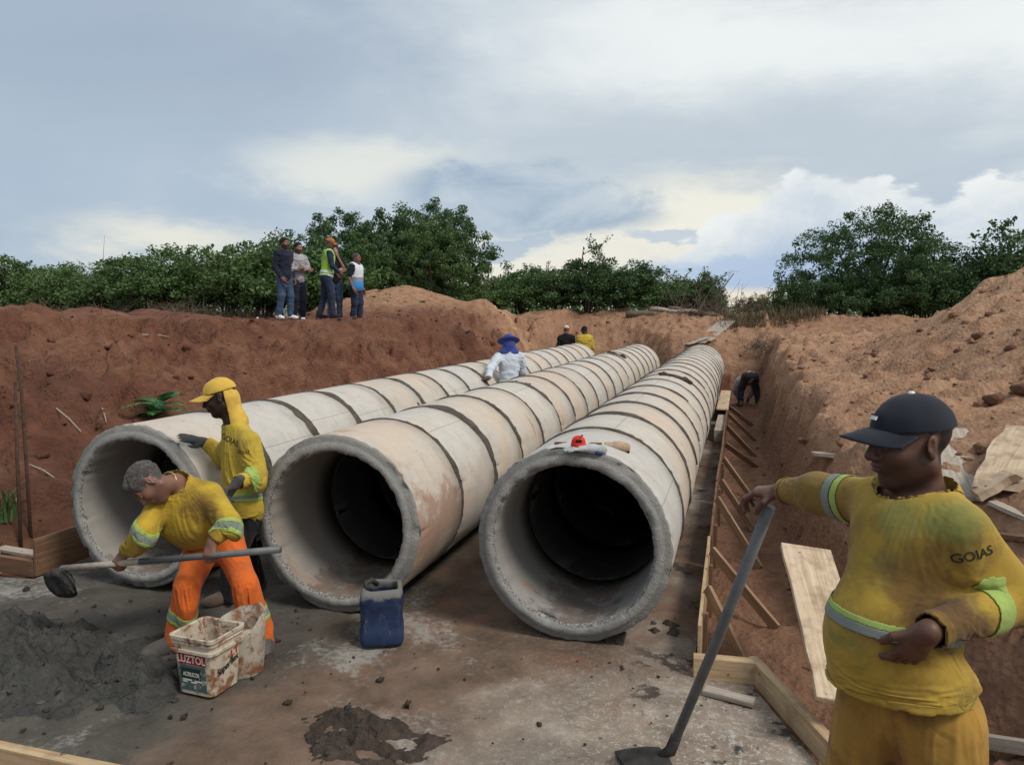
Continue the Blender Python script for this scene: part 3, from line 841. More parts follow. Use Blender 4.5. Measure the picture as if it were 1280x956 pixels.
# ------------------------------------------------------------------ formwork and timber
def plank(name, a, b, wdt, thk, mat, label, cat='board', group=None, up=(0, 0, 1), rough=0.0, cuts=1):
    """a sawn board from a to b; origin in its middle; rough > 0 frays the edges"""
    a = np.asarray(a, float); b = np.asarray(b, float)
    d = b - a; L = np.linalg.norm(d); d = d / L
    x = unit(np.cross(d, up)); z = np.cross(x, d)
    n = max(2, cuts + 1); V = []; Fq = []
    rs = np.random.default_rng(int(abs(a[0] * 997 + a[1] * 131 + L * 31)) % 100000)
    for i in range(n):
        t = i / (n - 1) - 0.5
        l_ = rs.uniform(-1, 1) * rough; r2 = rs.uniform(-1, 1) * rough
        e_ = (rs.uniform(-1, 1, 4) * rough if i in (0, n - 1) else np.zeros(4))
        zz_ = rs.uniform(-1, 1) * min(.006, rough * .3)
        for q, (sx_, sz_) in enumerate(((-1, -1), (1, -1), (1, 1), (-1, 1))):
            V.append((sx_ * (wdt / 2 + (l_ if sx_ < 0 else r2)), t * L + e_[q] * 1.6, sz_ * thk / 2 + zz_))
    for i in range(n - 1):
        for q in range(4):
            q2 = (q + 1) % 4
            Fq.append((i * 4 + q, i * 4 + q2, (i + 1) * 4 + q2, (i + 1) * 4 + q))
    Fq.append((3, 2, 1, 0)); Fq.append(tuple((n - 1) * 4 + q for q in range(4)))
    mb = MB(); mb.add(V, Fq)
    o = mb.build(name, MATS[mat], bevel=min(.003, thk * .12))
    M = Matrix((tuple(x), tuple(d), tuple(z))).transposed().to_4x4()
    M.translation = Vector((a + b) / 2)
    o.matrix_world = M
    tag(o, label, cat, group)
    return o
# right-hand form: panels standing on edge along the base, held by raking struts in the trench
G_F = 'form boards along the edge of the concrete base'
fx = -0.185
ys = [4.42, 6.3, 8.5, 10.9, 13.3, 15.8, 18.2]
for i in range(len(ys) - 1):
    tilt = random.uniform(-.012, .012)
    plank('form_board', (fx + tilt, ys[i] + .012, 0.10), (fx - tilt, ys[i + 1] - .012, 0.10 + random.uniform(-.01, .01)), 0.022, 0.32, 'wood_brown' if i else 'wood_fresh',
          f'{["nearest", "second", "third", "fourth", "fifth", "farthest"][i]} upright form board along the right edge of the base', 'form board', G_F, cuts=6, rough=.002)
struts = [((868, 762), 4.9), ((894, 690), 5.9), ((893, 613), 7.3), ((897, 588), 8.2), ((908, 545), 9.8), ((912, 528), 11.2), ((914, 512), 12.7), ((917, 494), 14.2), ((921, 483), 15.6)]
for i, (_p, y) in enumerate(struts):
    top = (fx + 0.012 + .03, y, 0.27 + random.uniform(-.07, .06))
    bx = 0.30 + random.uniform(-.10, .05)
    by = y - random.uniform(0.05, 0.75)
    if i == 0: bx, by, top = 0.12, 4.52, (fx + .03, 4.98, .29)
    if i == 1: bx, by, top = 0.30, 5.35, (fx + .03, 5.75, .31)
    if i == 2: bx, by, top = 0.22, 6.6, (fx + .03, 7.05, .40)
    bz = gz_at(bx, by) + .005
    plank('form_strut', top, (bx, by, bz), random.uniform(.055, .095), 0.026, 'wood_brown' if i > 4 else 'wood_tan',
          f'{["nearest", "second", "third", "fourth", "fifth", "sixth", "seventh", "eighth", "farthest"][i]} slanting strut bracing the form boards in the narrow trench', 'strut', 'raking struts in the trench', up=(0.2, 1, 0.3), cuts=3, rough=.002)
for i, y in enumerate((4.6, 5.45, 6.6, 7.9, 9.4)):
    plank('form_stake', (fx + .036, y, -0.12), (fx + .036, y, 0.275 + .02 * (i % 2)), 0.045, 0.03, 'wood_brown', f'{["nearest", "second", "third", "fourth", "fifth"][i]} upright stake nailed behind the right-hand form boards', 'stake', 'stakes behind the right-hand form boards', up=(1, 0, 0))
plank('form_board', (-0.205, 4.335, 0.055), (0.155, 4.365, 0.055), 0.07, 0.13, 'wood_fresh', 'short squared timber across the corner by the hoe handle', 'timber', cuts=2, rough=.002)
plank('form_board', (0.125, 4.42, 0.055), (0.98, 2.35, 0.055), 0.055, 0.13, 'wood_fresh', 'long timber edging running past the big man in yellow', 'timber', cuts=5, rough=.002)
plank('offcut', (-0.13, 4.13, 0.022), (0.13, 4.05, 0.028), 0.07, 0.03, 'wood_grey', 'short wood offcut lying loose before the squared timber', 'offcut', cuts=2, rough=.004)
# front left edging and the left-hand form
plank('form_board', (-3.95, 2.50, 0.055), (-1.6, 2.53, 0.045), 0.055, 0.13, 'wood_fresh', 'timber edging across the bottom left corner before the wet mortar', 'timber', cuts=6, rough=.003)
plank('form_board', (-5.29, 4.56, 0.145), (-5.28, 6.4, 0.15), 0.022, 0.30, 'wood_brown', 'brown form panel standing left of the left pipe mouth', 'form board', cuts=4, rough=.002)
plank('form_board', (-6.25, 4.64, 0.05), (-5.31, 4.585, 0.05), 0.05, 0.13, 'wood_brown', 'low timber running left from the brown form panel', 'timber', cuts=3, rough=.002)
plank('form_strut', (-5.33, 4.70, 0.20), (-5.62, 4.86, 0.0), 0.07, 0.03, 'wood_fresh', 'short strut behind the end of the brown form panel', 'strut', up=(0, 1, .2))
plank('form_stake', (-5.86, 4.70, -0.1), (-5.86, 4.70, 0.30), 0.05, 0.04, 'wood_fresh', 'pale wooden stake standing behind the low left timber', 'stake', up=(1, 0, 0))
plank('offcut', (-5.95, 4.80, 0.095), (-5.40, 4.70, 0.120), 0.10, 0.025, 'wood_grey', 'loose grey board lying over the low left timber', 'offcut', rough=.004, cuts=3)
_r0, _r1 = on(27, 700, -.05), on(40, 694, -.05)
_d0, _d1 = float((_r0 - _C) @ _fw), float((_r1 - _C) @ _fw)
for i, (pts_, lb) in enumerate((((_r0, at(22, 590, _d0), at(19, 476, _d0)), 'shorter rusty steel rod standing at the left edge'), ((_r1, at(33, 580, _d1), at(27, 490, _d1 + .03), at(20, 432, _d1 + .06)), 'taller slightly bent rusty steel rod at the left edge'))):
    b_ = np.array(pts_[0])
    mb = MB(); mb.tube(pts_, .014, 8)
    tag(mb.build('steel_rod', MATS['rust'], loc=tuple(b_), base=b_, smooth=True), lb, 'steel rod', 'rusty rods at the left edge')

def ground_hit(px, py, d0=2.0, d1=40):
    for d in np.arange(d0, d1, .04):
        p = at(px, py, d)
        if land(p[:1], p[1:2])[0][0] >= p[2]: return p
    return at(px, py, d1)
def lay(name, p0, p1, wdt, thk, mat, label, lift=0.02, rough=.01, cuts=6, cat='board', group=None, up=(0, 0, 1)):
    a = ground_hit(*p0); b = ground_hit(*p1)
    a[2] += lift; b[2] += lift
    return plank(name, a, b, wdt, thk, mat, label, cat, group, up=up, rough=rough, cuts=cuts)
lean = plank('board', at(1006, 684, 4.75), at(1062, 880, 3.55), 0.29, 0.03, 'wood_pale', 'wide pale plank leaning in the trench left of the big man', 'board', rough=.006, cuts=8, up=(0.15, -.35, 1))
G_S = 'rough slab boards dumped on the right bank'
lay('slab_board', (1025, 573), (1120, 590), 0.15, 0.03, 'wood_grey', 'splintered grey board behind the big man\'s face', 0.05, .02, 9, group=G_S)
lay('slab_board', (1180, 545), (1222, 632), 0.30, 0.03, 'wood_grey', 'wide stained board lying behind the big man\'s shoulder', 0.05, .015, 8, group=G_S)
lay('slab_board', (1285, 548), (1242, 622), 0.26, 0.03, 'wood_pale', 'long pale waney board pointing up the right bank at the right edge', 0.08, .03, 6, group=G_S)
lay('slab_board', (1216, 640), (1266, 612), 0.13, 0.05, 'wood_pale', 'short white-crusted block on top of the dumped boards', 0.10, .012, 5, group=G_S)
lay('slab_board', (1240, 640), (1300, 668), 0.07, 0.025, 'wood_grey', 'narrow pale batten in the dumped boards at the right edge', 0.06, .004, 4, group=G_S)
lay('slab_board', (1205, 650), (1250, 690), 0.14, 0.03, 'wood_grey', 'half hidden board under the white-crusted block', 0.03, .015, 5, group=G_S)
lay('slab_board', (1245, 672), (1300, 680), 0.14, 0.03, 'wood_brown', 'brown board in the shade below the dumped boards', 0.03, .015, 5, group=G_S)
lay('board', (1185, 925), (1300, 945), 0.05, 0.06, 'wood_grey', 'squared timber on the earth behind the big man\'s hip', 0.03, .004, 4)
# far end: duckboards up the bank, logs, a loose sheet across the base
for i, (p0, p1, lb) in enumerate((((872, 433), (905, 408), 'left pale plank of the walkway up the far bank'), ((880, 432), (909, 408), 'right pale plank of the walkway up the far bank'))):
    lay('walkway_plank', p0, p1, 0.45, 0.035, 'wood_grey', lb, 0.10 + .04 * i, .03, 7, group='planks of the walkway at the far end')
lay('walkway_plank', (858, 433), (884, 424), 0.35, 0.03, 'wood_grey', 'lowest pale plank at the foot of the far walkway', 0.05, .02, 5, group='planks of the walkway at the far end')
plank('board', (-0.275, 12.6, 0.10), (-0.265, 14.6, 0.10), 0.14, 0.20, 'wood_grey', 'grey box-like timber between the right-hand pipes and the form boards', 'board', rough=.005, cuts=4)
plank('board', (-0.27, 15.0, 0.25), (-0.26, 18.6, 0.25), 0.22, 0.03, 'wood_pale', 'pale board lying along the form boards near the bent worker', 'board', rough=.005, cuts=4)
for i, (p0, p1, r0, lb) in enumerate((((782, 403), (892, 409), .11, 'long grey log lying along the top of the far bank'), ((812, 405), (872, 410), .08, 'shorter pale log in front of the long grey log'), ((835, 400), (905, 402), .08, 'dark log behind the long grey log'))):
    a = at(*p0, 25.0); b = at(*p1, 24.5)
    a[2] = gz_at(a[0], a[1]) + r0 + .02; b[2] = gz_at(b[0], b[1]) + r0 + .02
    mb = MB(); mb.tube([a + (b - a) * t + np.array((0, 0, .03 * math.sin(t * 9))) for t in np.linspace(0, 1, 8)], [r0 * (1 - .04 * k) for k in range(8)], 9)
    tag(mb.build('log', MATS['twig'] if i != 1 else MATS['wood_grey'], loc=tuple(a), base=a, smooth=True), lb, 'log', 'logs on the far bank')
# chock under the right pipe
mb = MB(); mb.box((0, 0, .03), (.12, .10, .06), jit=.012)
tag(mb.build('chock', MATS['mud'], loc=(-0.70, 4.66, 0.0), bevel=.008), 'dark wooden chock wedged under the right pipe mouth', 'chock')

# ------------------------------------------------------------------ wet mortar heaps
def heap_thing(name, cx, cy, rx, ry, h, mat, label, cat, seed, step=.016, k=1.0):
    xs = np.arange(-rx * 1.15, rx * 1.15, step); ys_ = np.arange(-ry * 1.15, ry * 1.15, step)
    A, B = np.meshgrid(xs, ys_)
    a, b = A.ravel(), B.ravel()
    P3 = np.stack([a + seed, b, 0 * a], -1)
    d = np.sqrt((a / rx) ** 2 + (b / ry) ** 2) + .30 * fbm(P3 * 2.2 * min(2.5, .8 / rx + .5), 4, .6, seed)
    e = sstep(1.0, .45, d)
    z = h * e * (0.50 + .50 * fbm(P3 * 2.9 * min(2.2, .8 / rx + .5), 3, .5, seed + 3)) + e * (.050 * fbm(P3 * np.array((5, 8, 1)), 4, .62, seed + 5, ridge=True) + .034 * fbm(P3 * 16, 4, .7, seed + 8) - .02) * k * (1 if rx > .8 else .55) - 0.012
    z = np.where(e <= 0.0, -0.03, z)
    n1, n2 = len(xs), len(ys_); idx = np.arange(n1 * n2).reshape(n2, n1)
    q = np.stack([idx[:-1, :-1], idx[:-1, 1:], idx[1:, 1:], idx[1:, :-1]], -1).reshape(-1, 4)
    keep = (e[q] > 0.001).any(1)
    q = q[keep]
    used = np.unique(q); mp = np.full(len(a), -1); mp[used] = np.arange(len(used))
    me = mesh_np(name, np.stack([a, b, z], -1)[used], mp[q])
    return tag(link(name, me, MATS[mat], loc=(cx, cy, 0)), label, cat)
heap_thing('mortar_heap', -4.12, 3.36, 1.12, 0.60, 0.15, 'mortar', 'broad heap of wet dark grey mortar spread at the lower left', 'mortar heap', 3)
heap_thing('mortar_heap', -1.70, 3.22, .36, .24, 0.034, 'mud', 'small dark mud heap on the base at bottom centre', 'mud heap', 8, .012, 1.2)
heap_thing('mortar_heap', -0.42, 4.95, .14, .16, 0.03, 'mud', 'dark mortar dropping between right pipe mouth and form board', 'mortar dropping', 14, .012)
bpy.context.view_layer.update()
lumps = []; lsz = []
for hob in [o for o in COL.objects if o.name.startswith('mortar_heap')][:2]:
    bv = BVHTree.FromPolygons([v.co[:] for v in hob.data.vertices], [p.vertices[:] for p in hob.data.polygons])
    bx = max(v.co.x for v in hob.data.vertices); by = max(v.co.y for v in hob.data.vertices); n_ = 420 if bx > .8 else 120
    for _ in range(n_):
        x, y = rng.uniform(-bx, bx), rng.uniform(-by, by)
        hit = bv.ray_cast(Vector((x, y, 1)), Vector((0, 0, -1)))
        if hit[0] is None: continue
        s_ = (.006 + .026 * rng.random() ** 4) * (1 if bx > .8 else .6)
        lumps.append(tuple(np.array(hit[0]) + np.array(hob.location) + np.array((0, 0, s_ * .15)))); lsz.append(s_)
tag(scatter('mortar_clots', np.array(lumps), lsz, MATS['mortar']), kind='stuff')
pts = []; sz = []
for _ in range(170):
    if rng.random() < .55: x, y = -3.5 + rng.normal() * 1.0, 3.4 + rng.normal() * .4
    else: x, y = rng.uniform(-4.5, .2), rng.uniform(2.7, 4.7)
    if y < 2.65 or x > 0.0: continue
    pts.append((x, y, .004)); sz.append(.006 + .022 * rng.random() ** 4)
tag(scatter('mortar_crumbs', np.array(pts), sz, MATS['mud']), kind='stuff')

# ------------------------------------------------------------------ vegetation
def leaf_cloud(centres, radii, per, size, rs, flat=.75, droop=.25):
    """diamond leaves gathered round twig centres: returns verts, quads, tint per vertex"""
    C_ = np.repeat(centres, per, 0); R_ = np.repeat(radii, per)
    n = len(C_)
    d = rs.normal(size=(n, 3)); d /= np.linalg.norm(d, axis=1)[:, None]
    rr = rs.random(n) ** .45
    P = C_ + d * (R_ * rr)[:, None] * np.array((1, 1, flat))
    ax = rs.normal(size=(n, 3)); ax[:, 2] -= droop; ax /= np.linalg.norm(ax, axis=1)[:, None]
    nr = rs.normal(size=(n, 3)) * .8 + np.array((0, 0, 1.0)); sd = np.cross(ax, nr); sd /= np.linalg.norm(sd, axis=1)[:, None]
    s_ = size * rs.uniform(.6, 1.35, n)[:, None]
    V = np.stack([P - ax * s_ * .5, P + sd * s_ * .28 + ax * s_ * .05, P + ax * s_ * .6, P - sd * s_ * .28 + ax * s_ * .05], 1).reshape(-1, 3)
    Q = np.arange(n * 4).reshape(n, 4)
    tc_ = np.repeat(rs.uniform(-.22, .22, len(centres)), per)
    t = np.clip(.5 + tc_ + rs.normal(size=n) * .17, 0, 1)
    return V, Q, np.repeat(t, 4)
def plant_meshes(seed, h, wdt, nclump, per, leaf, style):
    """a shrub or small tree of height h: limbs mesh, crown mesh"""
    rs = np.random.default_rng(seed)
    mb = MB()
    ends = []
    nst = {'tree': 3, 'shrub': 7, 'wispy': 5}[style]
    tw = []
    for k in range(nst):
        a = rs.uniform(0, 6.28); lean = rs.uniform(.1, .55) * wdt / 2
        p = np.array((rs.normal() * .08, rs.normal() * .08, -0.08)); pts = [p]
        top = np.array((math.cos(a) * lean, math.sin(a) * lean, h * rs.uniform(.5, .8)))
        for t in np.linspace(.2, 1, 5):
            pts.append(p + (top - p) * t + rs.normal(size=3) * .05 * h * .3)
        r0 = {'tree': .085, 'shrub': .03, 'wispy': .036}[style] * rs.uniform(.7, 1.2)
        mb.tube(pts, list(np.linspace(r0, r0 * .3, len(pts))), 6)
        for q in range(5):
            t = rs.uniform(.35, 1); i = min(int(t * 5), 4); b = pts[i] + (pts[i + 1] - pts[i]) * (t * 5 - i)
            d = unit(rs.normal(size=3) + np.array((0, 0, .5))) * rs.uniform(.25, .5) * wdt * (.36 if style == 'tree' else .55)
            mb.tube([b, b + d * .5 + rs.normal(size=3) * .04, b + d], [r0 * .35, r0 * .22, r0 * .1], 5)
            ends.append(b + d); ends.append(b + d * .6)
    cs, rd = [], []
    lobes = [(rs.normal(size=2) * wdt * .2, rs.uniform(.55, 1.0) * h, rs.uniform(.28, .42) * wdt) for _ in range(7)]
    lobes[0] = (np.zeros(2), h, .36 * wdt)
    if style == 'tree':
        for q in range(1, 4): lobes[q] = (rs.normal(size=2) * wdt * .07, h * rs.uniform(.85, 1.0), .45 * wdt)
    for k in range(nclump):
        if k < len(ends) and style != 'shrub':
            p = ends[k].copy()
        else:
            (lx, ly), lh, lr = lobes[rs.integers(len(lobes))]
            a = rs.uniform(0, 6.28); ph = math.acos(rs.uniform(-.55, 1))
            q = rs.uniform(.72, 1.03)
            p = np.array((lx + math.cos(a) * math.sin(ph) * lr * q, ly + math.sin(a) * math.sin(ph) * lr * q, lh * .55 + math.cos(ph) * lh * .45 * q))
        if p[2] < .12: p[2] = rs.uniform(.12, .5)
        cs.append(p); rd.append(rs.uniform(.16, .34) * (1.0 if style != 'wispy' else .75))
    cs = np.array(cs); rd = np.array(rd)
    V, Q, T = leaf_cloud(cs, rd, per, leaf, rs)
    # sprays standing out of the crown
    sp_c, sp_r = [], []
    for k in range(14 if style != 'shrub' else 18):
        b = ends[rs.integers(len(ends))]
        if b[2] < h * .40: continue
        d = unit(np.array((b[0] * .6, b[1] * .6, h * .5)) + rs.normal(size=3) * .4) * rs.uniform(.25, .6)
        mb.tube([b, b + d * .5, b + d], [.012, .008, .004], 4)
        for t in np.linspace(.35, 1, 5):
            sp_c.append(b + d * t); sp_r.append(.10)
    if sp_c:
        V2, Q2, T2 = leaf_cloud(np.array(sp_c), np.array(sp_r), 7, leaf * .9, rs)
        Q2 = Q2 + len(V); V = np.concatenate([V, V2]); Q = np.concatenate([Q, Q2]); T = np.concatenate([T, T2])
    cm = mesh_np('crown', V, Q, False); add_attr(cm, 'tint', T)
    lm = mb.mesh('trunk', True)
    return lm, cm
PROT = {
    'tree_a': plant_meshes(1, 3.8, 3.9, 230, 120, .085, 'tree'),
    'tree_b': plant_meshes(2, 3.9, 3.4, 210, 120, .085, 'tree'),
    'tree_c': plant_meshes(9, 3.5, 4.8, 300, 105, .075, 'tree'),
    'shrub_a': plant_meshes(3, 2.0, 2.9, 130, 85, .085, 'shrub'),
    'shrub_b': plant_meshes(4, 2.1, 2.7, 120, 85, .085, 'shrub'),
    'shrub_c': plant_meshes(5, 1.8, 3.0, 120, 85, .07, 'shrub'),
    'wispy_a': plant_meshes(6, 2.6, 1.9, 42, 45, .075, 'wispy'),
    'wispy_b': plant_meshes(7, 2.3, 1.8, 34, 40, .075, 'wispy'),
}
for k, (lm, cm) in PROT.items():
    lm.materials.append(MATS['bark'])
_proto_t = bpy.data.objects.new('trunk', None); bpy.data.objects.remove(_proto_t)
LEAFCOPY = {}
def plant(kind, px, ypix_base, depth, scale, mat, label, cat, name, group, sq=1.0, rot=None):
    lm, cm = PROT[kind]
    key = (kind, mat)
    if key not in LEAFCOPY:
        c2 = cm.copy(); c2.materials.clear(); c2.materials.append(MATS[mat]); LEAFCOPY[key] = c2
    p = at(px, 400, depth); z = gz_at(p[0], p[1])
    e = empty(name, (p[0], p[1], z - .03), random.uniform(0, 6.28) if rot is None else rot)
    sq = {GL: 1.28, GM: 1.3, GC: .93, GR: 1.06}.get(group, 1); scale *= {GL: 1.0, GM: .86, GC: .97, GR: 1.0}.get(group, 1)
    e.scale = (scale * sq, scale * sq, scale)
    tag(e, label, cat, group)
    link('trunk', lm, None, e); link('crown', LEAFCOPY[key], None, e)
    return e
GL, GC, GM, GR = 'scrub along the left bank', 'tall trees behind the group on the bank', 'bushes beyond the far end', 'trees on the right'
# left scrub
left = [(8, 25, 1.08, 'shrub_a', 'leaf_lime', 'green bush cut by the left edge of the bank scrub'), (62, 25.5, .98, 'shrub_b', 'leaf_lime', 'lighter yellow-green bush second from the left edge'),
        (112, 24.5, 1.0, 'shrub_c', 'leaf_lime', 'spreading bush behind the tall dry stalk'), (160, 25.5, 1.02, 'shrub_a', 'leaf_dark', 'dark bush right of the tall dry stalk'),
        (205, 24, .98, 'shrub_b', 'leaf_green', 'leafy bush behind the dry grass on the left bank'), (245, 25.5, 1.18, 'shrub_a', 'leaf_lime', 'yellow-green bush midway along the left scrub'),
        (290, 24, 1.15, 'shrub_b', 'leaf_lime', 'dense green bush left of the man in the navy jacket'), (330, 25.5, 1.38, 'shrub_a', 'leaf_green', 'tall bush directly behind the man in the navy jacket'),
        (375, 24, 1.3, 'shrub_b', 'leaf_green', 'bush behind the man with folded arms')]
for px, d, s_, k, m_, lb in left: plant(k, px, 0, d, s_, m_, lb, 'bush', 'bush', GL)
plant('wispy_a', 342, 0, 25.5, 1.22, 'leaf_dark', 'wispy tree top rising above the man in the navy jacket', 'tree', 'small_tree', GL)
cent = [(428, 26, 1.0, 'tree_b', 'leaf_dark', 'tree with narrow top above the high-visibility vest'), (492, 27, 1.12, 'tree_a', 'leaf_dark', 'broad dark tree at the centre of the tall clump'),
        (540, 25.5, .90, 'tree_b', 'leaf_green', 'brighter tree in front of the tall clump'), (552, 27, 1.10, 'tree_b', 'leaf_dark', 'steep-sided tree forming the right end of the tall clump'),
        (455, 24.5, .68, 'tree_a', 'leaf_green', 'low leafy tree behind the man in the white and blue vest')]
for px, d, s_, k, m_, lb in cent: plant(k, px, 0, d, s_, m_, lb, 'tree', 'tree', GC)
mids = [(606, 26, .85, 'shrub_b', 'leaf_green', 'bush at the foot of the tall clump above the sand heap'), (655, 27, .98, 'shrub_a', 'leaf_green', 'rounded bush right of the sand heap'), (694, 26.5, 1.0, 'shrub_c', 'leaf_dark', 'low dark bush above the man in the black jacket'),
        (735, 27, 1.12, 'shrub_a', 'leaf_dark', 'dark bush above the man in the yellow shirt'), (780, 26.5, 1.1, 'shrub_b', 'leaf_dark', 'dark bush behind the left end of the logs'), (826, 27, 1.08, 'shrub_c', 'leaf_green', 'bush behind the middle of the logs'),
        (868, 27, .95, 'shrub_b', 'leaf_dark', 'bush tangled with dead twigs at the right end of the logs')]
for px, d, s_, k, m_, lb in mids: plant(k, px, 0, d, s_, m_, lb, 'bush', 'bush', GM)
plant('wispy_a', 737, 0, 26.0, 1.28, 'leaf_dark', 'thin tree sticking up high between the far bushes', 'tree', 'small_tree', GM)
plant('wispy_b', 648, 0, 27.0, .85, 'leaf_green', 'thin leafy sapling beside the steep-sided tree', 'tree', 'small_tree', GM)
plant('wispy_b', 872, 0, 26.0, 1.06, 'leaf_green', 'thin sapling rising out of the dead twigs', 'tree', 'small_tree', GM)
plant('tree_c', 1085, 0, 25.5, 1.08, 'leaf_dark', 'big round dark tree on the right bank', 'tree', 'tree', GR)
plant('wispy_a', 1138, 0, 25.0, 1.42, 'leaf_dark', 'spiky top of a slim tree standing in the big round tree', 'tree', 'small_tree', GR)
rts = [(1030, 25, .9, 'shrub_c', 'leaf_dark', 'low bush at the left foot of the big round tree'), (1160, 24.5, 1.05, 'shrub_a', 'leaf_dark', 'bush at the right foot of the big round tree'), (1205, 25, .92, 'shrub_b', 'leaf_green', 'green bush behind the ridge of the right sand heap'),
       (1248, 24, 1.08, 'shrub_a', 'leaf_dark', 'dark bush above the ridge of the right sand heap'), (1290, 23, 1.6, 'shrub_b', 'leaf_dark', 'tall bush cut by the right edge of the picture')]
for px, d, s_, k, m_, lb in rts: plant(k, px, 0, d, s_, m_, lb, 'bush', 'bush', GR)
plant('wispy_b', 968, 0, 26, .72, 'leaf_lime', 'sparse sapling against the pale sky left of the round tree', 'tree', 'small_tree', GR)
plant('wispy_b', 995, 0, 25.5, .85, 'leaf_green', 'leafy sapling touching the left side of the round tree', 'tree', 'small_tree', GR)
plant('shrub_c', 940, 0, 30, .55, 'leaf_dry', 'low brownish bush in the gap before the pale sky', 'bush', 'bush', GR)
plant('shrub_c', 985, 0, 27, .55, 'leaf_green', 'low bush beyond the top of the narrow trench', 'bush', 'bush', GR)
for px, d, s_, k, m_, lb in ((1052, 24.2, .72, 'shrub_a', 'leaf_dark', 'bush under the left half of the big round tree'), (1098, 24.0, .80, 'shrub_b', 'leaf_dark', 'bush hiding the trunk of the big round tree'), (1136, 24.0, .78, 'shrub_a', 'leaf_green', 'bush under the right half of the big round tree'), (1185, 23.8, .8, 'shrub_b', 'leaf_dark', 'low bush between the big round tree and the sand heap')):
    plant(k, px, 0, d, s_, m_, lb, 'bush', 'bush', GR)
# far wood closing the horizon: reads as one mass
rs = np.random.default_rng(77)
cs = []; rd = []
for k in range(2600):
    px = rs.uniform(-700, 2000); d = rs.uniform(33, 60)
    p = at(px, 400, d); 
    if 905 < px < 985: continue
    hh = (1.75 + .5 * vnoise(np.array([[px * .02, d * .2, 0]]), 4)[0]) * d / 34
    p[2] = 1.85 + rs.random() ** .7 * hh * .85; cs.append(p); rd.append(rs.uniform(.35, .75))
V, Q, T = leaf_cloud(np.array(cs), np.array(rd), 26, .22, rs)
cm = mesh_np('thicket', V, Q, False); add_attr(cm, 'tint', T)
tag(link('thicket', cm, MATS['leaf_dark']), kind='stuff')
# horizon woodland seen through the gap
cs = []; rd = []
for k in range(900):
    a = rs.uniform(-.9, .9); d = rs.uniform(260, 420)
    p = at(640 + 953 * math.tan(a), 392, d); p[2] = 1.9 + rs.random() * (4.5 + 2.5 * math.sin(a * 21) * math.sin(a * 7)); cs.append(p); rd.append(rs.uniform(1.5, 3.5))
V, Q, T = leaf_cloud(np.array(cs), np.array(rd), 22, 1.3, rs)
cm = mesh_np('far_wood', V, Q, False); add_attr(cm, 'tint', T)
tag(link('far_wood', cm, MATS['leaf_dark']), kind='stuff')
# dead brush at the far end and dry grass on the left bank
def brush(px, d, n, h, wdt, label, mat='twig', name='dead_brush', cat='brushwood', up=.8):
    p = at(px, 400, d); z = gz_at(p[0], p[1])
    mb = MB()
    for k in range(n):
        b = np.array((rs.normal() * wdt * .3, rs.normal() * wdt * .3, -.05)); dv = unit(rs.normal(size=3) * np.array((1, 1, .3)) + np.array((0, 0, up)))
        L = h * rs.uniform(.4, 1.1)
        c1 = b + dv * L * .5 + rs.normal(size=3) * .07; c2 = b + dv * L + rs.normal(size=3) * .15 - np.array((0, 0, .1 * L))
        mb.tube([b, c1, c2], [.012, .009, .004], 4, cap=False)
        for q in range(3):
            s_ = c1 + (c2 - c1) * rs.random(); mb.tube([s_, s_ + unit(rs.normal(size=3)) * rs.uniform(.15, .4)], [.006, .003], 3, cap=False)
    return tag(mb.build(name, MATS[mat], loc=(p[0], p[1], z)), label, cat)
brush(872, 25.2, 150, 1.5, 1.9, 'tangle of dead brown twigs at the right end of the logs')
brush(905, 25.0, 60, .7, 1.4, 'low dead twigs beside the top of the far walkway')
brush(965, 20.5, 50, .45, 1.2, 'straggly dry brush hanging over the far end of the trench')
brush(150, 22.8, 90, 1.15, .9, 'fan of pale dry stalks in front of the left scrub', 'leaf_dry_stalk' if 'leaf_dry_stalk' in MATS else 'twig')
brush(235, 22.5, 60, 1.0, 1.2, 'broken grey sticks before the bushes left of the navy jacket')
brush(68, 22.5, 40, .8, .8, 'few dry stalks at the foot of the second bush')
for px, py0, L, lb in ((132, 300, 2.2, 'tall thin dry stalk rising above the left scrub'), (902, 345, 1.6, 'bare pole leaning out of the dead brush')):
    p = at(px, 400, 25); z = gz_at(p[0], p[1]); mb = MB()
    if L > 2: mb.tube([(0, 0, 0), (.01, 0, 1.2), (.03, 0, 2.0), (.12, 0, 2.65)], [.012, .010, .007, .004], 5)
    else: mb.tube([(-.6, 0, .2), (-.1, 0, .9), (.35, 0, 1.55)], [.03, .025, .018], 6)
    tag(mb.build('dry_stalk', MATS['twig'], loc=(p[0], p[1], z), smooth=True), lb, 'stalk')
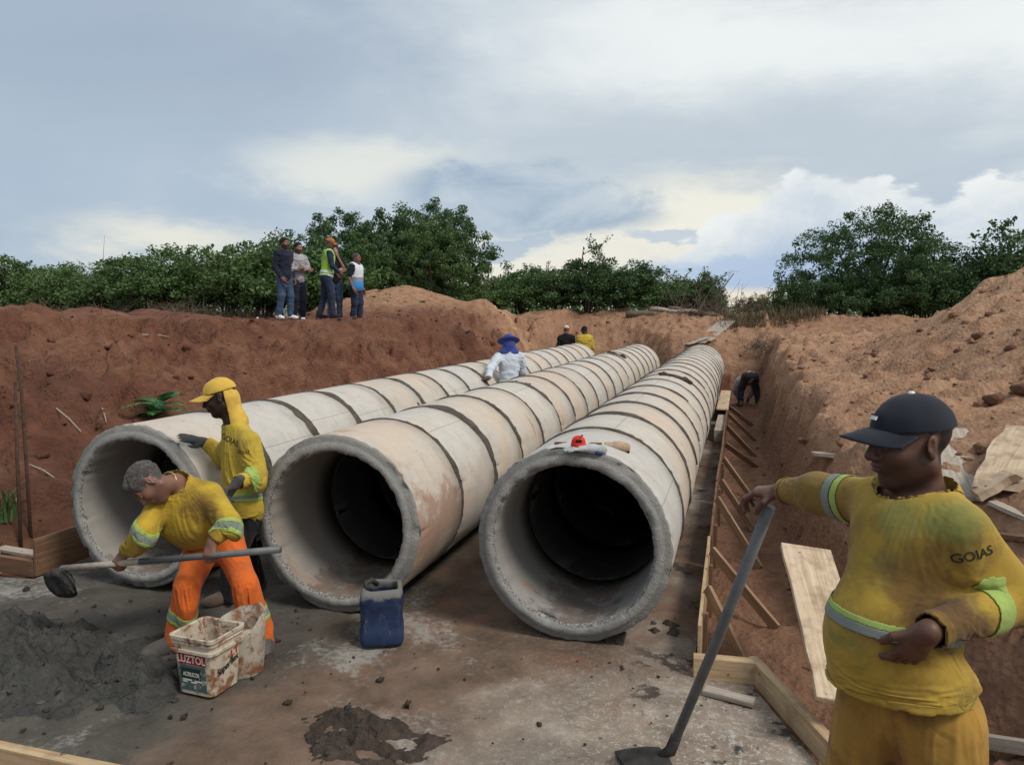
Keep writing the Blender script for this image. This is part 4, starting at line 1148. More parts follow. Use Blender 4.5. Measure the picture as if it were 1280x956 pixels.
# grass tufts
def blades(n, h, spread, rs, bend=.5, wdt=.012):
    V = []; Q = []; T = []
    for k in range(n):
        b = np.array((rs.normal() * spread, rs.normal() * spread, 0)); a = rs.uniform(0, 6.28); o_ = np.array((math.cos(a), math.sin(a), 0)); s_ = np.array((-o_[1], o_[0], 0))
        L = h * rs.uniform(.5, 1.1); bd = bend * rs.uniform(.3, 1.2)
        base = len(V); ww = wdt * rs.uniform(.7, 1.3)
        for t in (0, .4, .75, 1):
            c_ = b + np.array((0, 0, 1)) * L * (t - .35 * bd * t * t) + o_ * L * bd * t * t
            w_ = ww * (1 - t) + .001
            V += [c_ - s_ * w_, c_ + s_ * w_]
        for i in range(3): Q.append((base + 2 * i, base + 2 * i + 1, base + 2 * i + 3, base + 2 * i + 2))
        T += [rs.random()] * 8
    return np.array(V), np.array(Q), T
def tuft(px, py, n, h, sp, mat, label, cat='grass tuft', d=None, bend=.5, wdt=.012):
    p = ground_hit(px, py) if d is None else at(px, py, d)
    if d is not None: p[2] = gz_at(p[0], p[1])
    V, Q, T = blades(n, h, sp, rs, bend, wdt)
    me = mesh_np('grass_tuft', V, Q, False); add_attr(me, 'tint', T)
    return tag(link('grass_tuft', me, MATS[mat], loc=tuple(p - np.array((0, 0, .02)))), label, cat)
tuft(4, 648, 26, .42, .06, 'leaf_green', 'long-bladed green grass clump at the left edge under the rods', bend=.9, wdt=.016)
tuft(684, 424, 60, .75, .22, 'leaf_green', 'green grass clump on the sandy slope left of the black jacket', d=21.5)
tuft(700, 428, 40, .5, .25, 'leaf_lime', 'paler grass clump just left of the black jacket', d=21.2)
tuft(1014, 735, 24, .22, .05, 'leaf_dry', 'dry grass wisps beside the wide pale plank')
# dry grass fringe under the scrub
VV, QQ, TT = [], [], []; n = 0
for k in range(760):
    px = rs.uniform(-60, 340) if k < 560 else rs.uniform(900, 1030); d = rs.uniform(22.3, 24.0)
    p = at(px, 400, d); p[2] = gz_at(p[0], p[1])
    V, Q, T = blades(9, rs.uniform(.2, .55), .10, rs, .6, .010)
    VV.append(V + p); QQ.append(Q + n); TT += T; n += len(V)
me = mesh_np('dry_grass', np.concatenate(VV), np.concatenate(QQ), False); add_attr(me, 'tint', TT)
tag(link('dry_grass', me, MATS['leaf_dry']), kind='stuff')
# feathery seedling on the left slope
p = ground_hit(200, 522); e = empty('seedling', tuple(p)); tag(e, 'feathery bright green seedling on the red slope above the left pipe', 'seedling')
V, Q, T = [], [], []
mbs = MB()
for k in range(15):
    a = k * 2.4 + .3; L = rs.uniform(.28, .48); el_ = rs.uniform(.25, .95)
    o_ = np.array((math.cos(a), math.sin(a), 0)); s_ = np.array((-o_[1], o_[0], 0)); b = np.array((0, 0, .04 + .16 * rs.random()))
    pts_ = [b + o_ * L * t * math.cos(el_) + np.array((0, 0, 1)) * L * (t * math.sin(el_) - .35 * t * t) for t in np.linspace(0, 1, 16)]
    mbs.tube(pts_[::3], .004, 4)
    for i in range(2, 16):
        w_ = .085 * math.sin(math.pi * (i / 16) ** .8) + .012
        for sg in (-1, 1):
            c_ = pts_[i]; t_ = unit(pts_[i] - pts_[i - 1]) * .013; tip = c_ + s_ * sg * w_ + t_ * 1.2 - np.array((0, 0, .012))
            base = len(V); V += [c_ - t_, c_ + t_, tip + t_ * .4, tip - t_ * .5]; Q.append((base, base + 1, base + 2, base + 3)); T += [rs.random()] * 4
me = mesh_np('leaves', np.array(V), np.array(Q), False); add_attr(me, 'tint', T)
link('leaves', me, MATS['leaf_bright'], e); mbs.build('stem', MATS['leaf_green'], e)
# roots and straws on the left slope
for i, ((x0, y0), (x1, y1), lb) in enumerate((((70, 512), (102, 542), 'thin pale stick lying on the red slope above the rods'), ((37, 583), (72, 602), 'thin pale root on the slope between the rods and left pipe'), ((128, 512), (133, 530), 'short upright straw on the red slope left of the seedling'), ((178, 420), (218, 424), 'pale stick near the top of the red slope'))):
    a = ground_hit(x0, y0); b = ground_hit(x1, y1); a[2] += .02; b[2] += .02
    mb = MB(); mb.tube([a, (a + b) / 2 + np.array((0, 0, .02)), b], [.008, .007, .004], 5)
    tag(mb.build('dry_stick', MATS['wood_grey'], loc=tuple(a), base=a), lb, 'stick')

# ------------------------------------------------------------------ figures: smooth bodies grown from joints
# a shape is a list of primitives; smooth unions of them are meshed as one continuous skin
def pc(a, b, ra, rb, k=.03, wr=0.0, wf=26.0):          # tapered limb
    return dict(t='c', a=np.asarray(a, float), b=np.asarray(b, float), ra=ra, rb=rb, k=k, wr=wr, wf=wf)
def pe(c, r, R=None, k=.03, sub=False):                 # ellipsoid; R columns are its axes
    return dict(t='e', c=np.asarray(c, float), r=np.asarray(r, float), R=np.eye(3) if R is None else np.asarray(R, float), k=k, sub=sub)
def prim_box(p):
    if p['t'] == 'c':
        r = max(p['ra'], p['rb'])
        return np.minimum(p['a'], p['b']) - r, np.maximum(p['a'], p['b']) + r
    h = np.sqrt(((p['R'] * p['r']) ** 2).sum(1))
    return p['c'] - h, p['c'] + h
def prim_d(p, P):
    if p['t'] == 'c':
        ab = p['b'] - p['a']; L2 = ab @ ab
        t = np.clip(((P - p['a']) @ ab) / L2, 0, 1)
        q = P - p['a'] - t[..., None] * ab
        d = np.sqrt((q * q).sum(-1)) - (p['ra'] + (p['rb'] - p['ra']) * t)
        if p['wr']:
            sh = d.shape; m = np.abs(d.ravel()) < .035
            if m.any():
                L = math.sqrt(L2); ax = ab / L
                Q = P.reshape(-1, 3)[m]; s = (Q - p['a']) @ ax
                pr = (Q - p['a']) - s[:, None] * ax
                U = pr * 7 + ax * (s * p['wf'])[:, None] + p['a'] * 3
                U = U + .6 * vnoise(Q * 9, 71)[:, None]
                dd = d.ravel(); dd[m] -= p['wr'] * (2.4 * np.abs(vnoise(U * .95, 5)) - .8 + .8 * np.abs(vnoise(U * 1.9, 8))); d = dd.reshape(sh)
        return d
    q = (P - p['c']) @ p['R']
    k0 = np.sqrt(((q / p['r']) ** 2).sum(-1)); k1 = np.sqrt(((q / p['r'] ** 2) ** 2).sum(-1)) + 1e-9
    return k0 * (k0 - 1) / k1
def field(prims, xs, ys, zs, lo_off=0.0):
    D = np.full((len(xs), len(ys), len(zs)), 9.0, np.float32)
    for p in prims:
        lo, hi = prim_box(p); mg = max(p['k'], .02) + .03
        i0, i1 = np.searchsorted(xs, (lo[0] - mg, hi[0] + mg)); j0, j1 = np.searchsorted(ys, (lo[1] - mg, hi[1] + mg)); k0, k1 = np.searchsorted(zs, (lo[2] - mg, hi[2] + mg))
        if i1 <= i0 or j1 <= j0 or k1 <= k0: continue
        P = np.stack(np.meshgrid(xs[i0:i1], ys[j0:j1], zs[k0:k1], indexing='ij'), -1)
        d = prim_d(p, P).astype(np.float32)
        S = D[i0:i1, j0:j1, k0:k1]; k = p['k']
        if p.get('sub'):
            h = np.clip(.5 - .5 * (S + d) / k, 0, 1)
            D[i0:i1, j0:j1, k0:k1] = S * (1 - h) - d * h + k * h * (1 - h)
        else:
            h = np.clip(.5 + .5 * (S - d) / k, 0, 1)
            D[i0:i1, j0:j1, k0:k1] = d * h + S * (1 - h) - k * h * (1 - h)
    return D
def nets(D, xs, ys, zs):
    ins = D < 0
    nx_, ny_, nz_ = D.shape
    cnt = np.zeros((nx_ - 1, ny_ - 1, nz_ - 1), np.uint8)
    for a in (0, 1):
        for b in (0, 1):
            for c_ in (0, 1):
                cnt += ins[a:nx_ - 1 + a, b:ny_ - 1 + b, c_:nz_ - 1 + c_]
    act = (cnt > 0) & (cnt < 8)
    I, J, K = np.nonzero(act)
    n = len(I)
    idm = np.full(act.shape, -1, np.int32); idm[I, J, K] = np.arange(n)
    acc = np.zeros((n, 3)); num = np.zeros(n)
    cor = [(a, b, c_) for a in (0, 1) for b in (0, 1) for c_ in (0, 1)]
    X = (xs, ys, zs)
    for u in cor:
        for ax in range(3):
            if u[ax]: continue
            v = list(u); v[ax] = 1
            d0 = D[I + u[0], J + u[1], K + u[2]]; d1 = D[I + v[0], J + v[1], K + v[2]]
            m = (d0 < 0) != (d1 < 0)
            t = np.where(m, d0 / np.where(m, d0 - d1, 1), 0)
            pu = np.stack([xs[I + u[0]], ys[J + u[1]], zs[K + u[2]]], -1); pv = np.stack([xs[I + v[0]], ys[J + v[1]], zs[K + v[2]]], -1)
            acc += np.where(m[:, None], pu + (pv - pu) * t[:, None], 0); num += m
    V = acc / np.maximum(num, 1)[:, None]
    Q = []
    for ax in range(3):
        s0 = [slice(1, -1)] * 3; s1 = [slice(1, -1)] * 3
        s0[ax] = slice(0, -1); s1[ax] = slice(1, None)
        a0 = ins[tuple(s0)]; a1 = ins[tuple(s1)]
        for sgn in (0, 1):
            m = (a0 & ~a1) if sgn == 0 else (~a0 & a1)
            i, j, k = np.nonzero(m)
            o = [1, 1, 1]; o[ax] = 0
            i, j, k = i + o[0], j + o[1], k + o[2]
            u, v = [(1, 2), (2, 0), (0, 1)][ax]
            def cell(du, dv):
                q = [i.copy(), j.copy(), k.copy()]; q[u] -= du; q[v] -= dv
                return idm[q[0], q[1], q[2]]
            f = np.stack([cell(1, 1), cell(0, 1), cell(0, 0), cell(1, 0)], -1)
            Q.append(f if sgn == 0 else f[:, ::-1])
    Q = np.concatenate(Q)
    Q = Q[(Q >= 0).all(1)]
    return V, Q
def axis_pts(lo, hi, coarse, fine):
    out = [lo]; v = lo
    while v < hi:
        s_ = coarse
        for a, b, f in fine:
            if a - f <= v <= b: s_ = min(s_, f)
        v += s_; out.append(v)
    return np.array(out)
def grow_mesh(name, prims, vox, base, fine=(), cuts=(), off=0.0, extra=None, relax=0):
    """cuts: (point, normal) half-spaces to remove; extra(P, D) edits the narrow band; verts come out relative to base"""
    los, his = zip(*[prim_box(p) for p in prims if not p.get('sub')])
    lo = np.min(los, 0) - .03 - max(-off, 0); hi = np.max(his, 0) + .03 + max(-off, 0)
    ax = [axis_pts(lo[i], hi[i], vox, [(f[0][i], f[1][i], f[2]) for f in fine]) for i in range(3)]
    D = field(prims, *ax) + off
    if extra is not None:
        m = np.nonzero(np.abs(D) < .04)
        P = np.stack([ax[0][m[0]], ax[1][m[1]], ax[2][m[2]]], -1)
        D[m] = extra(P, D[m])
    for c_ in cuts:
        p, nrm = c_[:2]
        nrm = unit(nrm)
        pl = (ax[0][:, None, None] - p[0]) * nrm[0] + (ax[1][None, :, None] - p[1]) * nrm[1] + (ax[2][None, None, :] - p[2]) * nrm[2]
        if len(c_) > 2:   # only within a ball round the point
            dd = np.sqrt((ax[0][:, None, None] - p[0]) ** 2 + (ax[1][None, :, None] - p[1]) ** 2 + (ax[2][None, None, :] - p[2]) ** 2)
            pl = np.where(dd < c_[2], pl, -9)
        D = np.maximum(D, pl.astype(np.float32))
    V, Q = nets(D, *ax)
    return mesh_np(name, V - np.asarray(base, float), Q)
def frame3(f, u):
    f = unit(f); l = unit(np.cross(u, f)); u = np.cross(f, l)
    return f, l, u

def hand(W, d, n, thumb, curl=(.35, .5, .4), s=1.0, spread=.06, thumb_in=.5, fist=False):
    """palm from the wrist W along d, palm facing n, thumb on the side 'thumb'"""
    d = unit(d); n = unit(np.asarray(n) - d * np.dot(n, d)); l = unit(np.asarray(thumb) - d * np.dot(thumb, d) - n * np.dot(thumb, n))
    W = np.asarray(W, float); P = []
    P.append(pc(W - d * .006 * s, W + d * .015 * s, .026 * s, .026 * s, .02))
    for o_, r_ in ((.027, .0145), (.009, .0155), (-.009, .015), (-.026, .0135)):
        P.append(pc(W + l * o_ * .55 * s + d * .012 * s, W + d * .082 * s + l * o_ * s, r_ * s * 1.1, r_ * s, .016))
    P.append(pc(W + d * .02 * s + l * .018 * s + n * .008 * s, W + d * .05 * s + l * .03 * s + n * .010 * s, .018 * s, .014 * s, .016))
    Ls = ((.043, .027, .021), (.047, .031, .023), (.043, .029, .022), (.033, .022, .019))
    for i, (o_, L) in enumerate(zip((.029, .0095, -.0095, -.028), Ls)):
        p = W + d * .086 * s + l * o_ * s
        a = 0.0; sp = l * spread * (o_ / .03)
        for j in range(3):
            a += curl[j] * (1 + .10 * (i - 1.5) * .6)
            dr = unit(d * math.cos(a) + n * math.sin(a) + sp * math.cos(min(a, 1.5)))
            q = p + dr * L[j] * s
            P.append(pc(p, q, (.0098 - .0008 * j) * s, (.0092 - .0009 * j) * s, .004))
            p = q
    p = W + d * .028 * s + l * .030 * s + n * .006 * s
    dr = unit(d * .62 + l * .62 + n * thumb_in * .7); q = p + dr * .040 * s
    P.append(pc(p, q, .0135 * s, .0115 * s, .010))
    dr = unit(d * .75 + l * (.25 - .55 * thumb_in) + n * thumb_in * 1.1); q2 = q + dr * .032 * s
    P.append(pc(q, q2, .0112 * s, .0105 * s, .005))
    dr = unit(d * .6 + l * (.05 - .9 * thumb_in) + n * thumb_in * 1.3)
    P.append(pc(q2, q2 + dr * .024 * s, .0105 * s, .0085 * s, .005))
    return P

def head_prims(c, f, u, s=1.0, fat=0.0):
    f, l, u = frame3(f, u); R = np.stack([f, l, u], 1)
    at_ = lambda x, y, z: np.asarray(c) + (f * x + l * y + u * z) * s
    w = 1 + fat
    P = [pe(at_(-.012, 0, .034), np.array((.100, .078, .088)) * s, R, .03),
         pe(at_(.022, 0, -.030), np.array((.074, .064 * w, .086)) * s, R, .03),
         pc(at_(-.015, .045 * w, -.055), at_(.052, .012, -.098), .030 * s, .024 * s, .03), pc(at_(-.015, -.045 * w, -.055), at_(.052, -.012, -.098), .030 * s, .024 * s, .03),
         pe(at_(.064, 0, -.098), np.array((.022, .024, .018)) * s, R, .02),
         pc(at_(.080, .036, .030), at_(.090, 0, .028), .013 * s, .012 * s, .018), pc(at_(.080, -.036, .030), at_(.090, 0, .028), .013 * s, .012 * s, .018),
         pe(at_(.060, .040 * w, -.022), np.array((.028, .022, .024)) * s, R, .025), pe(at_(.060, -.040 * w, -.022), np.array((.028, .022, .024)) * s, R, .025),
         pe(at_(.099, .031, .008), np.array((.020, .019, .013)) * s, R, .014, sub=True), pe(at_(.099, -.031, .008), np.array((.020, .019, .013)) * s, R, .014, sub=True),
         pe(at_(.079, .031, .008), np.array((.0125, .0135, .0125)) * s, R, .003), pe(at_(.079, -.031, .008), np.array((.0125, .0135, .0125)) * s, R, .003),
         pc(at_(.089, .020, .0165), at_(.080, .045, .0135), .0045 * s, .004 * s, .005), pc(at_(.089, -.020, .0165), at_(.080, -.045, .0135), .0045 * s, .004 * s, .005),
         pc(at_(.091, 0, .020), at_(.114, 0, -.024), .009 * s, .0145 * s, .012),
         pe(at_(.102, .013, -.030), np.array((.012, .010, .009)) * s, R, .008), pe(at_(.102, -.013, -.030), np.array((.012, .010, .009)) * s, R, .008),
         pe(at_(.084, 0, -.055), np.array((.020, .030, .020)) * s, R, .015),
         pe(at_(.099, 0, -.0515), np.array((.010, .022, .0065)) * s, R, .004), pe(at_(.097, 0, -.0645), np.array((.010, .020, .0075)) * s, R, .004),
         pe(at_(.107, 0, -.0577), np.array((.010, .024, .0018)) * s, R, .003, sub=True)]
    for sg in (1, -1):
        Re = np.stack([unit(f + .1 * u), unit(l * sg - .35 * f), u], 1)
        P.append(pe(at_(-.012, sg * .079 * (1 + fat * .5), .004), np.array((.017, .008, .029)) * s, Re, .008))
        P.append(pe(at_(-.004, sg * .088 * (1 + fat * .5), .006), np.array((.009, .006, .017)) * s, Re, .005, sub=True))
        P.append(pe(at_(-.010, sg * .080 * (1 + fat * .5), -.024), np.array((.010, .007, .010)) * s, Re, .006))
    return P
def head_colour(V, c, f, u, s, skin, hair=None, beard=0.0, brow=(.02, .015, .012)):
    """skin colour per point: lips, brows, eyes, stubble"""
    f, l, u = frame3(f, u)
    q = (V - np.asarray(c)) / s
    x, y, z = q @ f, q @ l, q @ u
    C = np.tile(np.array(skin, float), (len(V), 1))
    C *= (1 + .10 * fbm(V * 34, 3, .5, 3))[:, None]
    inhead = (np.abs(x) < .15) & (np.abs(y) < .11) & (np.abs(z) < .15)
    def blend(m, col):
        nonlocal C
        m = (np.clip(m, 0, 1) * inhead)[:, None]; C = C * (1 - m) + np.array(col) * m
    g = lambda a, w_: np.clip(1.5 - np.abs(a) / w_, 0, 1)
    if beard:
        b = sstep(-.005, -.05, z + .35 * (x - .06)) * sstep(-.03, .0, x) * sstep(-.135, -.11, z)
        b = np.maximum(b, g(z + .040, .010) * (np.abs(y) < .034) * (x > .07))
        blend(beard * b, (.028, .022, .018))
    blend(.7 * g(z + .058, .011) * (np.abs(y) < .024) * (x > .085), np.array(skin) * np.array((.95, .62, .60)))
    blend(.9 * g(z - .036 + .10 * (np.abs(y) - .03) ** 2 / .03, .006) * (np.abs(np.abs(y) - .031) < .019) * (x > .06), brow)
    e = np.hypot((np.abs(y) - .031) / 1.25, z - .0075)
    blend((e < .0098) * (x > .074) * 1.0, (.55, .52, .48))
    blend((np.hypot(np.abs(y) - .031, z - .0075) < .0060) * (x > .074) * 1.0, (.02, .014, .010))
    if hair is not None:
        hm = sstep(.0, .02, z - .055 + .9 * np.clip(x, -.2, .2) * .55) * sstep(.092, .075, x - .25 * (z - .06))
        hm = np.maximum(hm, sstep(-.03, -.045, x + .1 * z) * sstep(-.055, -.04, z))
        blend(hm, hair)
    return C

def torso_frame(J):
    pel = (J['hipL'] + J['hipR']) / 2; ch = (J['shL'] + J['shR']) / 2
    up = unit(ch - pel); lat = J['shL'] - J['shR']; lat = unit(lat - up * np.dot(lat, up)); fr = np.cross(lat, up)
    return pel, ch, up, lat, fr
def shirt_prims(J, fat=0.0, w=1.0, sleeve='long', hem=-.06, wr=.006, loose=1.0):
    pel, ch, up, lat, fr = torso_frame(J); R = np.stack([lat, fr, up], 1)
    L = np.linalg.norm(ch - pel)
    hl = unit(J['hipL'] - J['hipR'])
    Rp = np.stack([unit(hl - up * np.dot(hl, up)), unit(np.cross(unit(hl - up * np.dot(hl, up)), up)), up], 1)
    P = [pe(pel + up * L * .72 + fr * .012, (.168 * w, .112 * w + fat * .35, .20), R, .08),
         pe(pel + up * L * .36 + fr * (.010 + fat * .95), (.150 * w + fat * .45, .108 * w + fat * .9, .20), R, .09),
         pe(pel + up * (.03 + hem * .3) + fr * (fat * .35), (.160 * w + fat * .25, .118 * w + fat * .6, .14 - hem * .3), Rp, .08),
         pc(J['shL'] - lat * .035 - up * .02, J['shR'] + lat * .035 - up * .02, .072 * w + fat * .15, .072 * w + fat * .15, .06),
         pe(ch - up * .075 + fr * .01, (.168 * w + fat * .1, .105 * w + fat * .3, .10 + fat * .3), R, .07),
         pc(J['neck'] + up * .012, J['shL'] - lat * .03 - up * .012, .062 + fat * .12, .056 * w, .06), pc(J['neck'] + up * .012, J['shR'] + lat * .03 - up * .012, .062 + fat * .12, .056 * w, .06)]
    for s_ in 'LR':
        a, b, c_ = J['sh' + s_], J['el' + s_], J['wr' + s_]
        if sleeve == 'long':
            P.append(pc(a - up * .006, b, .060 * w ** .5 * loose, .052 * loose, .03, wr, 22)); 
            e = c_ - unit(c_ - b) * .012
            P.append(pc(b, e, .052 * loose, .035 * loose, .03, wr * 1.25, 34))
        else:
            P.append(pc(a, a + (b - a) * .72, .066 * w, .058, .035, wr * .6, 20))
    return P
def trouser_prims(J, w=1.0, fat=0.0, wr=.006, hem=.02, flare=1.0):
    pel, ch, up, lat, fr = torso_frame(J)
    hl = unit(J['hipL'] - J['hipR']); uz = unit(up * .6 + unit(pel - (J['knL'] + J['knR']) / 2) * .6); hl = unit(hl - uz * np.dot(hl, uz)); hf = np.cross(hl, uz)
    R = np.stack([hl, hf, uz], 1)
    P = [pe(pel + uz * .03 - hf * .01, (.155 * w + fat * .25, .116 * w + fat * .5, .14), R, .06),
         pe(pel - uz * .03 - hf * .045, (.148 * w + fat * .2, .088 * w + fat * .2, .10), R, .05)]
    for s_ in 'LR':
        h, k, a = J['hip' + s_], J['kn' + s_], J['an' + s_]
        e = a + unit(k - a) * hem
        P.append(pc(h - uz * .01, k, .096 * w + fat * .18, .072 * w, .05, wr, 17)); P.append(pc(k, e, .071 * w, .062 * w * flare, .04, wr * 1.2, 21))
    return P
def shoe_prims(an, toe, s=1.0):
    an = np.asarray(an, float); d = np.asarray(toe, float) - an; d[2] = 0; d = unit(d)
    z0 = np.array((0, 0, 1.0)); g = an - z0 * .075
    return [pc(an - d * .015 + z0 * .02, g - d * .025 + z0 * .03, .046 * s, .043 * s, .03), pc(g - d * .035 + z0 * .022, g + d * .12 + z0 * .012, .040 * s, .042 * s, .03),
            pc(g + d * .03 + z0 * .05, g + d * .13 + z0 * .022, .036 * s, .034 * s, .03), pe(g + d * .15 + z0 * .016, np.array((.052, .044, .030)) * s, np.stack([d, np.cross(z0, d), z0], 1), .02)]

def m_skin(g):
    c_ = g.attr('skin', 0)
    n = g.noise(g.obj, 90, 3, .6)
    bset(g, c_, 0.46, g.bump(g.m('ADD', n, g.noise(g.obj, 420, 2, .6)), 0.18, 0.002))
    g.b.inputs['Subsurface Weight'].default_value = 0.06
    g.b.inputs['Subsurface Radius'].default_value = (.010, .004, .002)
    g.b.inputs['Specular IOR Level'].default_value = 0.35
material('skin', m_skin)

class Figure:
    def __init__(s, name, J, base, label, skin, vox=.012, group=None, fat=0.0, w=1.0):
        s.J = {k: np.asarray(v, float) for k, v in J.items()}
        s.base = np.asarray(base, float); s.vox = vox; s.fat = fat; s.w = w; s.skin = skin
        s.root = empty(name, tuple(base)); tag(s.root, label, 'person', group)
    def part(s, name, prims, mat, vox=None, **kw):
        me = grow_mesh(name, prims, vox or s.vox, s.base, **kw)
        return link(name, me, MATS[mat], s.root)
    def body(s, hands=None, hs=1.0, beard=0.0, hair=None, legs=True, fine=True, glove=None, neck=True, headfat=0.0, bare='', hv=.0045):
        """one continuous body: head, neck, torso, arms and hands, legs"""
        J = s.J; pel, ch, up, lat, fr = torso_frame(J)
        s.hf, s.hl, s.hu = frame3(J['hf'], J['hu'])
        P = head_prims(J['head'], J['hf'], J['hu'], hs, headfat)
        P.append(pc(J['head'] - (s.hu * .075 + s.hf * .018) * hs, J['neck'] - up * .01, .053 * (1 + headfat), .060 * (1 + headfat * .6), .03))
        R = np.stack([lat, fr, up], 1); L = np.linalg.norm(ch - pel)
        P += [pe(pel + up * L * .7, (.13, .085, .18), R, .06), pe(pel + up * L * .3, (.12, .08 + s.fat * .5, .17), R, .06), pe(pel, (.13, .085, .11), R, .05), pc(J['shL'] - lat * .03, J['shR'] + lat * .03, .045, .045, .04), pc(J['neck'], ch, .05, .06, .04)]
        for s_ in 'LR':
            a, b, c_ = J['sh' + s_], J['el' + s_], J['wr' + s_]
            P += [pc(a, b, .046, .038, .03), pc(b, c_, .038, .027, .02)]
            h = (hands or {}).get(s_)
            if h is not None and glove != 'both': P += hand(c_, **h)
            if legs:
                P += [pc(J['hip' + s_], J['kn' + s_], .075, .05, .04), pc(J['kn' + s_], J['an' + s_], .048, .034, .03)]
        fz = []
        if fine:
            fz.append((J['head'] - .15, J['head'] + .15, min(s.vox, hv)))
            for s_ in 'LR':
                if (hands or {}).get(s_) is not None and glove != 'both': fz.append((J['wr' + s_] - .13, J['wr' + s_] + .13, min(s.vox, hv)))
        me = grow_mesh('body', P, s.vox, s.base, fine=fz)
        V = np.empty(len(me.vertices) * 3, np.float32); me.vertices.foreach_get('co', V)
        add_col(me, 'skin', head_colour(V.reshape(-1, 3) + s.base, J['head'], J['hf'], J['hu'], hs, s.skin, hair, beard))
        s.hs = hs
        return link('body', me, MATS['skin'], s.root)
    def hp(s, x, y, z):
        return s.J['head'] + (s.hf * x + s.hl * y + s.hu * z) * s.hs
    def shirt(s, mat, name='shirt', sleeve='long', hem=-.06, wr=.006, loose=1.0, cuts=(), vox=None, grow=0.0, extra=None, fine=()):
        J = s.J; pel, ch, up, lat, fr = torso_frame(J)
        s.sp = shirt_prims(J, s.fat, s.w, sleeve, hem, wr, loose)
        cu = list(cuts) + [(pel + up * hem, -up, .42)]
        cu += [(J['neck'] + up * .030, unit(up + fr * .34), .105 + s.fat * .25)]
        for s_ in 'LR':
            if sleeve == 'long': cu.append((J['wr' + s_] - unit(J['wr' + s_] - J['el' + s_]) * .012, unit(J['wr' + s_] - J['el' + s_]), .085))
        wrk = extra
        if wrk is None:
            def wrk(P, D):
                q = (P - pel) @ np.stack([lat, fr, up], 1)
                U = q * np.array((6.0, 6.0, 15.0)); U = U + .9 * vnoise(q * 6, 33)[:, None]
                return D - (.021 * np.abs(vnoise(U * .95, 21)) + .010 * np.abs(vnoise(U * 1.9, 22)) - .009)
        s.ex = wrk
        return s.part(name, s.sp, mat, vox=vox, cuts=cu, off=-grow, extra=wrk, fine=fine)
    def band(s, c, n, width, ball, mat, prims=None, name='reflective_band', off=-.005, torso=False):
        """strip of tape sewn round a sleeve, a leg or the waist"""
        n = unit(n)
        prims = s.sp if prims is None else prims
        keep = []
        c = np.asarray(c, float)
        for p in prims:
            lo, hi = prim_box(p)
            if (lo - .05 < c + ball).all() and (hi + .05 > c - ball).all(): keep.append(p)
        sh = [c - ball, c + ball]
        vox = min(s.vox, width / 4, .008)
        ax = [np.arange(sh[0][i], sh[1][i], vox) for i in range(3)]
        D = field(keep, *ax)
        P = np.stack(np.meshgrid(*ax, indexing='ij'), -1)
        if prims is s.sp or torso:
            m_ = np.abs(D) < .05; D[m_] = s.ex(P[m_], D[m_])
        D = D + off
        D = np.maximum(D, np.abs((P - c) @ n) - width / 2)
        D = np.maximum(D, np.sqrt(((P - c) ** 2).sum(-1)) - ball + vox * 2)
        V, Q = nets(D, *ax)
        if len(V) == 0: return None
        return link(name, mesh_np(name, V - s.base, Q), MATS[mat], s.root)
    def trousers(s, mat, name='trousers', wr=.006, hem=.02, flare=1.0, top=.06, vox=None, w=None, hemcut=True):
        J = s.J; pel, ch, up, lat, fr = torso_frame(J)
        up = unit(up * .6 + unit(pel - (J['knL'] + J['knR']) / 2) * .6)
        s.tp = trouser_prims(J, w or s.w, s.fat, wr, hem, flare)
        cu = [(pel + up * top, up, .35)]
        return s.part(name, s.tp, mat, vox=vox, cuts=cu)
    def shoes(s, mat, name='boot', sc=1.0, vox=None):
        for s_ in 'LR':
            s.part(name, shoe_prims(s.J['an' + s_], s.J['toe' + s_], sc), mat, vox=vox or min(s.vox, .009))
    def hairpiece(s, mat, thick=.010, line=.05, vox=None, side=-.012):
        f, l, u = s.hf, s.hl, s.hu; R = np.stack([f, l, u], 1); sc = s.hs
        P = [pe(s.hp(-.014, 0, .036), (np.array((.100, .078, .088)) + thick) * sc, R, .02), pe(s.hp(-.050, 0, -.01), (np.array((.056, .066, .060)) + thick * .5) * sc, R, .03)]
        if side > 0: P = [pe(s.hp(-.012, 0, .048), (np.array((.099, .075, .084)) + thick) * sc, R, .02), pe(s.hp(.055, 0, .098), np.array((.035, .045, .024)) * sc, R, .02)]
        ex = lambda Q, D: D + .005 * sc * vnoise(Q * np.array((90, 90, 45)), 4) + .003 * sc * vnoise(Q * 170, 5)
        return s.part('hair', P, mat, vox=vox or min(s.vox, .006), extra=ex, cuts=[(s.hp(.062, 0, line), f - u * .55), (s.hp(-.02, 0, side), unit(-u + f * .75))] if side < 0 else [(s.hp(.085, 0, .03), f - u * .2)])
    def cap(s, mat, name='cap', brim=.075, up_=0.0, vox=None, tilt=0.0, back=-.002):
        f, l, u = s.hf, s.hl, s.hu; sc = s.hs
        f2 = unit(f - u * tilt); u2 = np.cross(f2, l); u2 = u2 if u2 @ u > 0 else -u2
        R = np.stack([f2, l, u2], 1)
        vx = vox or min(s.vox, .006)
        P = [pe(s.hp(-.012, 0, .036 + up_), np.array((.113, .090, .100)) * sc, R, .02)]
        ex = lambda Q, D: D + .0016 * vnoise(Q * 28, 6)
        dome = s.part(name, P, mat, vox=vx, cuts=[(s.hp(-.012, 0, .040 + up_ + back), -u2)], extra=ex)
        # visor: a thin curved shell
        xs = np.linspace(-1, 1, 25); rows = 9; V = []; Q = []
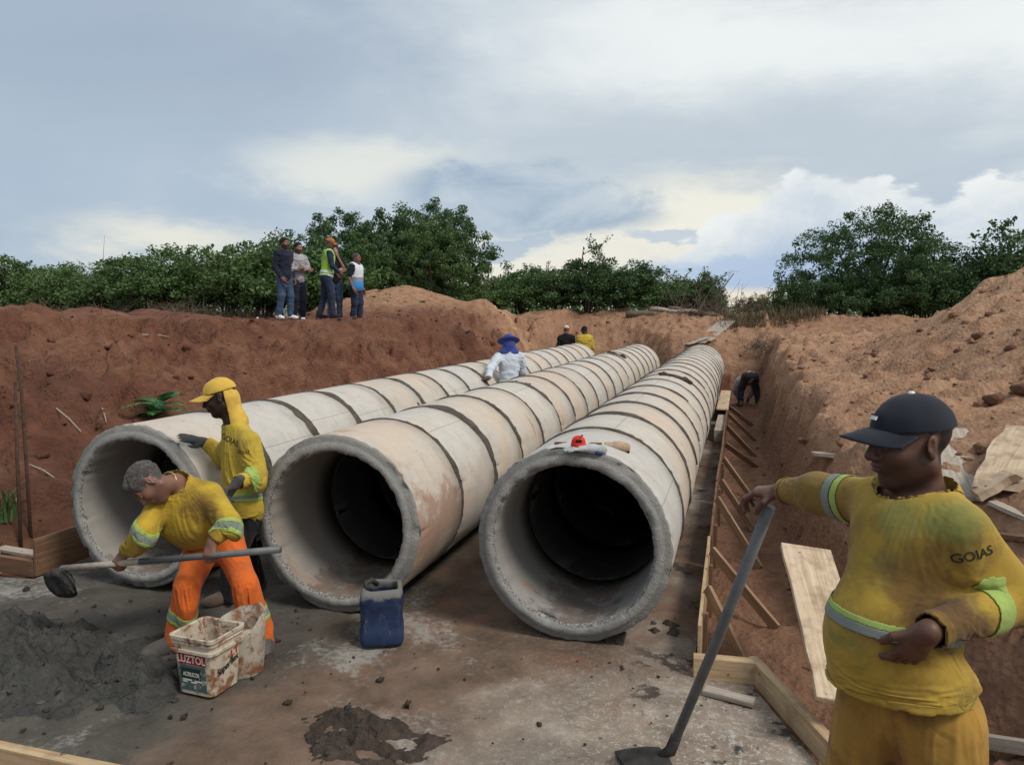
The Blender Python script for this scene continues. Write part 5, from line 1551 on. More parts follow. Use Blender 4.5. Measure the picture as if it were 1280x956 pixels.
        for side in (0, 1):
            for i in range(rows):
                t = i / (rows - 1)
                for x in xs:
                    fx_ = math.sqrt(max(0, 1 - x * x))
                    px_ = (.020 + .078 * fx_) + t * brim * (1 - .45 * x * x) * 1.15
                    pz = .052 + up_ - .020 * (x * x) - t * (.012 + .012 * x * x) - .0045 * side
                    V.append(s.J['head'] + (f2 * px_ + l * (x * (.086 - .012 * t * t * (1 - abs(x)))) + u2 * pz) * sc - s.base)
        nX = len(xs)
        for side in (0, 1):
            for i in range(rows - 1):
                for j in range(nX - 1):
                    a = side * rows * nX + i * nX + j
                    q = (a, a + 1, a + nX + 1, a + nX); Q.append(q if side == 0 else q[::-1])
        for j in range(nX - 1):
            a = (rows - 1) * nX + j; Q.append((a, a + 1, a + 1 + rows * nX, a + rows * nX))
        for i in range(rows - 1):
            for j in (0, nX - 1):
                a = i * nX + j; Q.append((a, a + nX, a + nX + rows * nX, a + rows * nX))
        me = mesh_np('visor', np.array(V), np.array(Q))
        link('visor', me, MATS[mat], dome)
        return dome
def decal(text, fig, target, origin, right, up, size, mat, name='lettering', depth=.0018, toward=None, dist=.25):
    """printed letters laid on to a curved surface by dropping every point along -normal"""
    cu = bpy.data.curves.new('lettering', 'FONT'); cu.body = text; cu.size = size; cu.align_x = 'CENTER'; cu.align_y = 'CENTER'; cu.resolution_u = 3
    cu.offset = size * .012
    o = bpy.data.objects.new('tmp', cu); COL.objects.link(o)
    dg = bpy.context.evaluated_depsgraph_get(); dg.update()
    me = bpy.data.meshes.new_from_object(o.evaluated_get(dg))
    bpy.data.objects.remove(o)
    bm = bmesh.new(); bm.from_mesh(me)
    bmesh.ops.triangulate(bm, faces=bm.faces)
    for _ in range(2):
        bmesh.ops.subdivide_edges(bm, edges=[e for e in bm.edges if e.calc_length() > size * .18], cuts=1)
    bmesh.ops.triangulate(bm, faces=bm.faces)
    right = unit(right); up = unit(np.asarray(up) - right * np.dot(up, right)); nrm = np.cross(right, up)
    if toward is not None and nrm @ np.asarray(toward) < 0: nrm = -nrm
    bv = BVHTree.FromPolygons([v.co[:] for v in target.data.vertices], [p.vertices[:] for p in target.data.polygons])
    base = fig.base if fig is not None else np.zeros(3)
    origin = np.asarray(origin, float) - base
    for v in bm.verts:
        p = origin + right * v.co.x + up * v.co.y
        hit = bv.ray_cast(Vector(p + nrm * dist), Vector(-nrm), dist * 2.5)
        if hit[0] is not None:
            hp_ = np.array(hit[0]) + np.array(hit[1]) * 0 + nrm * depth
        else: hp_ = p
        v.co = Vector(hp_)
    bm.to_mesh(me); bm.free()
    return link(name, me, MATS[mat], target)

# ------------------------------------------------------------------ loose cloth: the garment is opened at its hems and left to settle on the body
def open_mesh(me, cuts, vox, base):
    n = len(me.polygons)
    nv = len(me.vertices)
    V = np.empty(nv * 3, np.float32); me.vertices.foreach_get('co', V); V = V.reshape(-1, 3) + np.asarray(base, np.float32)
    C = np.empty(n * 3, np.float32); me.polygons.foreach_get('center', C); C = C.reshape(-1, 3) + np.asarray(base, np.float32)
    N = np.empty(n * 3, np.float32); me.polygons.foreach_get('normal', N); N = N.reshape(-1, 3)
    kill = np.zeros(n, bool)
    for c_ in cuts:
        p = np.asarray(c_[0]); nr = unit(c_[1])
        m = (np.abs((C - p) @ nr) < vox * .75) & (N @ nr > .80)
        if len(c_) > 2: m &= np.linalg.norm(C - p, axis=1) < c_[2]
        kill |= m
    bm = bmesh.new(); bm.from_mesh(me); bm.faces.ensure_lookup_table()
    bmesh.ops.delete(bm, geom=[bm.faces[i] for i in np.nonzero(kill)[0]], context='FACES')
    # keep the largest island only
    bm.verts.ensure_lookup_table()
    seen = set(); best = []
    for v in bm.verts:
        if v.index in seen: continue
        st = [v]; seen.add(v.index); isl = []
        while st:
            q = st.pop(); isl.append(q)
            for e in q.link_edges:
                o_ = e.other_vert(q)
                if o_.index not in seen: seen.add(o_.index); st.append(o_)
        if len(isl) > len(best): best = isl
    keep = set(v.index for v in best)
    bmesh.ops.delete(bm, geom=[v for v in bm.verts if v.index not in keep], context='VERTS')
    bm.to_mesh(me); bm.free(); me.update()
    return me
def drape(fig, name, prims, cuts, mat, vox=.011, slack=.008, inset=.010, grow=.06, frames=22, pins=(), stiff=8.0, bend=.12, floor=None, extra_col=(), stretch=None):
    """returns the draped object; rest positions are kept in fig.rest[name]"""
    me = grow_mesh(name, prims, vox, fig.base, cuts=cuts, off=-slack)
    open_mesh(me, cuts, vox, fig.base)
    o = link(name, me, MATS[mat])
    cme = grow_mesh('tmp_col', list(prims) + list(extra_col), .016, fig.base, off=inset)
    co = link('tmp_col', cme)
    co.modifiers.new('c', 'COLLISION'); co.collision.thickness_outer = .004; co.collision.thickness_inner = .02; co.collision.cloth_friction = 12
    V = np.empty(len(me.vertices) * 3, np.float32); me.vertices.foreach_get('co', V); R0 = V.reshape(-1, 3).copy()
    W = np.zeros(len(R0))
    for pn in pins:
        if callable(pn):
            W = np.maximum(W, pn(R0 + fig.base)); continue
        p, r_, w_ = pn
        d = np.linalg.norm(R0 + fig.base - np.asarray(p), axis=1); W = np.maximum(W, w_ * np.clip((r_ - d) / (r_ * .25), 0, 1))
    vg = o.vertex_groups.new(name='pin')
    for i in np.nonzero(W > 0)[0]: vg.add([int(i)], float(W[i]), 'REPLACE')
    m = o.modifiers.new('cloth', 'CLOTH'); s = m.settings
    s.quality = 5; s.mass = .25; s.tension_stiffness = stiff; s.compression_stiffness = stiff; s.shear_stiffness = stiff * .5; s.bending_stiffness = bend
    s.tension_damping = 8; s.compression_damping = 8; s.air_damping = 4
    s.vertex_group_mass = 'pin'; s.shrink_min = -grow
    if stretch is not None:     # the cut of the garment is longer than the body along one axis, so it gathers in folds across it
        ax_, g_, gc_ = stretch
        o.shape_key_add(name='Basis'); k_ = o.shape_key_add(name='cut')
        q_ = R0 * gc_; q_ = q_ + np.outer(R0 @ ax_, ax_) * (g_ - gc_)
        k_.data.foreach_set('co', q_.astype(np.float32).ravel()); k_.value = 0
        s.rest_shape_key = k_
    m.collision_settings.distance_min = .004; m.collision_settings.collision_quality = 3
    m.point_cache.frame_start = 1; m.point_cache.frame_end = frames + 1
    for f_ in range(1, frames + 1): scene.frame_set(f_)
    dg = bpy.context.evaluated_depsgraph_get(); ev = o.evaluated_get(dg)
    D = np.empty(len(me.vertices) * 3, np.float32); ev.data.vertices.foreach_get('co', D)
    D = D.reshape(-1, 3)
    if stretch is not None: o.shape_key_clear()
    o.modifiers.clear(); o.vertex_groups.clear()
    bpy.data.objects.remove(co); bpy.data.meshes.remove(cme)
    def finish(P):
        q = me.copy(); q.vertices.foreach_set('co', P.ravel()); q.update()
        t = bpy.data.objects.new('t', q); COL.objects.link(t)
        sm_ = t.modifiers.new('s', 'SUBSURF'); sm_.levels = 1
        d2 = bpy.context.evaluated_depsgraph_get(); r_ = bpy.data.meshes.new_from_object(t.evaluated_get(d2))
        bpy.data.objects.remove(t); bpy.data.meshes.remove(q)
        return r_
    md = finish(D); mr = finish(R0)
    R1 = np.empty(len(mr.vertices) * 3, np.float32); mr.vertices.foreach_get('co', R1); bpy.data.meshes.remove(mr)
    o.data = md; bpy.data.meshes.remove(me); md.name = name
    md.materials.clear(); md.materials.append(MATS[mat])
    md.polygons.foreach_set('use_smooth', np.ones(len(md.polygons), bool)); md.update()
    o.parent = fig.root
    if not hasattr(fig, 'rest'): fig.rest = {}
    fig.rest[name] = (o, R1.reshape(-1, 3) + fig.base)
    return o
def sewn(fig, garment, c, n, width, ball, mat, name='reflective_band', lift=.0025, torso=False):
    """a tape sewn on: the faces of the settled garment that lay within the strip before it settled"""
    o, R = fig.rest[garment]; me = o.data
    n = unit(n); q = R - np.asarray(c, float)
    s_ = q @ n
    inb = np.linalg.norm(q, axis=1) < ball
    if torso:   # keep to the trunk, off the sleeves
        for s2 in 'LR':
            for a_, b_ in ((fig.J['sh' + s2], fig.J['el' + s2]), (fig.J['el' + s2], fig.J['wr' + s2])):
                inb &= prim_d(pc(a_, b_, .078, .066), R) > 0
    nl = len(me.loops); F = np.empty(nl, np.int32); me.loops.foreach_get('vertex_index', F); F = F.reshape(-1, 4)
    ok = inb[F].all(1) & (np.abs(s_[F].mean(1)) < width / 2)
    F = F[ok]
    if len(F) == 0: return None
    V = np.empty(len(me.vertices) * 3, np.float32); me.vertices.foreach_get('co', V); V = V.reshape(-1, 3)
    N = np.empty(len(me.vertices) * 3, np.float32); me.vertices.foreach_get('normal', N); N = N.reshape(-1, 3)
    used = np.unique(F); mp = np.full(len(V), -1); mp[used] = np.arange(len(used))
    P = V[used] + N[used] * lift
    # straighten the ragged edge: slide the outer points on to the strip's border where they are close to it
    d = np.clip(s_[used], -width / 2, width / 2) - s_[used]
    P = P + n[None] * d[:, None]
    me2 = mesh_np(name, P, mp[F]); ob = link(name, me2, MATS[mat], fig.root)
    so = ob.modifiers.new('thick', 'SOLIDIFY'); so.thickness = .002; so.offset = 1
    return ob

def loose_shirt(fig, mat, hem=-.06, loose=1.12, vox=.011, grow=.07, frames=22, slack=.008, neck=.030, neck_r=.105, hempin=0.0, **kw):
    J = fig.J; pel, ch, up, lat, fr = torso_frame(J)
    fig.sp = shirt_prims(J, fig.fat, fig.w, 'long', hem, 0.0, loose)
    cu = [(pel + up * hem, -up, .42), (J['neck'] + up * neck, unit(up + fr * .34), neck_r + fig.fat * .25)]
    pins = [lambda R: np.clip(1.3 - np.abs((R - J['neck'] - up * neck) @ unit(up + fr * .34)) / .035, 0, 1) * (np.linalg.norm(R - J['neck'], axis=1) < neck_r + fig.fat * .25 + .03)]
    for s_ in 'LR':
        d = unit(J['wr' + s_] - J['el' + s_]); e = J['wr' + s_] - d * .012
        cu.append((e, d, .085))
        pins.append((e, .085, .97))
    if hempin: pins.append(lambda R: hempin * np.clip(1.6 - np.abs((R - pel - up * hem) @ up) / .012, 0, 1) * (np.linalg.norm(R - pel - up * hem, axis=1) < .34))
    ext = []
    for p in getattr(fig, 'tp', []):
        p = dict(p)
        if p['t'] == 'c': p['ra'] += .022; p['rb'] += .022
        else: p['r'] = p['r'] + .022
        ext.append(p)
    return drape(fig, 'shirt', fig.sp, cu, mat, vox=vox, slack=slack, grow=grow, frames=frames, pins=pins, extra_col=ext, **kw)
def loose_trousers(fig, mat, hem=.0, flare=1.1, top=.06, w=None, vox=.011, grow=.06, frames=22, slack=.008, **kw):
    J = fig.J; pel, ch, up, lat, fr = torso_frame(J)
    up = unit(up * .6 + unit(pel - (J['knL'] + J['knR']) / 2) * .6)
    fig.tp = trouser_prims(J, w or fig.w, fig.fat, 0.0, hem, flare)
    cu = [(pel + up * top, up, .35)]
    pins = [lambda R: np.clip(1.5 - np.abs((R - pel - up * top) @ up) / .03, 0, 1)]
    for s_ in 'LR':
        a, k = J['an' + s_], J['kn' + s_]; d = unit(a - k)
        cu.append((a - d * (hem * np.linalg.norm(k - a)) - d * .0, d, .13))
    return drape(fig, 'trousers', fig.tp, cu, mat, vox=vox, slack=slack, grow=grow, frames=frames, pins=pins, **kw)

# ------------------------------------------------------------------ people
_pel = at(1136, 884, 2.20); M1B = np.array((_pel[0], _pel[1], 0.0))
_a = (at(331, 797, 4.80) + at(218, 797, 4.72)) / 2; M2B = np.array((_a[0], _a[1], 0.0))
cloth('yellow_shirt', (0.46, 0.31, 0.032), 0.8, (0.17, 0.105, 0.028), 0.4, 3.2, patches=[(at(233, 612, 4.50) - M2B, .10, (.11, .06, .02), .9), (at(243, 640, 4.50) - M2B, .15, (.15, .09, .025), .85), (at(205, 640, 4.45) - M2B, .08, (.15, .09, .03), .7), (at(260, 655, 4.45) - M2B, .10, (.17, .10, .03), .7)])
cloth('yellow_soiled', (0.43, 0.285, 0.044), 0.92, (0.15, 0.085, 0.030), 0.3, 3.4, stain=(0.17, 0.19, 0.050), patches=[(at(1190, 640, 2.0) - M1B, .10, (.15, .205, .06), .6), (at(1110, 640, 2.1) - M1B, .09, (.17, .21, .07), .6), (at(1090, 700, 2.05) - M1B, .11, (.155, .13, .05), .7), (at(1160, 740, 1.98) - M1B, .13, (.20, .11, .03), .8), (at(1090, 800, 2.0) - M1B, .12, (.20, .11, .03), .7), (at(1200, 790, 1.95) - M1B, .13, (.10, .055, .025), .9), (at(1030, 620, 2.5) - M1B, .16, (.19, .125, .04), .7), (at(1250, 790, 2.1) - M1B, .10, (.11, .06, .028), .9)])
cloth('yellow_brown', (0.37, 0.21, 0.042), 0.82, (0.12, 0.06, 0.028), 0.6, 4.5, patches=[(at(1135, 890, 2.0) - M1B, .12, (.075, .040, .024), .9), (at(1085, 900, 2.05) - M1B, .09, (.12, .065, .03), .7)])
cloth('yellow_bright', (0.50, 0.36, 0.045), 0.6, (0.26, 0.175, 0.04), 0.5, 5)
cloth('cap_yellow', (0.62, 0.40, 0.07), 0.25, (0.30, 0.2, 0.05), 0.2, 6)
cloth('orange_trousers', (0.66, 0.135, 0.022), 0.6, (0.30, 0.09, 0.035), 0.4, 4.0)
cloth('tape_lime', (0.34, 0.47, 0.12), 0.35, (0.25, 0.28, 0.10), 0.1, 9)
cloth('tape_silver', (0.22, 0.25, 0.22), 0.3, (0.18, 0.17, 0.12), 0.1, 9)
cloth('navy_cap', (0.016, 0.020, 0.030), 0.3, (0.035, 0.032, 0.030), 0.2, 6)
cloth('navy', (0.014, 0.018, 0.034), 0.1, (.03, .03, .03), 0.4)
cloth('black_cloth', (0.012, 0.012, 0.013), 0.2, (.04, .03, .025), 0.4)
cloth('dark_trousers', (0.018, 0.018, 0.022), 0.3, (.06, .04, .03), 0.4)
cloth('jeans', (0.050, 0.085, 0.150), 0.25, (.10, .13, .18), 0.45)
cloth('jeans_dark', (0.020, 0.030, 0.060), 0.2, (.05, .06, .08), 0.45)
cloth('grey_shirt', (0.34, 0.33, 0.35), 0.1, (.25, .24, .25), 0.4)
cloth('white_shirt', (0.56, 0.60, 0.66), 0.25, (.40, .38, .36), 0.5)
cloth('vest_lime', (0.33, 0.62, 0.07), 0.1, (.3, .45, .1), 0.3)
cloth('vest_white', (0.66, 0.68, 0.72), 0.1, (.5, .5, .5), 0.3)
cloth('vest_blue', (0.04, 0.25, 0.62), 0.1, (.1, .2, .4), 0.3)
cloth('vest_grey', (0.22, 0.26, 0.32), 0.1, (.2, .2, .25), 0.3)
cloth('hat_blue', (0.045, 0.065, 0.26), 0.3, (.03, .04, .13), 0.4, 8)
cloth('hat_pale', (0.55, 0.50, 0.45), 0.3, (.35, .28, .22), 0.3, 8)
cloth('orange_cap', (0.36, 0.13, 0.03), 0.2, (.2, .08, .03), 0.2)
cloth('glove_grey', (0.060, 0.064, 0.070), 0.5, (.14, .12, .10), 0.4, 12)
cloth('boot_mud', (0.12, 0.085, 0.062), 0.6, (.25, .21, .17), 0.4, 9)
cloth('boot_grey', (0.085, 0.076, 0.068), 0.6, (.15, .135, .12), 0.4, 9)
cloth('shoe_white', (0.74, 0.74, 0.73), 0.1, (.5, .45, .4), 0.1)
cloth('shoe_brown', (0.07, 0.035, 0.022), 0.2, (.12, .07, .05), 0.1)
cloth('hair_dark', (0.013, 0.011, 0.010), 0.0, fold=0.1)
cloth('hair_grey', (0.060, 0.054, 0.050), 0.7, (.165, .155, .15), 0.6, 22)
plain('ink', (0.025, 0.030, 0.020), 0.8)
plain('white_paint', (0.75, 0.75, 0.73), 0.6)
plain('gold', (0.62, 0.45, 0.16), 0.4, 0.6)
SK_D, SK_M, SK_B, SK_L = (0.125, 0.062, 0.042), (0.20, 0.098, 0.066), (0.035, 0.020, 0.015), (0.30, 0.165, 0.115)
YG = 'workmen in yellow shirts'

def hips(pel, lat, half=.095):
    return dict(hipL=pel + lat * half, hipR=pel - lat * half)

# --- the big man with the hoe, nearest on the right
pel = at(1136, 884, 2.20); tf = hdir(-.74, -.67); tl_ = np.cross((0, 0, 1.0), tf)
fx_, fy_ = pel[0], pel[1]
gl = np.array((0, 0, 0.0))
J = dict(head=at(1137, 553, 2.20), hf=hdir(-1, -.06, -.10), hu=hdir(-.06, 0, 1), neck=at(1150, 615, 2.22),
         shL=at(1203, 660, 2.05), elL=at(1270, 742, 2.08), wrL=at(1160, 790, 1.93),
         shR=at(1094, 624, 2.37), elR=at(1022, 613, 2.58), wrR=at(978, 614, 2.78), **hips(pel, tl_, .098))
for s_, sg in (('L', 1), ('R', -1)):
    J['an' + s_] = np.array((fx_, fy_, .10)) + tl_ * .20 * sg + tf * .04 * sg
    J['kn' + s_] = (J['hip' + s_] + J['an' + s_]) / 2 + tf * .04 + tl_ * .02 * sg
    J['toe' + s_] = J['an' + s_] + tf * .2 + tl_ * .06 * sg
m1 = Figure('person', J, (fx_, fy_, 0), 'big man nearest the camera in navy cap and soiled yellow clothes, hand on a hoe', SK_D, .009, YG, fat=.070, w=1.0)
m1.body({'L': dict(d=hdir(-.22, .42, -.80), n=hdir(.10, 1, .35), thumb=hdir(-.95, -.1, .1), curl=(.30, .45, .35), s=1.0, thumb_in=.25, spread=.09),
         'R': dict(d=hdir(-.82, .50, -.12), n=hdir(-.1, .1, -1), thumb=hdir(-.4, -.9, -.05), curl=(.50, .75, .55), s=1.06, thumb_in=.75)}, hs=1.05, beard=.55, hair=(.020, .016, .014), headfat=.14, hv=.0036)
tr1 = loose_trousers(m1, 'yellow_brown', w=.93, top=.125, vox=.012, slack=.006, grow=.10, stiff=16)
_t = torso_frame(m1.J)
sh1 = loose_shirt(m1, 'yellow_soiled', hem=.055, loose=1.12, vox=.0085, grow=.03, frames=26, stiff=25, neck=.020, slack=.004, inset=.006, hempin=.93, bend=.05, stretch=(_t[2], 1.085, 1.0))
m1.shoes('boot_mud')
cap1 = m1.cap('navy_cap', brim=.082, vox=.005)
c_ = m1.hp(.101, .012, .088)
mb = MB(); mb.box((0, 0, 0), (.003, .030, .011), R=np.stack([unit(m1.hf - m1.hu * -.5), m1.hl, unit(m1.hu - m1.hf * .5)], 1))
mb.build('emblem', MATS['white_paint'], cap1, loc=tuple(m1.hp(.1035, .012, .082) - m1.base))
mb = MB(); mb.tube([m1.hp(-.012, 0, .133) - m1.base, m1.hp(-.012, 0, .1405) - m1.base], [.011, .008], 10)
mb.build('button', MATS['white_paint'], cap1)
pel_, ch_, up_, lat_, fr_ = torso_frame(m1.J)
bc = pel_ + up_ * .275
bn = unit(up_ + .10 * lat_)
sewn(m1, 'shirt', bc, bn, .026, .40, 'tape_silver') if False else None
def torso_only(bc_, bn_, wd_, mat_):
    ob = sewn(m1, 'shirt', bc_, bn_, wd_, .27, mat_)
sewn(m1, 'shirt', bc, bn, .024, .29, 'tape_silver', torso=True); sewn(m1, 'shirt', bc + bn * .020, bn, .016, .29, 'tape_lime', torso=True)
sewn(m1, 'shirt', pel_ + up_ * .066, up_, .026, .30, 'yellow_soiled', 'hem_seam')
sewn(m1, 'shirt', m1.J['neck'] + up_ * .014, unit(up_ + fr_ * .34), .026, .125, 'yellow_soiled', 'collar')
for s_ in 'LR':
    d_ = unit(m1.J['wr' + s_] - m1.J['el' + s_]); sewn(m1, 'shirt', m1.J['wr' + s_] - d_ * .026, d_, .024, .085, 'yellow_soiled', 'cuff')
a, b = m1.J['elL'], m1.J['wrL']
sewn(m1, 'shirt', a + (b - a) * .34, b - a, .055, .105, 'tape_lime')
a, b = m1.J['shR'], m1.J['elR']
sewn(m1, 'shirt', a + (b - a) * .60, b - a, .030, .11, 'tape_silver'); sewn(m1, 'shirt', a + (b - a) * .46, b - a, .024, .11, 'tape_lime')
a, b = m1.J['shL'], m1.J['elL']
ax_ = unit(b - a)
decal('GOIAS', m1, sh1, at(1213, 692, 2.0), hdir(.95, 0, .30), hdir(-.2, 0, .95), .036, 'ink', toward=-_fw)
# his hoe: pole under the right hand, blade flat on the base
top = at(962, 634, 2.80); foot = on(838, 938, .05)
h = empty('hoe', tuple(on(838, 938, 0.0))); tag(h, 'long-handled hoe held upright by the big man, blade flat on the base', 'hoe')
hb = np.array(h.location)
mb = MB(); mb.tube([foot, foot + (top - foot) * .5 + np.array((.006, 0, 0)), top], [.0215, .0215, .0215], 14)
mb.build('handle', MATS['steel_grey'], h, base=hb, smooth=True)
bd = hdir(-.97, -.22); bs = np.cross((0, 0, 1), bd)
mb = MB()
V = []; Q = []
for i, t in enumerate(np.linspace(0, 1, 5)):
    w_ = .075 + .045 * t ** .6
    for sgn in (-1, 0, 1):
        V.append(foot + bd * (.02 + .21 * t) + bs * sgn * w_ + np.array((0, 0, -.022 - .018 * t * t + (.008 if sgn == 0 else 0))))
n = len(V); V = V + [v - np.array((0, 0, .004)) for v in V]
for i in range(4):
    for j in range(2):
        a_ = i * 3 + j; Q += [(a_, a_ + 1, a_ + 4, a_ + 3), (n + a_ + 3, n + a_ + 4, n + a_ + 1, n + a_)]
for i in range(4):
    for j in (0, 2): a_ = i * 3 + j; Q.append((a_, a_ + 3, n + a_ + 3, n + a_))
for j in range(2): Q += [(j, j + 1, n + j + 1, n + j), (12 + j, 13 + j, n + 13 + j, n + 12 + j)]
mb.add(V, Q); mb.build('blade', MATS['steel_dark'], h, base=hb)
mb = MB(); mb.tube([foot + unit(top - foot) * .10, foot, foot + bd * .05 - np.array((0, 0, .018))], [.026, .028, .016], 12); mb.build('socket', MATS['steel_dark'], h, base=hb, smooth=True)

# --- stooping worker in orange trousers
tf = hdir(-.62, -.78); lat = np.cross((0, 0, 1.0), tf)
J = dict(head=at(187, 604, 4.50), hf=hdir(-.30, -.40, -.87), hu=hdir(-.84, -.22, .48), neck=at(219, 604, 4.63),
         shL=at(263, 616, 4.66), elL=at(288, 652, 4.50), wrL=at(272, 679, 4.42), shR=at(200, 628, 4.62), elR=at(180, 660, 4.47), wrR=at(163, 687, 4.60),
         hipL=at(284, 670, 4.98), hipR=at(252, 672, 4.93), knL=at(306, 728, 4.68), knR=at(234, 730, 4.62), anL=at(333, 794, 4.78), anR=at(218, 795, 4.72))
J['toeL'] = J['anL'] + hdir(.1, -1) * .2; J['toeR'] = J['anR'] + hdir(-.75, -.65) * .2
pb = (J['anL'] + J['anR']) / 2
hd0 = at(350, 686.5, 4.30); hd1 = at(70, 711, 4.76)
grip = lambda px: hd1 + (hd0 - hd1) * ((px - 70) / 280)
J['wrR'] = grip(152) + hdir(.12, .10, .085); J['wrL'] = grip(268) + hdir(.10, .35, .93) * .085
J['wrR'] = grip(152) + hdir(.55, .3, .8) * .085
m2 = Figure('person', J, (pb[0], pb[1], 0), 'stooping workman in yellow shirt and bright orange trousers gripping a long-handled hoe', SK_M, .009, YG, w=1.06)
hax = unit(hd0 - hd1)
m2.body({'L': dict(d=hdir(-.05, -.45, -.88), n=hdir(.1, .9, -.25), thumb=-hax, curl=(.75, 1.15, .8), s=.98, thumb_in=.9),
         'R': dict(d=hdir(-.50, -.35, -.75), n=hdir(.2, .75, -.5), thumb=-hax, curl=(.75, 1.15, .8), s=.98, thumb_in=.9)}, hs=1.02, beard=.25, hair=(.06, .052, .048), hv=.0045)
tr2 = loose_trousers(m2, 'orange_trousers', hem=.06, flare=1.05, w=1.02, top=.11, vox=.0115, grow=.10)
sh2 = loose_shirt(m2, 'yellow_shirt', hem=-.03, loose=1.15, vox=.0105, grow=.11, stiff=14, neck=.012, neck_r=.095)
m2.shoes('boot_grey', sc=1.1)
m2.hairpiece('hair_grey', thick=.008, line=.045, vox=.005, side=.045)
for s_ in 'LR':
    a, b = m2.J['el' + s_], m2.J['wr' + s_]; sh_ = m2.J['sh' + s_]
    q0 = (a + (b - a) * .12) if s_ == 'L' else (a + (sh_ - a) * .02); 
    sewn(m2, 'shirt', q0, b - sh_, .034, .11, 'tape_silver'); sewn(m2, 'shirt', q0 + unit(b - sh_) * .028, b - sh_, .022, .11, 'tape_lime'); sewn(m2, 'shirt', q0 - unit(b - sh_) * .028, b - sh_, .022, .11, 'tape_lime')
    k, a = m2.J['kn' + s_], m2.J['an' + s_]
    q0 = k + (a - k) * .38
    sewn(m2, 'trousers', q0, a - k, .030, .15, 'tape_silver'); sewn(m2, 'trousers', q0 + unit(a - k) * .026, a - k, .022, .15, 'tape_lime'); sewn(m2, 'trousers', q0 - unit(a - k) * .026, a - k, .022, .15, 'tape_lime')
# beads round the neck
nd = unit(m2.J['head'] - m2.J['neck']); e1 = unit(np.cross(nd, (0, 0, 1))); e2 = np.cross(nd, e1); nc = m2.J['neck'] + nd * .042
mb = MB(); ring = [nc + (e1 * math.cos(t) + e2 * math.sin(t)) * .068 + nd * .01 * math.cos(t) for t in np.linspace(0, 6.283, 40)]
mb.tube(ring, [.0035 + .0015 * (i % 2) for i in range(40)], 6, cap=False); mb.build('necklace', MATS['gold'], m2.root, base=m2.base, smooth=True)
# his hoe, blade loaded with mortar
hp_ = on(85, 742, 0)
h = empty('hoe', tuple(np.array((hd1[0], hd1[1], 0.0)))); tag(h, 'long hoe with mortar-caked blade held by the stooping workman', 'hoe'); hb = np.array(h.location)
mb = MB(); mb.tube([hd0, hd1 + (hd0 - hd1) * .40], [.0195, .0195], 14); mb.build('handle', MATS['steel_grey'], h, base=hb, smooth=True)
mb = MB(); mb.tube([hd1 + (hd0 - hd1) * .40, hd1 + (hd0 - hd1) * .03], [.0195, .020], 14); mb.build('handle_end', MATS['wood_grey'], h, base=hb, smooth=True)
def patch(name, mat, fn, nu, nv, thk, nrm):
    V = []; Q = []
    for side in (0, 1):
        for i in range(nu):
            for j in range(nv): V.append(fn(i / (nu - 1), j / (nv - 1)) - nrm * thk * side)
    n = nu * nv
    for i in range(nu - 1):
        for j in range(nv - 1):
            a_ = i * nv + j; Q += [(a_, a_ + 1, a_ + nv + 1, a_ + nv), (n + a_ + nv, n + a_ + nv + 1, n + a_ + 1, n + a_)]
    for i in range(nu - 1):
        for j in (0, nv - 1): a_ = i * nv + j; Q.append((a_, a_ + nv, n + a_ + nv, n + a_))
    for j in range(nv - 1):
        for i in (0, nu - 1): a_ = i * nv + j; Q.append((a_, a_ + 1, n + a_ + 1, n + a_))
    mb = MB(); mb.add(V, Q); return mb
vd = unit(hdir(.42, -.10, -.9)); vs = unit(hdir(.90, -.30, .32)); vn = unit(np.cross(vd, vs))
bl0 = hd1 + vd * .0
def bl(u, v):
    w_ = .080 + .032 * math.sin(u * 2.2)
    return bl0 + vd * (.205 * u) + vs * ((v - .5) * 2 * w_ * (1 - .25 * u ** 4)) + vn * (.03 * (v - .5) ** 2 * 4 - .03 * u * u) + vd * (-.03 * (2 * v - 1) ** 2 * u)
patch('blade', None, bl, 7, 7, .005, vn).build('blade', MATS['steel_dark'], h, base=hb, smooth=True)
P = [pe(bl0 + vd * .03, (.045, .04, .04), k=.03), pe(bl0 + vd * .09 + vs * .03, np.array((.07, .035, .02)), np.stack([vd, vs, vn], 1), .03), pe(bl0 + vd * .13 + vs * .06, np.array((.055, .022, .018)), np.stack([vd, vs, vn], 1), .03)]
me = grow_mesh('mortar_cake', P, .007, hb, extra=lambda Q, D: D + .010 * vnoise(Q * 22, 3) + .006 * vnoise(Q * 55, 4))
link('mortar_cake', me, MATS['mortar'], h)

# --- worker in yellow cap and neck flap between the pipes
def hit_pipe(px, py, X, r=PR):
    for d in np.arange(4, 30, .01):
        p = at(px, py, d)
        if (p[0] - X) ** 2 + (p[2] - PR - .004) ** 2 < r * r and p[1] > YF: return p
    return at(px, py, 6)
hp_ = hit_pipe(231, 549, XS[2]); hw_ = hit_pipe(252, 556, XS[2]); pn_ = unit(np.array((hw_[0] - XS[2], 0, hw_[2] - PR)))
J = dict(head=at(275, 497, 5.42), hf=hdir(-.93, -.22, -.30), hu=hdir(-.25, 0, 1), neck=at(292, 531, 5.45),
         shL=at(312, 550, 5.30), elL=at(322, 592, 5.26), wrL=at(296, 604, 5.10), shR=at(291, 548, 5.64), elR=at(279, 566, 5.80), wrR=hw_ + pn_ * .032,
         hipL=at(310, 632, 5.38), hipR=at(303, 630, 5.56))
J['anL'] = on(287, 752, 0) + np.array((0, 0, .09)); J['anR'] = J['anL'] + hdir(.35, .85) * .28
for s_ in 'LR':
    J['kn' + s_] = (J['hip' + s_] + J['an' + s_]) / 2 + hdir(-1, 0) * .05; J['toe' + s_] = J['an' + s_] + hdir(-.8, -.6) * .2
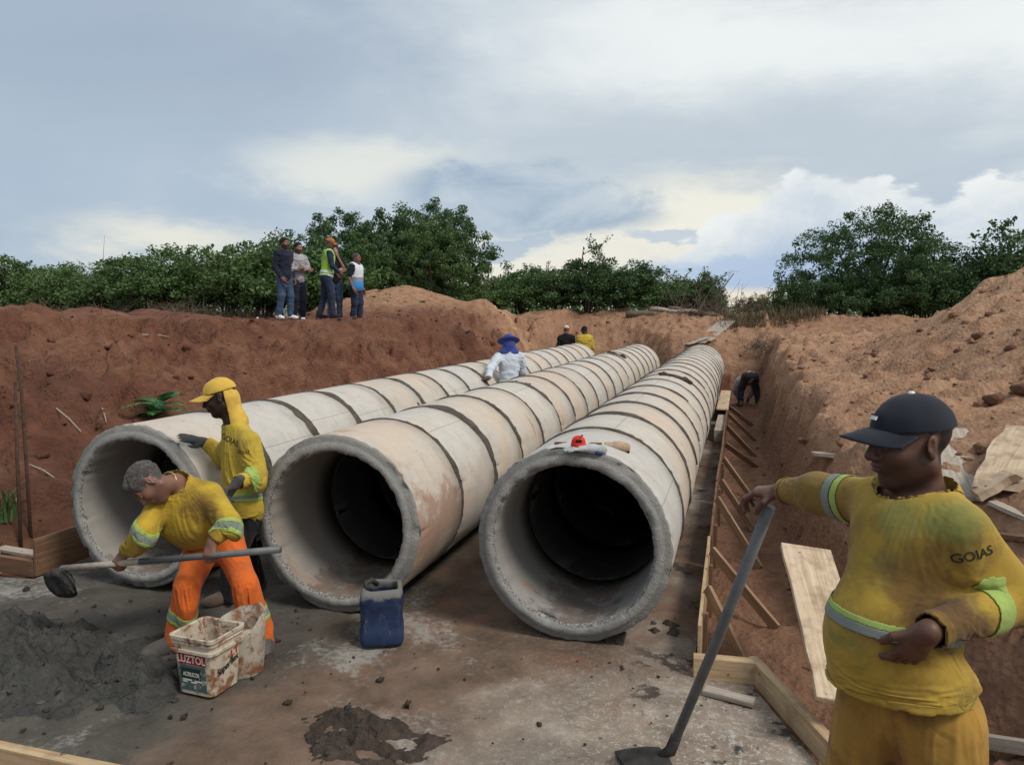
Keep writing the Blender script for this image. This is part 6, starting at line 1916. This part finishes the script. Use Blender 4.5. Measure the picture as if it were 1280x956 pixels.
m3 = Figure('person', J, tuple(np.array((J['anL'][0], J['anL'][1], 0))), 'workman in yellow cap with neck flap resting a gloved hand on the left pipe', SK_B, .009, YG, w=.98)
m3.body(None, hs=1.05, hv=.005)
for s_, kw in (('R', dict(d=unit(hp_ + pn_ * .018 - J['wrR']), n=-pn_, thumb=hdir(.1, -.9, .1), curl=(.10, .15, .12), s=1.12, spread=.14, thumb_in=.1)),
               ('L', dict(d=hdir(-.62, -.1, -.75), n=hdir(.55, -.6, -.5), thumb=hdir(-.6, -.6, .3), curl=(.6, .9, .6), s=1.0))):
    P = hand(m3.J['wr' + s_], **kw); d_ = unit(kw['d'])
    P.append(pc(m3.J['wr' + s_] - d_ * .035, m3.J['wr' + s_] + d_ * .01, .033, .030, .02))
    m3.part('glove', P, 'glove_grey', vox=.0055)
tr3 = loose_trousers(m3, 'dark_trousers', vox=.013)
sh3 = loose_shirt(m3, 'yellow_bright', hem=-.09, loose=1.20, vox=.0105, grow=.10)
m3.shoes('boot_mud')
cap3 = m3.cap('cap_yellow', brim=.085, vox=.006)
f, l, u = m3.hf, m3.hl, m3.hu; R = np.stack([f, l, u], 1)
P = [pe(m3.hp(-.030, 0, -.01), np.array((.080, .090, .095)) * 1.05, R, .04), pc(m3.hp(-.045, 0, -.05), m3.J['neck'] + hdir(.3, 0, .25) * .03, .062, .086, .05)]
m3.part('neck_flap', P, 'cap_yellow', vox=.006, cuts=[(m3.hp(-.040, 0, 0), unit(f + u * .12)), (m3.hp(0, 0, .055), u)], extra=lambda Q, D: D + .008 * vnoise(Q * np.array((17, 17, 8)), 3) + .004 * vnoise(Q * 33, 4))
pel_, ch_, up_, lat_, fr_ = torso_frame(m3.J)
bc = pel_ + up_ * .10
sewn(m3, 'shirt', bc, up_, .026, .25, 'tape_silver', torso=True); sewn(m3, 'shirt', bc + up_ * .024, up_, .022, .25, 'tape_lime', torso=True); sewn(m3, 'shirt', bc - up_ * .024, up_, .022, .25, 'tape_lime', torso=True)
a, b = m3.J['elL'], m3.J['wrL']; sewn(m3, 'shirt', a + (b - a) * .30, b - a, .065, .11, 'tape_lime')
decal('GOIAS', m3, sh3, at(285, 551, 5.3), hdir(.9, 0, -.22), hdir(.22, 0, .9), .058, 'ink', toward=hdir(-.4, -1))
decal('GOIAS', m3, sh3, at(308, 563, 5.3), hdir(1, 0, .03), hdir(0, 0, 1), .036, 'ink', toward=-_fw)

# --- people farther off
def standing(px, depth, H, face, label, group=None, z=None, arms=None, skin=SK_M, lean=0.0, stride=.0, vox=.014, fat=0.0, w=1.0, tilt=-.12, gaze=None, half=.10):
    p = at(px, 398, depth); zz_ = gz_at(p[0], p[1]) if z is None else z
    f = unit(np.asarray(face) * np.array((1, 1, 0))); u = np.array((0, 0, 1.0)); l = np.cross(u, f)
    O = np.array((p[0], p[1], zz_))
    T = lambda x, y, h_: O + f * x * H + l * y * H + u * h_ * H
    J = dict(head=T(.012 + lean, 0, .930), hf=unit((f if gaze is None else np.asarray(gaze)) + u * tilt), hu=unit(u - f * tilt * .3), neck=T(-.012 + lean * .9, 0, .845))
    A = arms or {}
    for s_, sg in (('L', 1), ('R', -1)):
        J['sh' + s_] = T(-.005 + lean * .8, .108 * sg, .810)
        e_, r_ = A.get(s_, ((-.03, .135, .635), (.035, .130, .485)))
        J['el' + s_] = T(e_[0] + lean * .6, e_[1] * sg, e_[2]); J['wr' + s_] = T(r_[0] + lean * .5, r_[1] * sg, r_[2])
        J['hip' + s_] = T(0, .053 * sg, .520)
        st = stride * sg
        J['kn' + s_] = T(.018 + st * .45, .060 * sg, .285); J['an' + s_] = T(-.015 + st, .066 * sg, .050)
        J['toe' + s_] = J['an' + s_] + f * .2 + l * .05 * sg
    return Figure('person', J, tuple(O), label, skin, vox, group, fat, w), f, l, u
def simple_hands(fig, f, l, u, crossed=False, which='LR', s=1.0, vox=None):
    H_ = {}
    for s_, sg in (('L', 1), ('R', -1)):
        if s_ not in which: continue
        d = unit(fig.J['wr' + s_] - fig.J['el' + s_])
        H_[s_] = dict(d=d, n=unit(-l * sg + f * .1), thumb=f if abs(d @ f) < .8 else u, curl=(.35, .45, .3), s=s)
    return H_
BG = 'visitors standing on the left bank'
FV = .011
# navy jacket, white trainers
p1, f, l, u = standing(357, 16.5, 1.74, hdir(.86, -.5), 'man in navy jacket, blue jeans and white trainers on the bank', BG, arms={'L': ((-.03, .13, .63), (.045, .11, .495)), 'R': ((-.03, .13, .63), (.06, .10, .50))}, skin=SK_M, stride=.03, vox=FV, w=1.05)
p1.body(simple_hands(p1, f, l, u), hs=.97, beard=.8, hv=.008); p1.shirt('navy', 'jacket', hem=-.07, wr=.006, loose=1.1); p1.trousers('jeans'); p1.shoes('shoe_white', 'trainer'); p1.hairpiece('hair_dark', vox=.008)
# grey shirt, arms folded
p2, f, l, u = standing(374, 16.9, 1.74, hdir(.80, -.6), 'bearded man in grey shirt with folded arms beside the navy jacket', BG, arms={'L': ((.04, .13, .665), (.13, -.02, .675)), 'R': ((.04, .13, .66), (.125, -.03, .655))}, skin=SK_L, vox=FV)
p2.body({'L': dict(d=unit(p2.J['wrL'] - p2.J['elL']), n=-f, thumb=u, curl=(.3, .4, .3)), 'R': dict(d=unit(p2.J['wrR'] - p2.J['elR']), n=-f, thumb=u, curl=(.3, .4, .3))}, hs=.97, beard=.85, hv=.008)
p2.shirt('grey_shirt', hem=-.05, loose=1.05); p2.trousers('navy'); p2.shoes('black_cloth', 'shoe'); p2.hairpiece('hair_dark', vox=.008)
# hi-vis vest, one foot forward
p3, f, l, u = standing(409, 16.4, 1.70, hdir(.90, .35), 'man in lime high-visibility vest and orange cap leaning forward on the bank', BG, arms={'L': ((.02, .14, .65), (.12, .08, .56)), 'R': ((.03, .135, .65), (.13, .08, .57))}, skin=SK_D, lean=.045, stride=-.075, vox=FV, w=1.03, tilt=-.35)
p3.body(simple_hands(p3, f, l, u), hs=.97, hv=.008); p3.shirt('jeans_dark', hem=-.02, loose=1.05)
vest = p3.part('vest', [q for q in p3.sp if not (q['t'] == 'c' and q['wr'])], 'vest_lime', cuts=[((p3.J['hipL'] + p3.J['hipR']) / 2 - u * .06, -u), (p3.J['neck'] + u * .0, unit(u + f * .3), .12)] + [(p3.J['sh' + s_] + l * sg * .012, l * sg, .22) for s_, sg in (('L', 1), ('R', -1))], off=-.012)
pl_, ch_, up_, lat_, fr_ = torso_frame(p3.J)
tp_ = [q for q in p3.sp if not (q['t'] == 'c' and q['wr'])]
for dz_ in (.02, .10): p3.band(pl_ + up_ * dz_, up_, .05, .26, 'vest_white', tp_, off=-.018)
p3.band(ch_ - up_ * .10, unit(up_ + lat_ * 1.0), .045, .22, 'tape_silver', tp_, off=-.018)
p3.trousers('jeans_dark'); p3.shoes('black_cloth', 'shoe'); p3.cap('orange_cap', vox=.008, brim=.06)
# black shirt, hand at the chin
p4, f, l, u = standing(419, 17.4, 1.68, hdir(.45, -.85), 'man in black shirt and faded jeans with his hand at his chin', BG, arms={'L': ((.06, .13, .665), (.085, .02, .86)), 'R': ((.05, .13, .66), (.13, -.03, .66))}, skin=SK_L, vox=FV)
p4.body({'L': dict(d=unit(u + f * .1 - l * .2), n=-f, thumb=-l, curl=(.7, .8, .6)), 'R': dict(d=l, n=-f, thumb=u, curl=(.3, .4, .3))}, hs=.97, beard=.5, hv=.008)
p4.shirt('black_cloth', sleeve='short', hem=-.06); p4.trousers('jeans'); p4.shoes('shoe_brown', 'shoe'); p4.hairpiece('hair_dark', vox=.008)
# white and blue vest
p5, f, l, u = standing(446, 17.3, 1.54, hdir(.93, -.35), 'man in white and blue sleeveless vest over navy shirt on the bank', BG, skin=SK_M, stride=.02, vox=FV, w=1.03)
p5.body(simple_hands(p5, f, l, u), hs=.95, hv=.008); p5.shirt('navy', sleeve='short', hem=-.05)
tp_ = [q for q in p5.sp if not (q['t'] == 'c' and q['wr'])]
arm = [(p5.J['sh' + s_] + l * sg * .0, l * sg, .20) for s_, sg in (('L', 1), ('R', -1))]
pl_ = (p5.J['hipL'] + p5.J['hipR']) / 2
vv = p5.part('vest', tp_, 'vest_white', cuts=[(pl_ - u * .10, -u), (p5.J['neck'], unit(u + f * .3), .12)] + arm, off=-.014)
p5.band(pl_ + u * .0, u, .20, .30, 'vest_blue', tp_, name='vest_panel', off=-.019); p5.band(pl_ + u * .155, u, .11, .28, 'vest_grey', tp_, name='vest_panel', off=-.019)
p5.trousers('jeans_dark'); p5.shoes('shoe_brown', 'shoe'); p5.hairpiece('hair_grey', vox=.008, thick=.004)
# blue hat between left and middle rows
p = at(637, 440, 12.3)
p6, f, l, u = standing(637, 12.3, 1.70, hdir(-.15, 1), 'worker seen from behind in blue wide-brimmed hat and white long-sleeved shirt', None, z=0.0, arms={'L': ((.02, .17, .66), (.02, .27, .60)), 'R': ((.06, .14, .66), (.17, .06, .60))}, skin=SK_D, vox=.012, lean=.05, tilt=-.4)
pw = hit_pipe(603, 477, XS[2]); p6.J['wrL'] = pw + np.array((0, 0, .05)) + hdir(.5, 0) * .09; p6.J['elL'] = (p6.J['shL'] + p6.J['wrL']) / 2 + hdir(-.25, -.3, -.2) * .08
p6.body({'L': dict(d=hdir(-.95, .1, -.2), n=hdir(0, 0, -1), thumb=hdir(0, .9), curl=(.3, .4, .3)), 'R': dict(d=hdir(.1, .6, -.7), n=hdir(-1, 0), thumb=hdir(0, 1), curl=(.4, .5, .4))}, hs=1.0, hv=.008)
p6.shirt('white_shirt', hem=-.05, loose=1.25, wr=.008); p6.trousers('dark_trousers'); p6.shoes('boot_mud')
f, l, u = p6.hf, p6.hl, p6.hu; R = np.stack([f, l, u], 1)
p6.part('hat', [pe(p6.hp(-.01, 0, .06), (.118, .100, .100), R, .02), pe(p6.hp(-.01, 0, .045), (.205, .190, .022), R, .03)], 'hat_blue', vox=.009, cuts=[(p6.hp(-.01, 0, .030), -u)], extra=lambda Q, D: D + .006 * vnoise(Q * 13, 3))
p6.part('neck_flap', [pe(p6.hp(-.03, 0, -.03), (.105, .105, .12), R, .03), pc(p6.J['neck'] + l * .09 + hdir(0, -.4), p6.J['neck'] - l * .09 + hdir(0, -.4), .07, .07, .05) if False else pc(p6.J['neck'] + l * .08, p6.J['neck'] - l * .08, .085, .085, .05)], 'hat_blue', vox=.009, extra=lambda Q, D: D + .007 * vnoise(Q * 16, 5), cuts=[(p6.hp(0, 0, .04), u), (p6.J['neck'] - u * .03, unit(-u + f * .2))])
# two men beyond
p7, f, l, u = standing(708, 22.2, 1.72, hdir(.15, 1), 'man in black jacket and pale cap seen from behind beyond the left pipes', None, z=0.0, skin=SK_M, vox=.014)
p7.body(simple_hands(p7, f, l, u), hs=1.0, hv=.01); p7.shirt('black_cloth', 'jacket', hem=-.06, loose=1.1); p7.trousers('dark_trousers'); p7.shoes('boot_mud'); p7.cap('hat_pale', vox=.009, brim=.06)
p8, f, l, u = standing(731, 21.9, 1.70, hdir(-.35, .94), 'man in bright yellow shirt and dark cap seen from behind beyond the left pipes', None, z=0.0, skin=SK_B, vox=.014, tilt=-.35, w=1.25)
p8.body(simple_hands(p8, f, l, u), hs=1.0, hv=.01); sh8 = p8.shirt('yellow_bright', hem=-.06, loose=1.1); p8.trousers('dark_trousers'); p8.shoes('boot_mud'); p8.cap('black_cloth', vox=.009, brim=.06)
# bent double in the trench
q = at(936, 500, 17.8); O = np.array((q[0], q[1], gz_at(q[0], q[1])))
f = hdir(.05, 1); l = np.cross((0, 0, 1.0), f); T = lambda x, y, z_: O + f * x + l * y + np.array((0, 0, z_))
J = dict(head=T(.52, .02, .42), hf=unit(-np.array((0, 0, 1.0)) * .9 + f * .2), hu=unit(f - np.array((0, 0, .5))), neck=T(.40, .01, .55), shL=T(.34, .17, .56), shR=T(.34, -.17, .56), elL=T(.42, .22, .33), elR=T(.42, -.22, .33), wrL=T(.46, .12, .12), wrR=T(.46, -.10, .12),
         hipL=T(-.04, .10, .70), hipR=T(-.04, -.10, .70), knL=T(.06, .17, .40), knR=T(.06, -.18, .40), anL=T(-.05, .20, .09), anR=T(-.05, -.20, .09), toeL=T(.2, .24, .09), toeR=T(.2, -.24, .09))
p9 = Figure('person', J, tuple(O), 'worker bent double in the narrow trench at its far end, dark trousers towards us', SK_D, .014)
p9.body({'L': dict(d=(0, 0, -1), n=-l, thumb=f), 'R': dict(d=(0, 0, -1), n=l, thumb=f)}, hs=1.0, hv=.01)
p9.shirt('grey_shirt', hem=-.11, loose=1.1); p9.trousers('dark_trousers', top=.06); p9.shoes('boot_mud')

# ------------------------------------------------------------------ small things
def m_can(g):
    p = g.obj
    x, y, z = g.sep(p)
    n = g.noise(p, 12, 6, .65, .4); n2 = g.noise(p, 45, 4, .6)
    c_ = g.ramp(n, [(.3, (.014, .022, .055)), (.6, (.024, .042, .098)), (.8, (.050, .070, .125))])
    t = g.m('ADD', g.sm(z, .25, .355), g.m('MULTIPLY', g.m('SUBTRACT', n, .5), 1.5))
    c_ = g.mix(g.m('MULTIPLY', g.sm(t, .45, .8), .9), c_, (.17, .165, .145))
    c_ = g.mix(g.m('MULTIPLY', g.sm(g.noise(g.vmul(p, (1, 1, .5)), 16, 5, .65), .58, .7), .45), c_, (.13, .14, .16))
    bset(g, c_, g.sm(n, .3, .7, .4, .8), g.bump(n2, .25, .004))
material('can_blue', m_can)
def m_pail(c0):
    def fn(g):
        p = g.obj
        n = g.noise(p, 14, 6, .68, .5); n2 = g.noise(p, 50, 4, .6)
        c_ = g.ramp(n2, [(.3, tuple(v * .85 for v in c0)), (.7, c0)])
        c_ = g.mix(g.sm(n, .45, .64), c_, (.22, .095, .042))
        c_ = g.mix(g.m('MULTIPLY', g.sm(g.noise(p, 26, 5, .65), .60, .70), .8), c_, (.12, .06, .035))
        bset(g, c_, .65, g.bump(n2, .3, .004))
    return fn
material('pail_cream', m_pail((.56, .49, .38)))
material('pail_grey', m_pail((.42, .37, .30)))
def m_label(c0, scuff=.55):
    def fn(g):
        n = g.noise(g.pos, 28, 6, .7, .3)
        bset(g, g.mix(g.sm(n, scuff, scuff + .08), c0, (.47, .42, .34)), .6)
    return fn
material('label_red', m_label((.36, .022, .016)))
material('label_green', m_label((.070, .115, .108), .57))
material('label_dark', m_label((.018, .035, .033), .62))
material('label_white', m_label((.66, .63, .56), .60))
plain('paint_red', (.45, .03, .02), .6)
plain('plastic_red', (.66, .035, .018), .4, 0, .1)
plain('plastic_black', (.015, .015, .016), .5)
cloth('glove_pale', (.45, .47, .48), .4, (.25, .2, .16), .5, 20)
cloth('glove_tan', (.45, .33, .22), .4, (.25, .16, .10), .5, 20)
cloth('rag_blue', (.03, .07, .16), .2, (.02, .03, .05), .3)

def rring(w_, d_, r_, n=6):
    P = []
    for cx, cy, a0 in ((1, 1, 0), (-1, 1, 90), (-1, -1, 180), (1, -1, 270)):
        for k in range(n + 1):
            a = rad(a0 + 90 * k / n); P.append((cx * (w_ / 2 - r_) + r_ * math.cos(a), cy * (d_ / 2 - r_) + r_ * math.sin(a)))
    return np.array(P)
def loft(rings):
    V = []; Q = []
    n = len(rings[0][0])
    for P, z in rings: V += [(x, y, z) for x, y in P]
    for i in range(len(rings) - 1):
        for k in range(n): Q.append((i * n + k, i * n + (k + 1) % n, (i + 1) * n + (k + 1) % n, (i + 1) * n + k))
    return V, Q, n
# blue jerrycan with its top cut open
c0 = on(478, 800, 0); e = empty('jerrycan', (c0[0], c0[1], 0.0), rad(24)); tag(e, 'blue plastic can with cut-open top caked in cement beside the middle pipe', 'can')
W_, D_ = .27, .25
rs_ = [(rring(W_ - .06, D_ - .06, .04), .0), (rring(W_ - .012, D_ - .012, .05), .012), (rring(W_, D_, .05), .03), (rring(W_, D_, .05), .10), (rring(W_ - .010, D_ - .010, .05), .115), (rring(W_ - .010, D_ - .010, .05), .245), (rring(W_, D_, .05), .26), (rring(W_, D_, .05), .315), (rring(W_ - .012, D_ - .012, .055), .345), (rring(W_ - .05, D_ - .05, .05), .362),
       (rring(W_ - .075, D_ - .075, .045), .358), (rring(W_ - .06, D_ - .06, .045), .33), (rring(W_ - .03, D_ - .03, .045), .20), (rring(W_ - .04, D_ - .04, .045), .03)]
V, Q, n = loft(rs_); Q.append(tuple(range(n - 1, -1, -1))); Q.append(tuple(len(V) - n + k for k in range(n)))
mb = MB(); mb.add(V, Q); ob = mb.build('can_body', MATS['can_blue'], e, smooth=True)
me = ob.data
for v in me.vertices:
    if v.co.z > .30:
        q = np.array([[v.co.x * 14, v.co.y * 14, v.co.z * 3]]); v.co.z += .018 * float(vnoise(q, 4)[0]) ; v.co.x += .006 * float(vnoise(q + 9, 5)[0])
mb = MB(); mb.box((0.0, 0.131, .19), (.12, .008, .12)); mb.build('label_panel', MATS['can_blue'], e, bevel=.003) if False else None
mb = MB(); mb.tube([(-.09, -.04, .345), (-.10, -.02, .385), (-.06, .02, .39), (-.03, .05, .35)], [.016, .018, .018, .016], 10); mb.build('carry_handle', MATS['mortar'], e, smooth=True)
mb = MB(); mb.beam((.0, .05, .34), (-.03, -.06, .372), .018, .006); mb.build('stirring_stick', MATS['wood_brown'], e) if False else None
# square paint pail with lettering
c0 = on(262, 858, 0); ang = rad(-20)
e = empty('paint_pail', (c0[0], c0[1], 0.0), ang + YAW); tag(e, 'open square paint pail with red and green label standing before the orange trousers', 'pail')
Wt, Dt, Wb, Db, Hh = .275, .255, .235, .215, .335
def pr_(t, gw=0.0, r_=.035): return rring(Wb + (Wt - Wb) * t + gw, Db + (Dt - Db) * t + gw, r_)
rs_ = [(pr_(0, -.02), 0), (pr_(0), .008), (pr_(.75), .245), (pr_(.76, .030), .247), (pr_(.77, .030), .262), (pr_(.78, .006), .265), (pr_(.87, .006), .292), (pr_(.88, .022), .294), (pr_(.9, .022), .300), (pr_(.9, .010), .302), (pr_(.95, .010), .315), (pr_(.96, .028), .317), (pr_(1, .028), Hh), (pr_(1, .006), Hh + .002), (pr_(.98, -.008), Hh - .004), (pr_(.9, -.008), .29), (pr_(0.05, -.008), .02)]
V, Q, n = loft(rs_); Q.append(tuple(range(n - 1, -1, -1))); Q.append(tuple(len(V) - n + k for k in range(n)))
mb = MB(); mb.add(V, Q); pail = mb.build('pail_body', MATS['pail_cream'], e, bevel=0)
# local faces: -Y is the label side, +X the script side
def face_quad(name, x0, x1, z0, z1, mat, side, lift=.0015):
    P = []
    for x, z in ((x0, z0), (x1, z0), (x1, z1), (x0, z1)):
        t = z / .326; hy = (Db + (Dt - Db) * t) / 2 + lift; hx_ = (Wb + (Wt - Wb) * t) / 2 + lift
        P.append((x, -hy, z) if side == 'y' else (hx_, x, z))
    P2 = [tuple(np.array(p) - (np.array((0, -lift * .8, 0)) if side == 'y' else np.array((lift * .8, 0, 0)))) for p in P]
    mb = MB(); mb.add(P + P2, ((0, 1, 2, 3), (7, 6, 5, 4), (0, 4, 5, 1), (1, 5, 6, 2), (2, 6, 7, 3), (3, 7, 4, 0)))
    return mb.build(name, MATS[mat], pail)
def face_text(txt, x, z, size, mat, side, rot=0.0, shear=0.0, sx_=1.0, lift=.004):
    cu = bpy.data.curves.new('lettering', 'FONT'); cu.body = txt; cu.size = size; cu.align_x = 'CENTER'; cu.align_y = 'CENTER'; cu.extrude = .0003; cu.shear = shear; cu.offset = size * .02
    o = bpy.data.objects.new('tmp', cu); COL.objects.link(o); dg = bpy.context.evaluated_depsgraph_get(); dg.update()
    me = bpy.data.meshes.new_from_object(o.evaluated_get(dg)); bpy.data.objects.remove(o)
    o = link('lettering', me, MATS[mat], pail)
    t = z / .326; hy = (Db + (Dt - Db) * t) / 2 + lift; hx_ = (Wb + (Wt - Wb) * t) / 2 + lift
    til = math.atan((Dt - Db) / 2 / .326)
    if side == 'y':
        o.location = (x, -hy, z); o.rotation_euler = (rad(90) + til, rot, 0)
    else:
        M = Matrix.Rotation(rad(90), 4, 'Z') @ Matrix.Rotation(rad(90) + til, 4, 'X') @ Matrix.Rotation(rot, 4, 'Z')
        o.matrix_local = Matrix.Translation((hx_, x, z)) @ M
    o.scale = (sx_, 1, 1)
    return o
face_quad('label', -.098, .088, .178, .243, 'label_red', 'y')
face_quad('label', -.096, .082, .028, .174, 'label_green', 'y')
face_quad('label', -.080, .050, .100, .158, 'label_dark', 'y', .0028)
face_text('LUZTOL', -.006, .208, .058, 'label_white', 'y', sx_=.86)
face_text('ACRILICOS', -.014, .122, .033, 'label_white', 'y', sx_=.66)
for k, (x, z, w_) in enumerate(((-.045, .089, .06), (.03, .086, .05), (-.06, .078, .03), (.0, .077, .04))): face_quad('label_line', x - w_ / 2, x + w_ / 2, z - .0035, z + .0035, 'label_white', 'y', .0028)
face_text('Superflex', .0, .150, .056, 'ink', 'x', rot=rad(16), shear=.3, sx_=.80)
face_text('LT', .055, .205, .055, 'paint_red', 'x', rot=rad(8))
# second, taller broken pail behind it
c0 = on(303, 838, 0); e = empty('broken_pail', (c0[0], c0[1], 0.0), rad(20)); tag(e, 'broken grey-white pail with dark inside standing behind the square paint pail', 'pail')
nA = 44; V = []; Q = []
prof = [(.0, .120, 0), (.004, .122, 0), (.12, .130, 0), (.24, .136, 0), (.32, .140, 1), (.322, .134, 1), (.24, .130, 0), (.03, .118, 0)]
for z, r_, topq in prof:
    for k in range(nA):
        a = 2 * math.pi * k / nA
        zz_ = z + (.045 * math.sin(a * 1 + .6) + .02 * float(vnoise(np.array([[a * 2.2, 0, 0]]), 5)[0]) if topq else 0)
        V.append((r_ * math.cos(a) * 1.0, r_ * math.sin(a) * .92, zz_))
for i in range(len(prof) - 1):
    for k in range(nA): Q.append((i * nA + k, i * nA + (k + 1) % nA, (i + 1) * nA + (k + 1) % nA, (i + 1) * nA + k))
Q.append(tuple(range(nA - 1, -1, -1))); Q.append(tuple(len(V) - nA + k for k in range(nA)))
mb = MB(); mb.add(V, Q); mb.build('pail_shell', MATS['pail_grey'], e, smooth=True)
rr_ = [(.128 * math.cos(t), .118 * math.sin(t), .10) for t in np.linspace(0, 6.283, 24)]
mb = MB(); nn = 24; V = [(.119 * math.cos(6.283 * k / nn), .109 * math.sin(6.283 * k / nn), .17) for k in range(nn)] + [(0, 0, .185)]
mb.add(V, [(k, (k + 1) % nn, nn) for k in range(nn)]); mb.build('mortar_fill', MATS['mud'], e, smooth=True)

# things lying on top of the right pipe
def on_pipe(px, py, X=XS[0]):
    p = hit_pipe(px, py, X); n_ = unit(np.array((p[0] - X, 0, p[2] - PR))); return p, n_
p, n_ = on_pipe(723, 560); t_ = unit(np.cross((0, 1.0, 0), n_)); R = np.stack([t_, np.array((0, 1.0, 0)), n_], 1)
e = empty('measuring_tape', tuple(p)); tag(e, 'bright red tape measure case lying on the right pipe', 'tape measure')
vR = np.stack([unit(hdir(1, 0, 0) - n_ * 0), unit(hdir(0, 1, 0)), np.array((0, 0, 1.0))], 1)
me = grow_mesh('case', [pe((0, 0, .040), (.043, .030, .040), vR, .01), pe((0, 0, .020), (.048, .034, .024), vR, .012)], .004, (0, 0, 0), cuts=[((0, 0, .002), (0, 0, -1))])
ob = link('case', me, MATS['plastic_red'], e)
mb = MB(); mb.box((0, 0, 0), (.036, .010, .020), R=vR); mb.build('window', MATS['plastic_black'], e, loc=tuple(hdir(0, -1) * .029 + np.array((0, 0, .048))), bevel=.003)
mb = MB(); mb.tube([hdir(.5, -1) * .03 + np.array((0, 0, .075)), hdir(.55, -.6) * .035 + np.array((0, 0, .088))], [.006, .006], 8); mb.build('crank', MATS['plastic_red'], e)
def cloth_lump(name, p0, p1, r0, r1, mat, label, cat, seed, extra_p=()):
    a, na = on_pipe(*p0); b, nb = on_pipe(*p1)
    P = [pc(a + na * r0 * .4, b + nb * r1 * .4, r0, r1, .01)] + list(extra_p)
    me = grow_mesh(name, P, .004, a, extra=lambda Q, D: D + .006 * vnoise(Q * 35, seed) + .004 * vnoise(Q * 80, seed + 1))
    return tag(link(name, me, MATS[mat], loc=tuple(a)), label, cat)
g0, gn = on_pipe(740, 563); d_ = hdir(-1, -.1, .02)
P = hand(g0 + gn * .014, d_, -gn, hdir(0, 1), curl=(.08, .12, .1), s=.95, spread=.10) + [pc(g0 + gn * .012, g0 + gn * .012 + hdir(1, 0, -.15) * .06, .026, .032, .02)]
tag(link('work_glove', grow_mesh('work_glove', P, .004, g0, extra=lambda Q, D: D + .002 * vnoise(Q * 60, 4)), MATS['glove_pale'], loc=tuple(g0)), 'pale grey work glove lying in front of the red tape', 'glove')
cloth_lump('glove_cuff', (746, 566), (752, 567), .014, .012, 'rag_blue', 'dark blue scrap of cloth at the cuff of the pale glove', 'rag', 5)
g0, gn = on_pipe(772, 560); d_ = hdir(-1, .15, .05)
P = hand(g0 + gn * .018, d_, -gn, hdir(0, 1), curl=(.15, .25, .2), s=.95, spread=.10) + [pc(g0 + gn * .012, g0 + gn * .014 + hdir(1, 0, -.15) * .05, .030, .030, .02)]
tag(link('work_glove', grow_mesh('work_glove', P, .004, g0, extra=lambda Q, D: D + .003 * vnoise(Q * 50, 6)), MATS['glove_tan'], loc=tuple(g0)), 'tan work glove lying right of the red tape', 'glove')
cloth_lump('rag', (779, 558), (783, 565), .018, .015, 'black_cloth', 'black rag end beside the tan glove', 'rag', 9)
a, na = on_pipe(694, 555); b, nb = on_pipe(752, 556)
plank('batten', a + na * .008, b + nb * .008, .035, .012, 'wood_brown', 'thin brown batten lying behind the red tape', 'batten', cuts=4, rough=.002)
a, na = on_pipe(688, 563); b, nb = on_pipe(704, 561)
mb = MB(); mb.tube([a + na * .006, (a + b) / 2 + na * .010, b + nb * .006], [.004, .006, .005], 6)
tag(mb.build('trowel_tang', MATS['steel_dark'], loc=tuple(a), base=a), 'small dark steel spike lying left of the pale glove', 'spike')
# scraps of white litter on the left bank
for (px, py), lb in (((379, 399), 'white scrap of litter right of the white trainers'), ((322, 398), 'tiny white scrap on the bank left of the navy jacket')):
    p = ground_hit(px, py, 8, 22); mb = MB(); mb.box((0, 0, .015), (.06, .04, .03), jit=.012)
    tag(mb.build('litter', MATS['white_paint'], loc=tuple(p)), lb, 'litter')
# lumps of mortar left on top of the pipes
for px, py, X, r_, lb in ((843, 472, XS[0], .10, 'dark mortar lump smeared across the top of the right row'), (652, 478, XS[1], .05, 'dark mortar lump on the middle row by the blue-hatted worker'), (770, 443, XS[1], .09, 'brown mortar lump near the far end of the middle row'), (526, 512, XS[2], .05, 'mortar clot hanging on the left row beside the middle pipes')):
    p, n_ = on_pipe(px, py, X); t_ = unit(np.cross((0, 1.0, 0), n_))
    me = grow_mesh('mortar_lump', [pe((0, 0, 0), (r_ * 2.4, r_ * .55, r_ * .4), np.stack([t_, np.array((0, 1.0, 0)), n_], 1), .01)], .010, (0, 0, 0), extra=lambda Q, D: D + .02 * vnoise(Q * 14, 6) + .01 * vnoise(Q * 40, 7))
    tag(link('mortar_lump', me, MATS['mud'], loc=tuple(p)), lb, 'mortar lump')
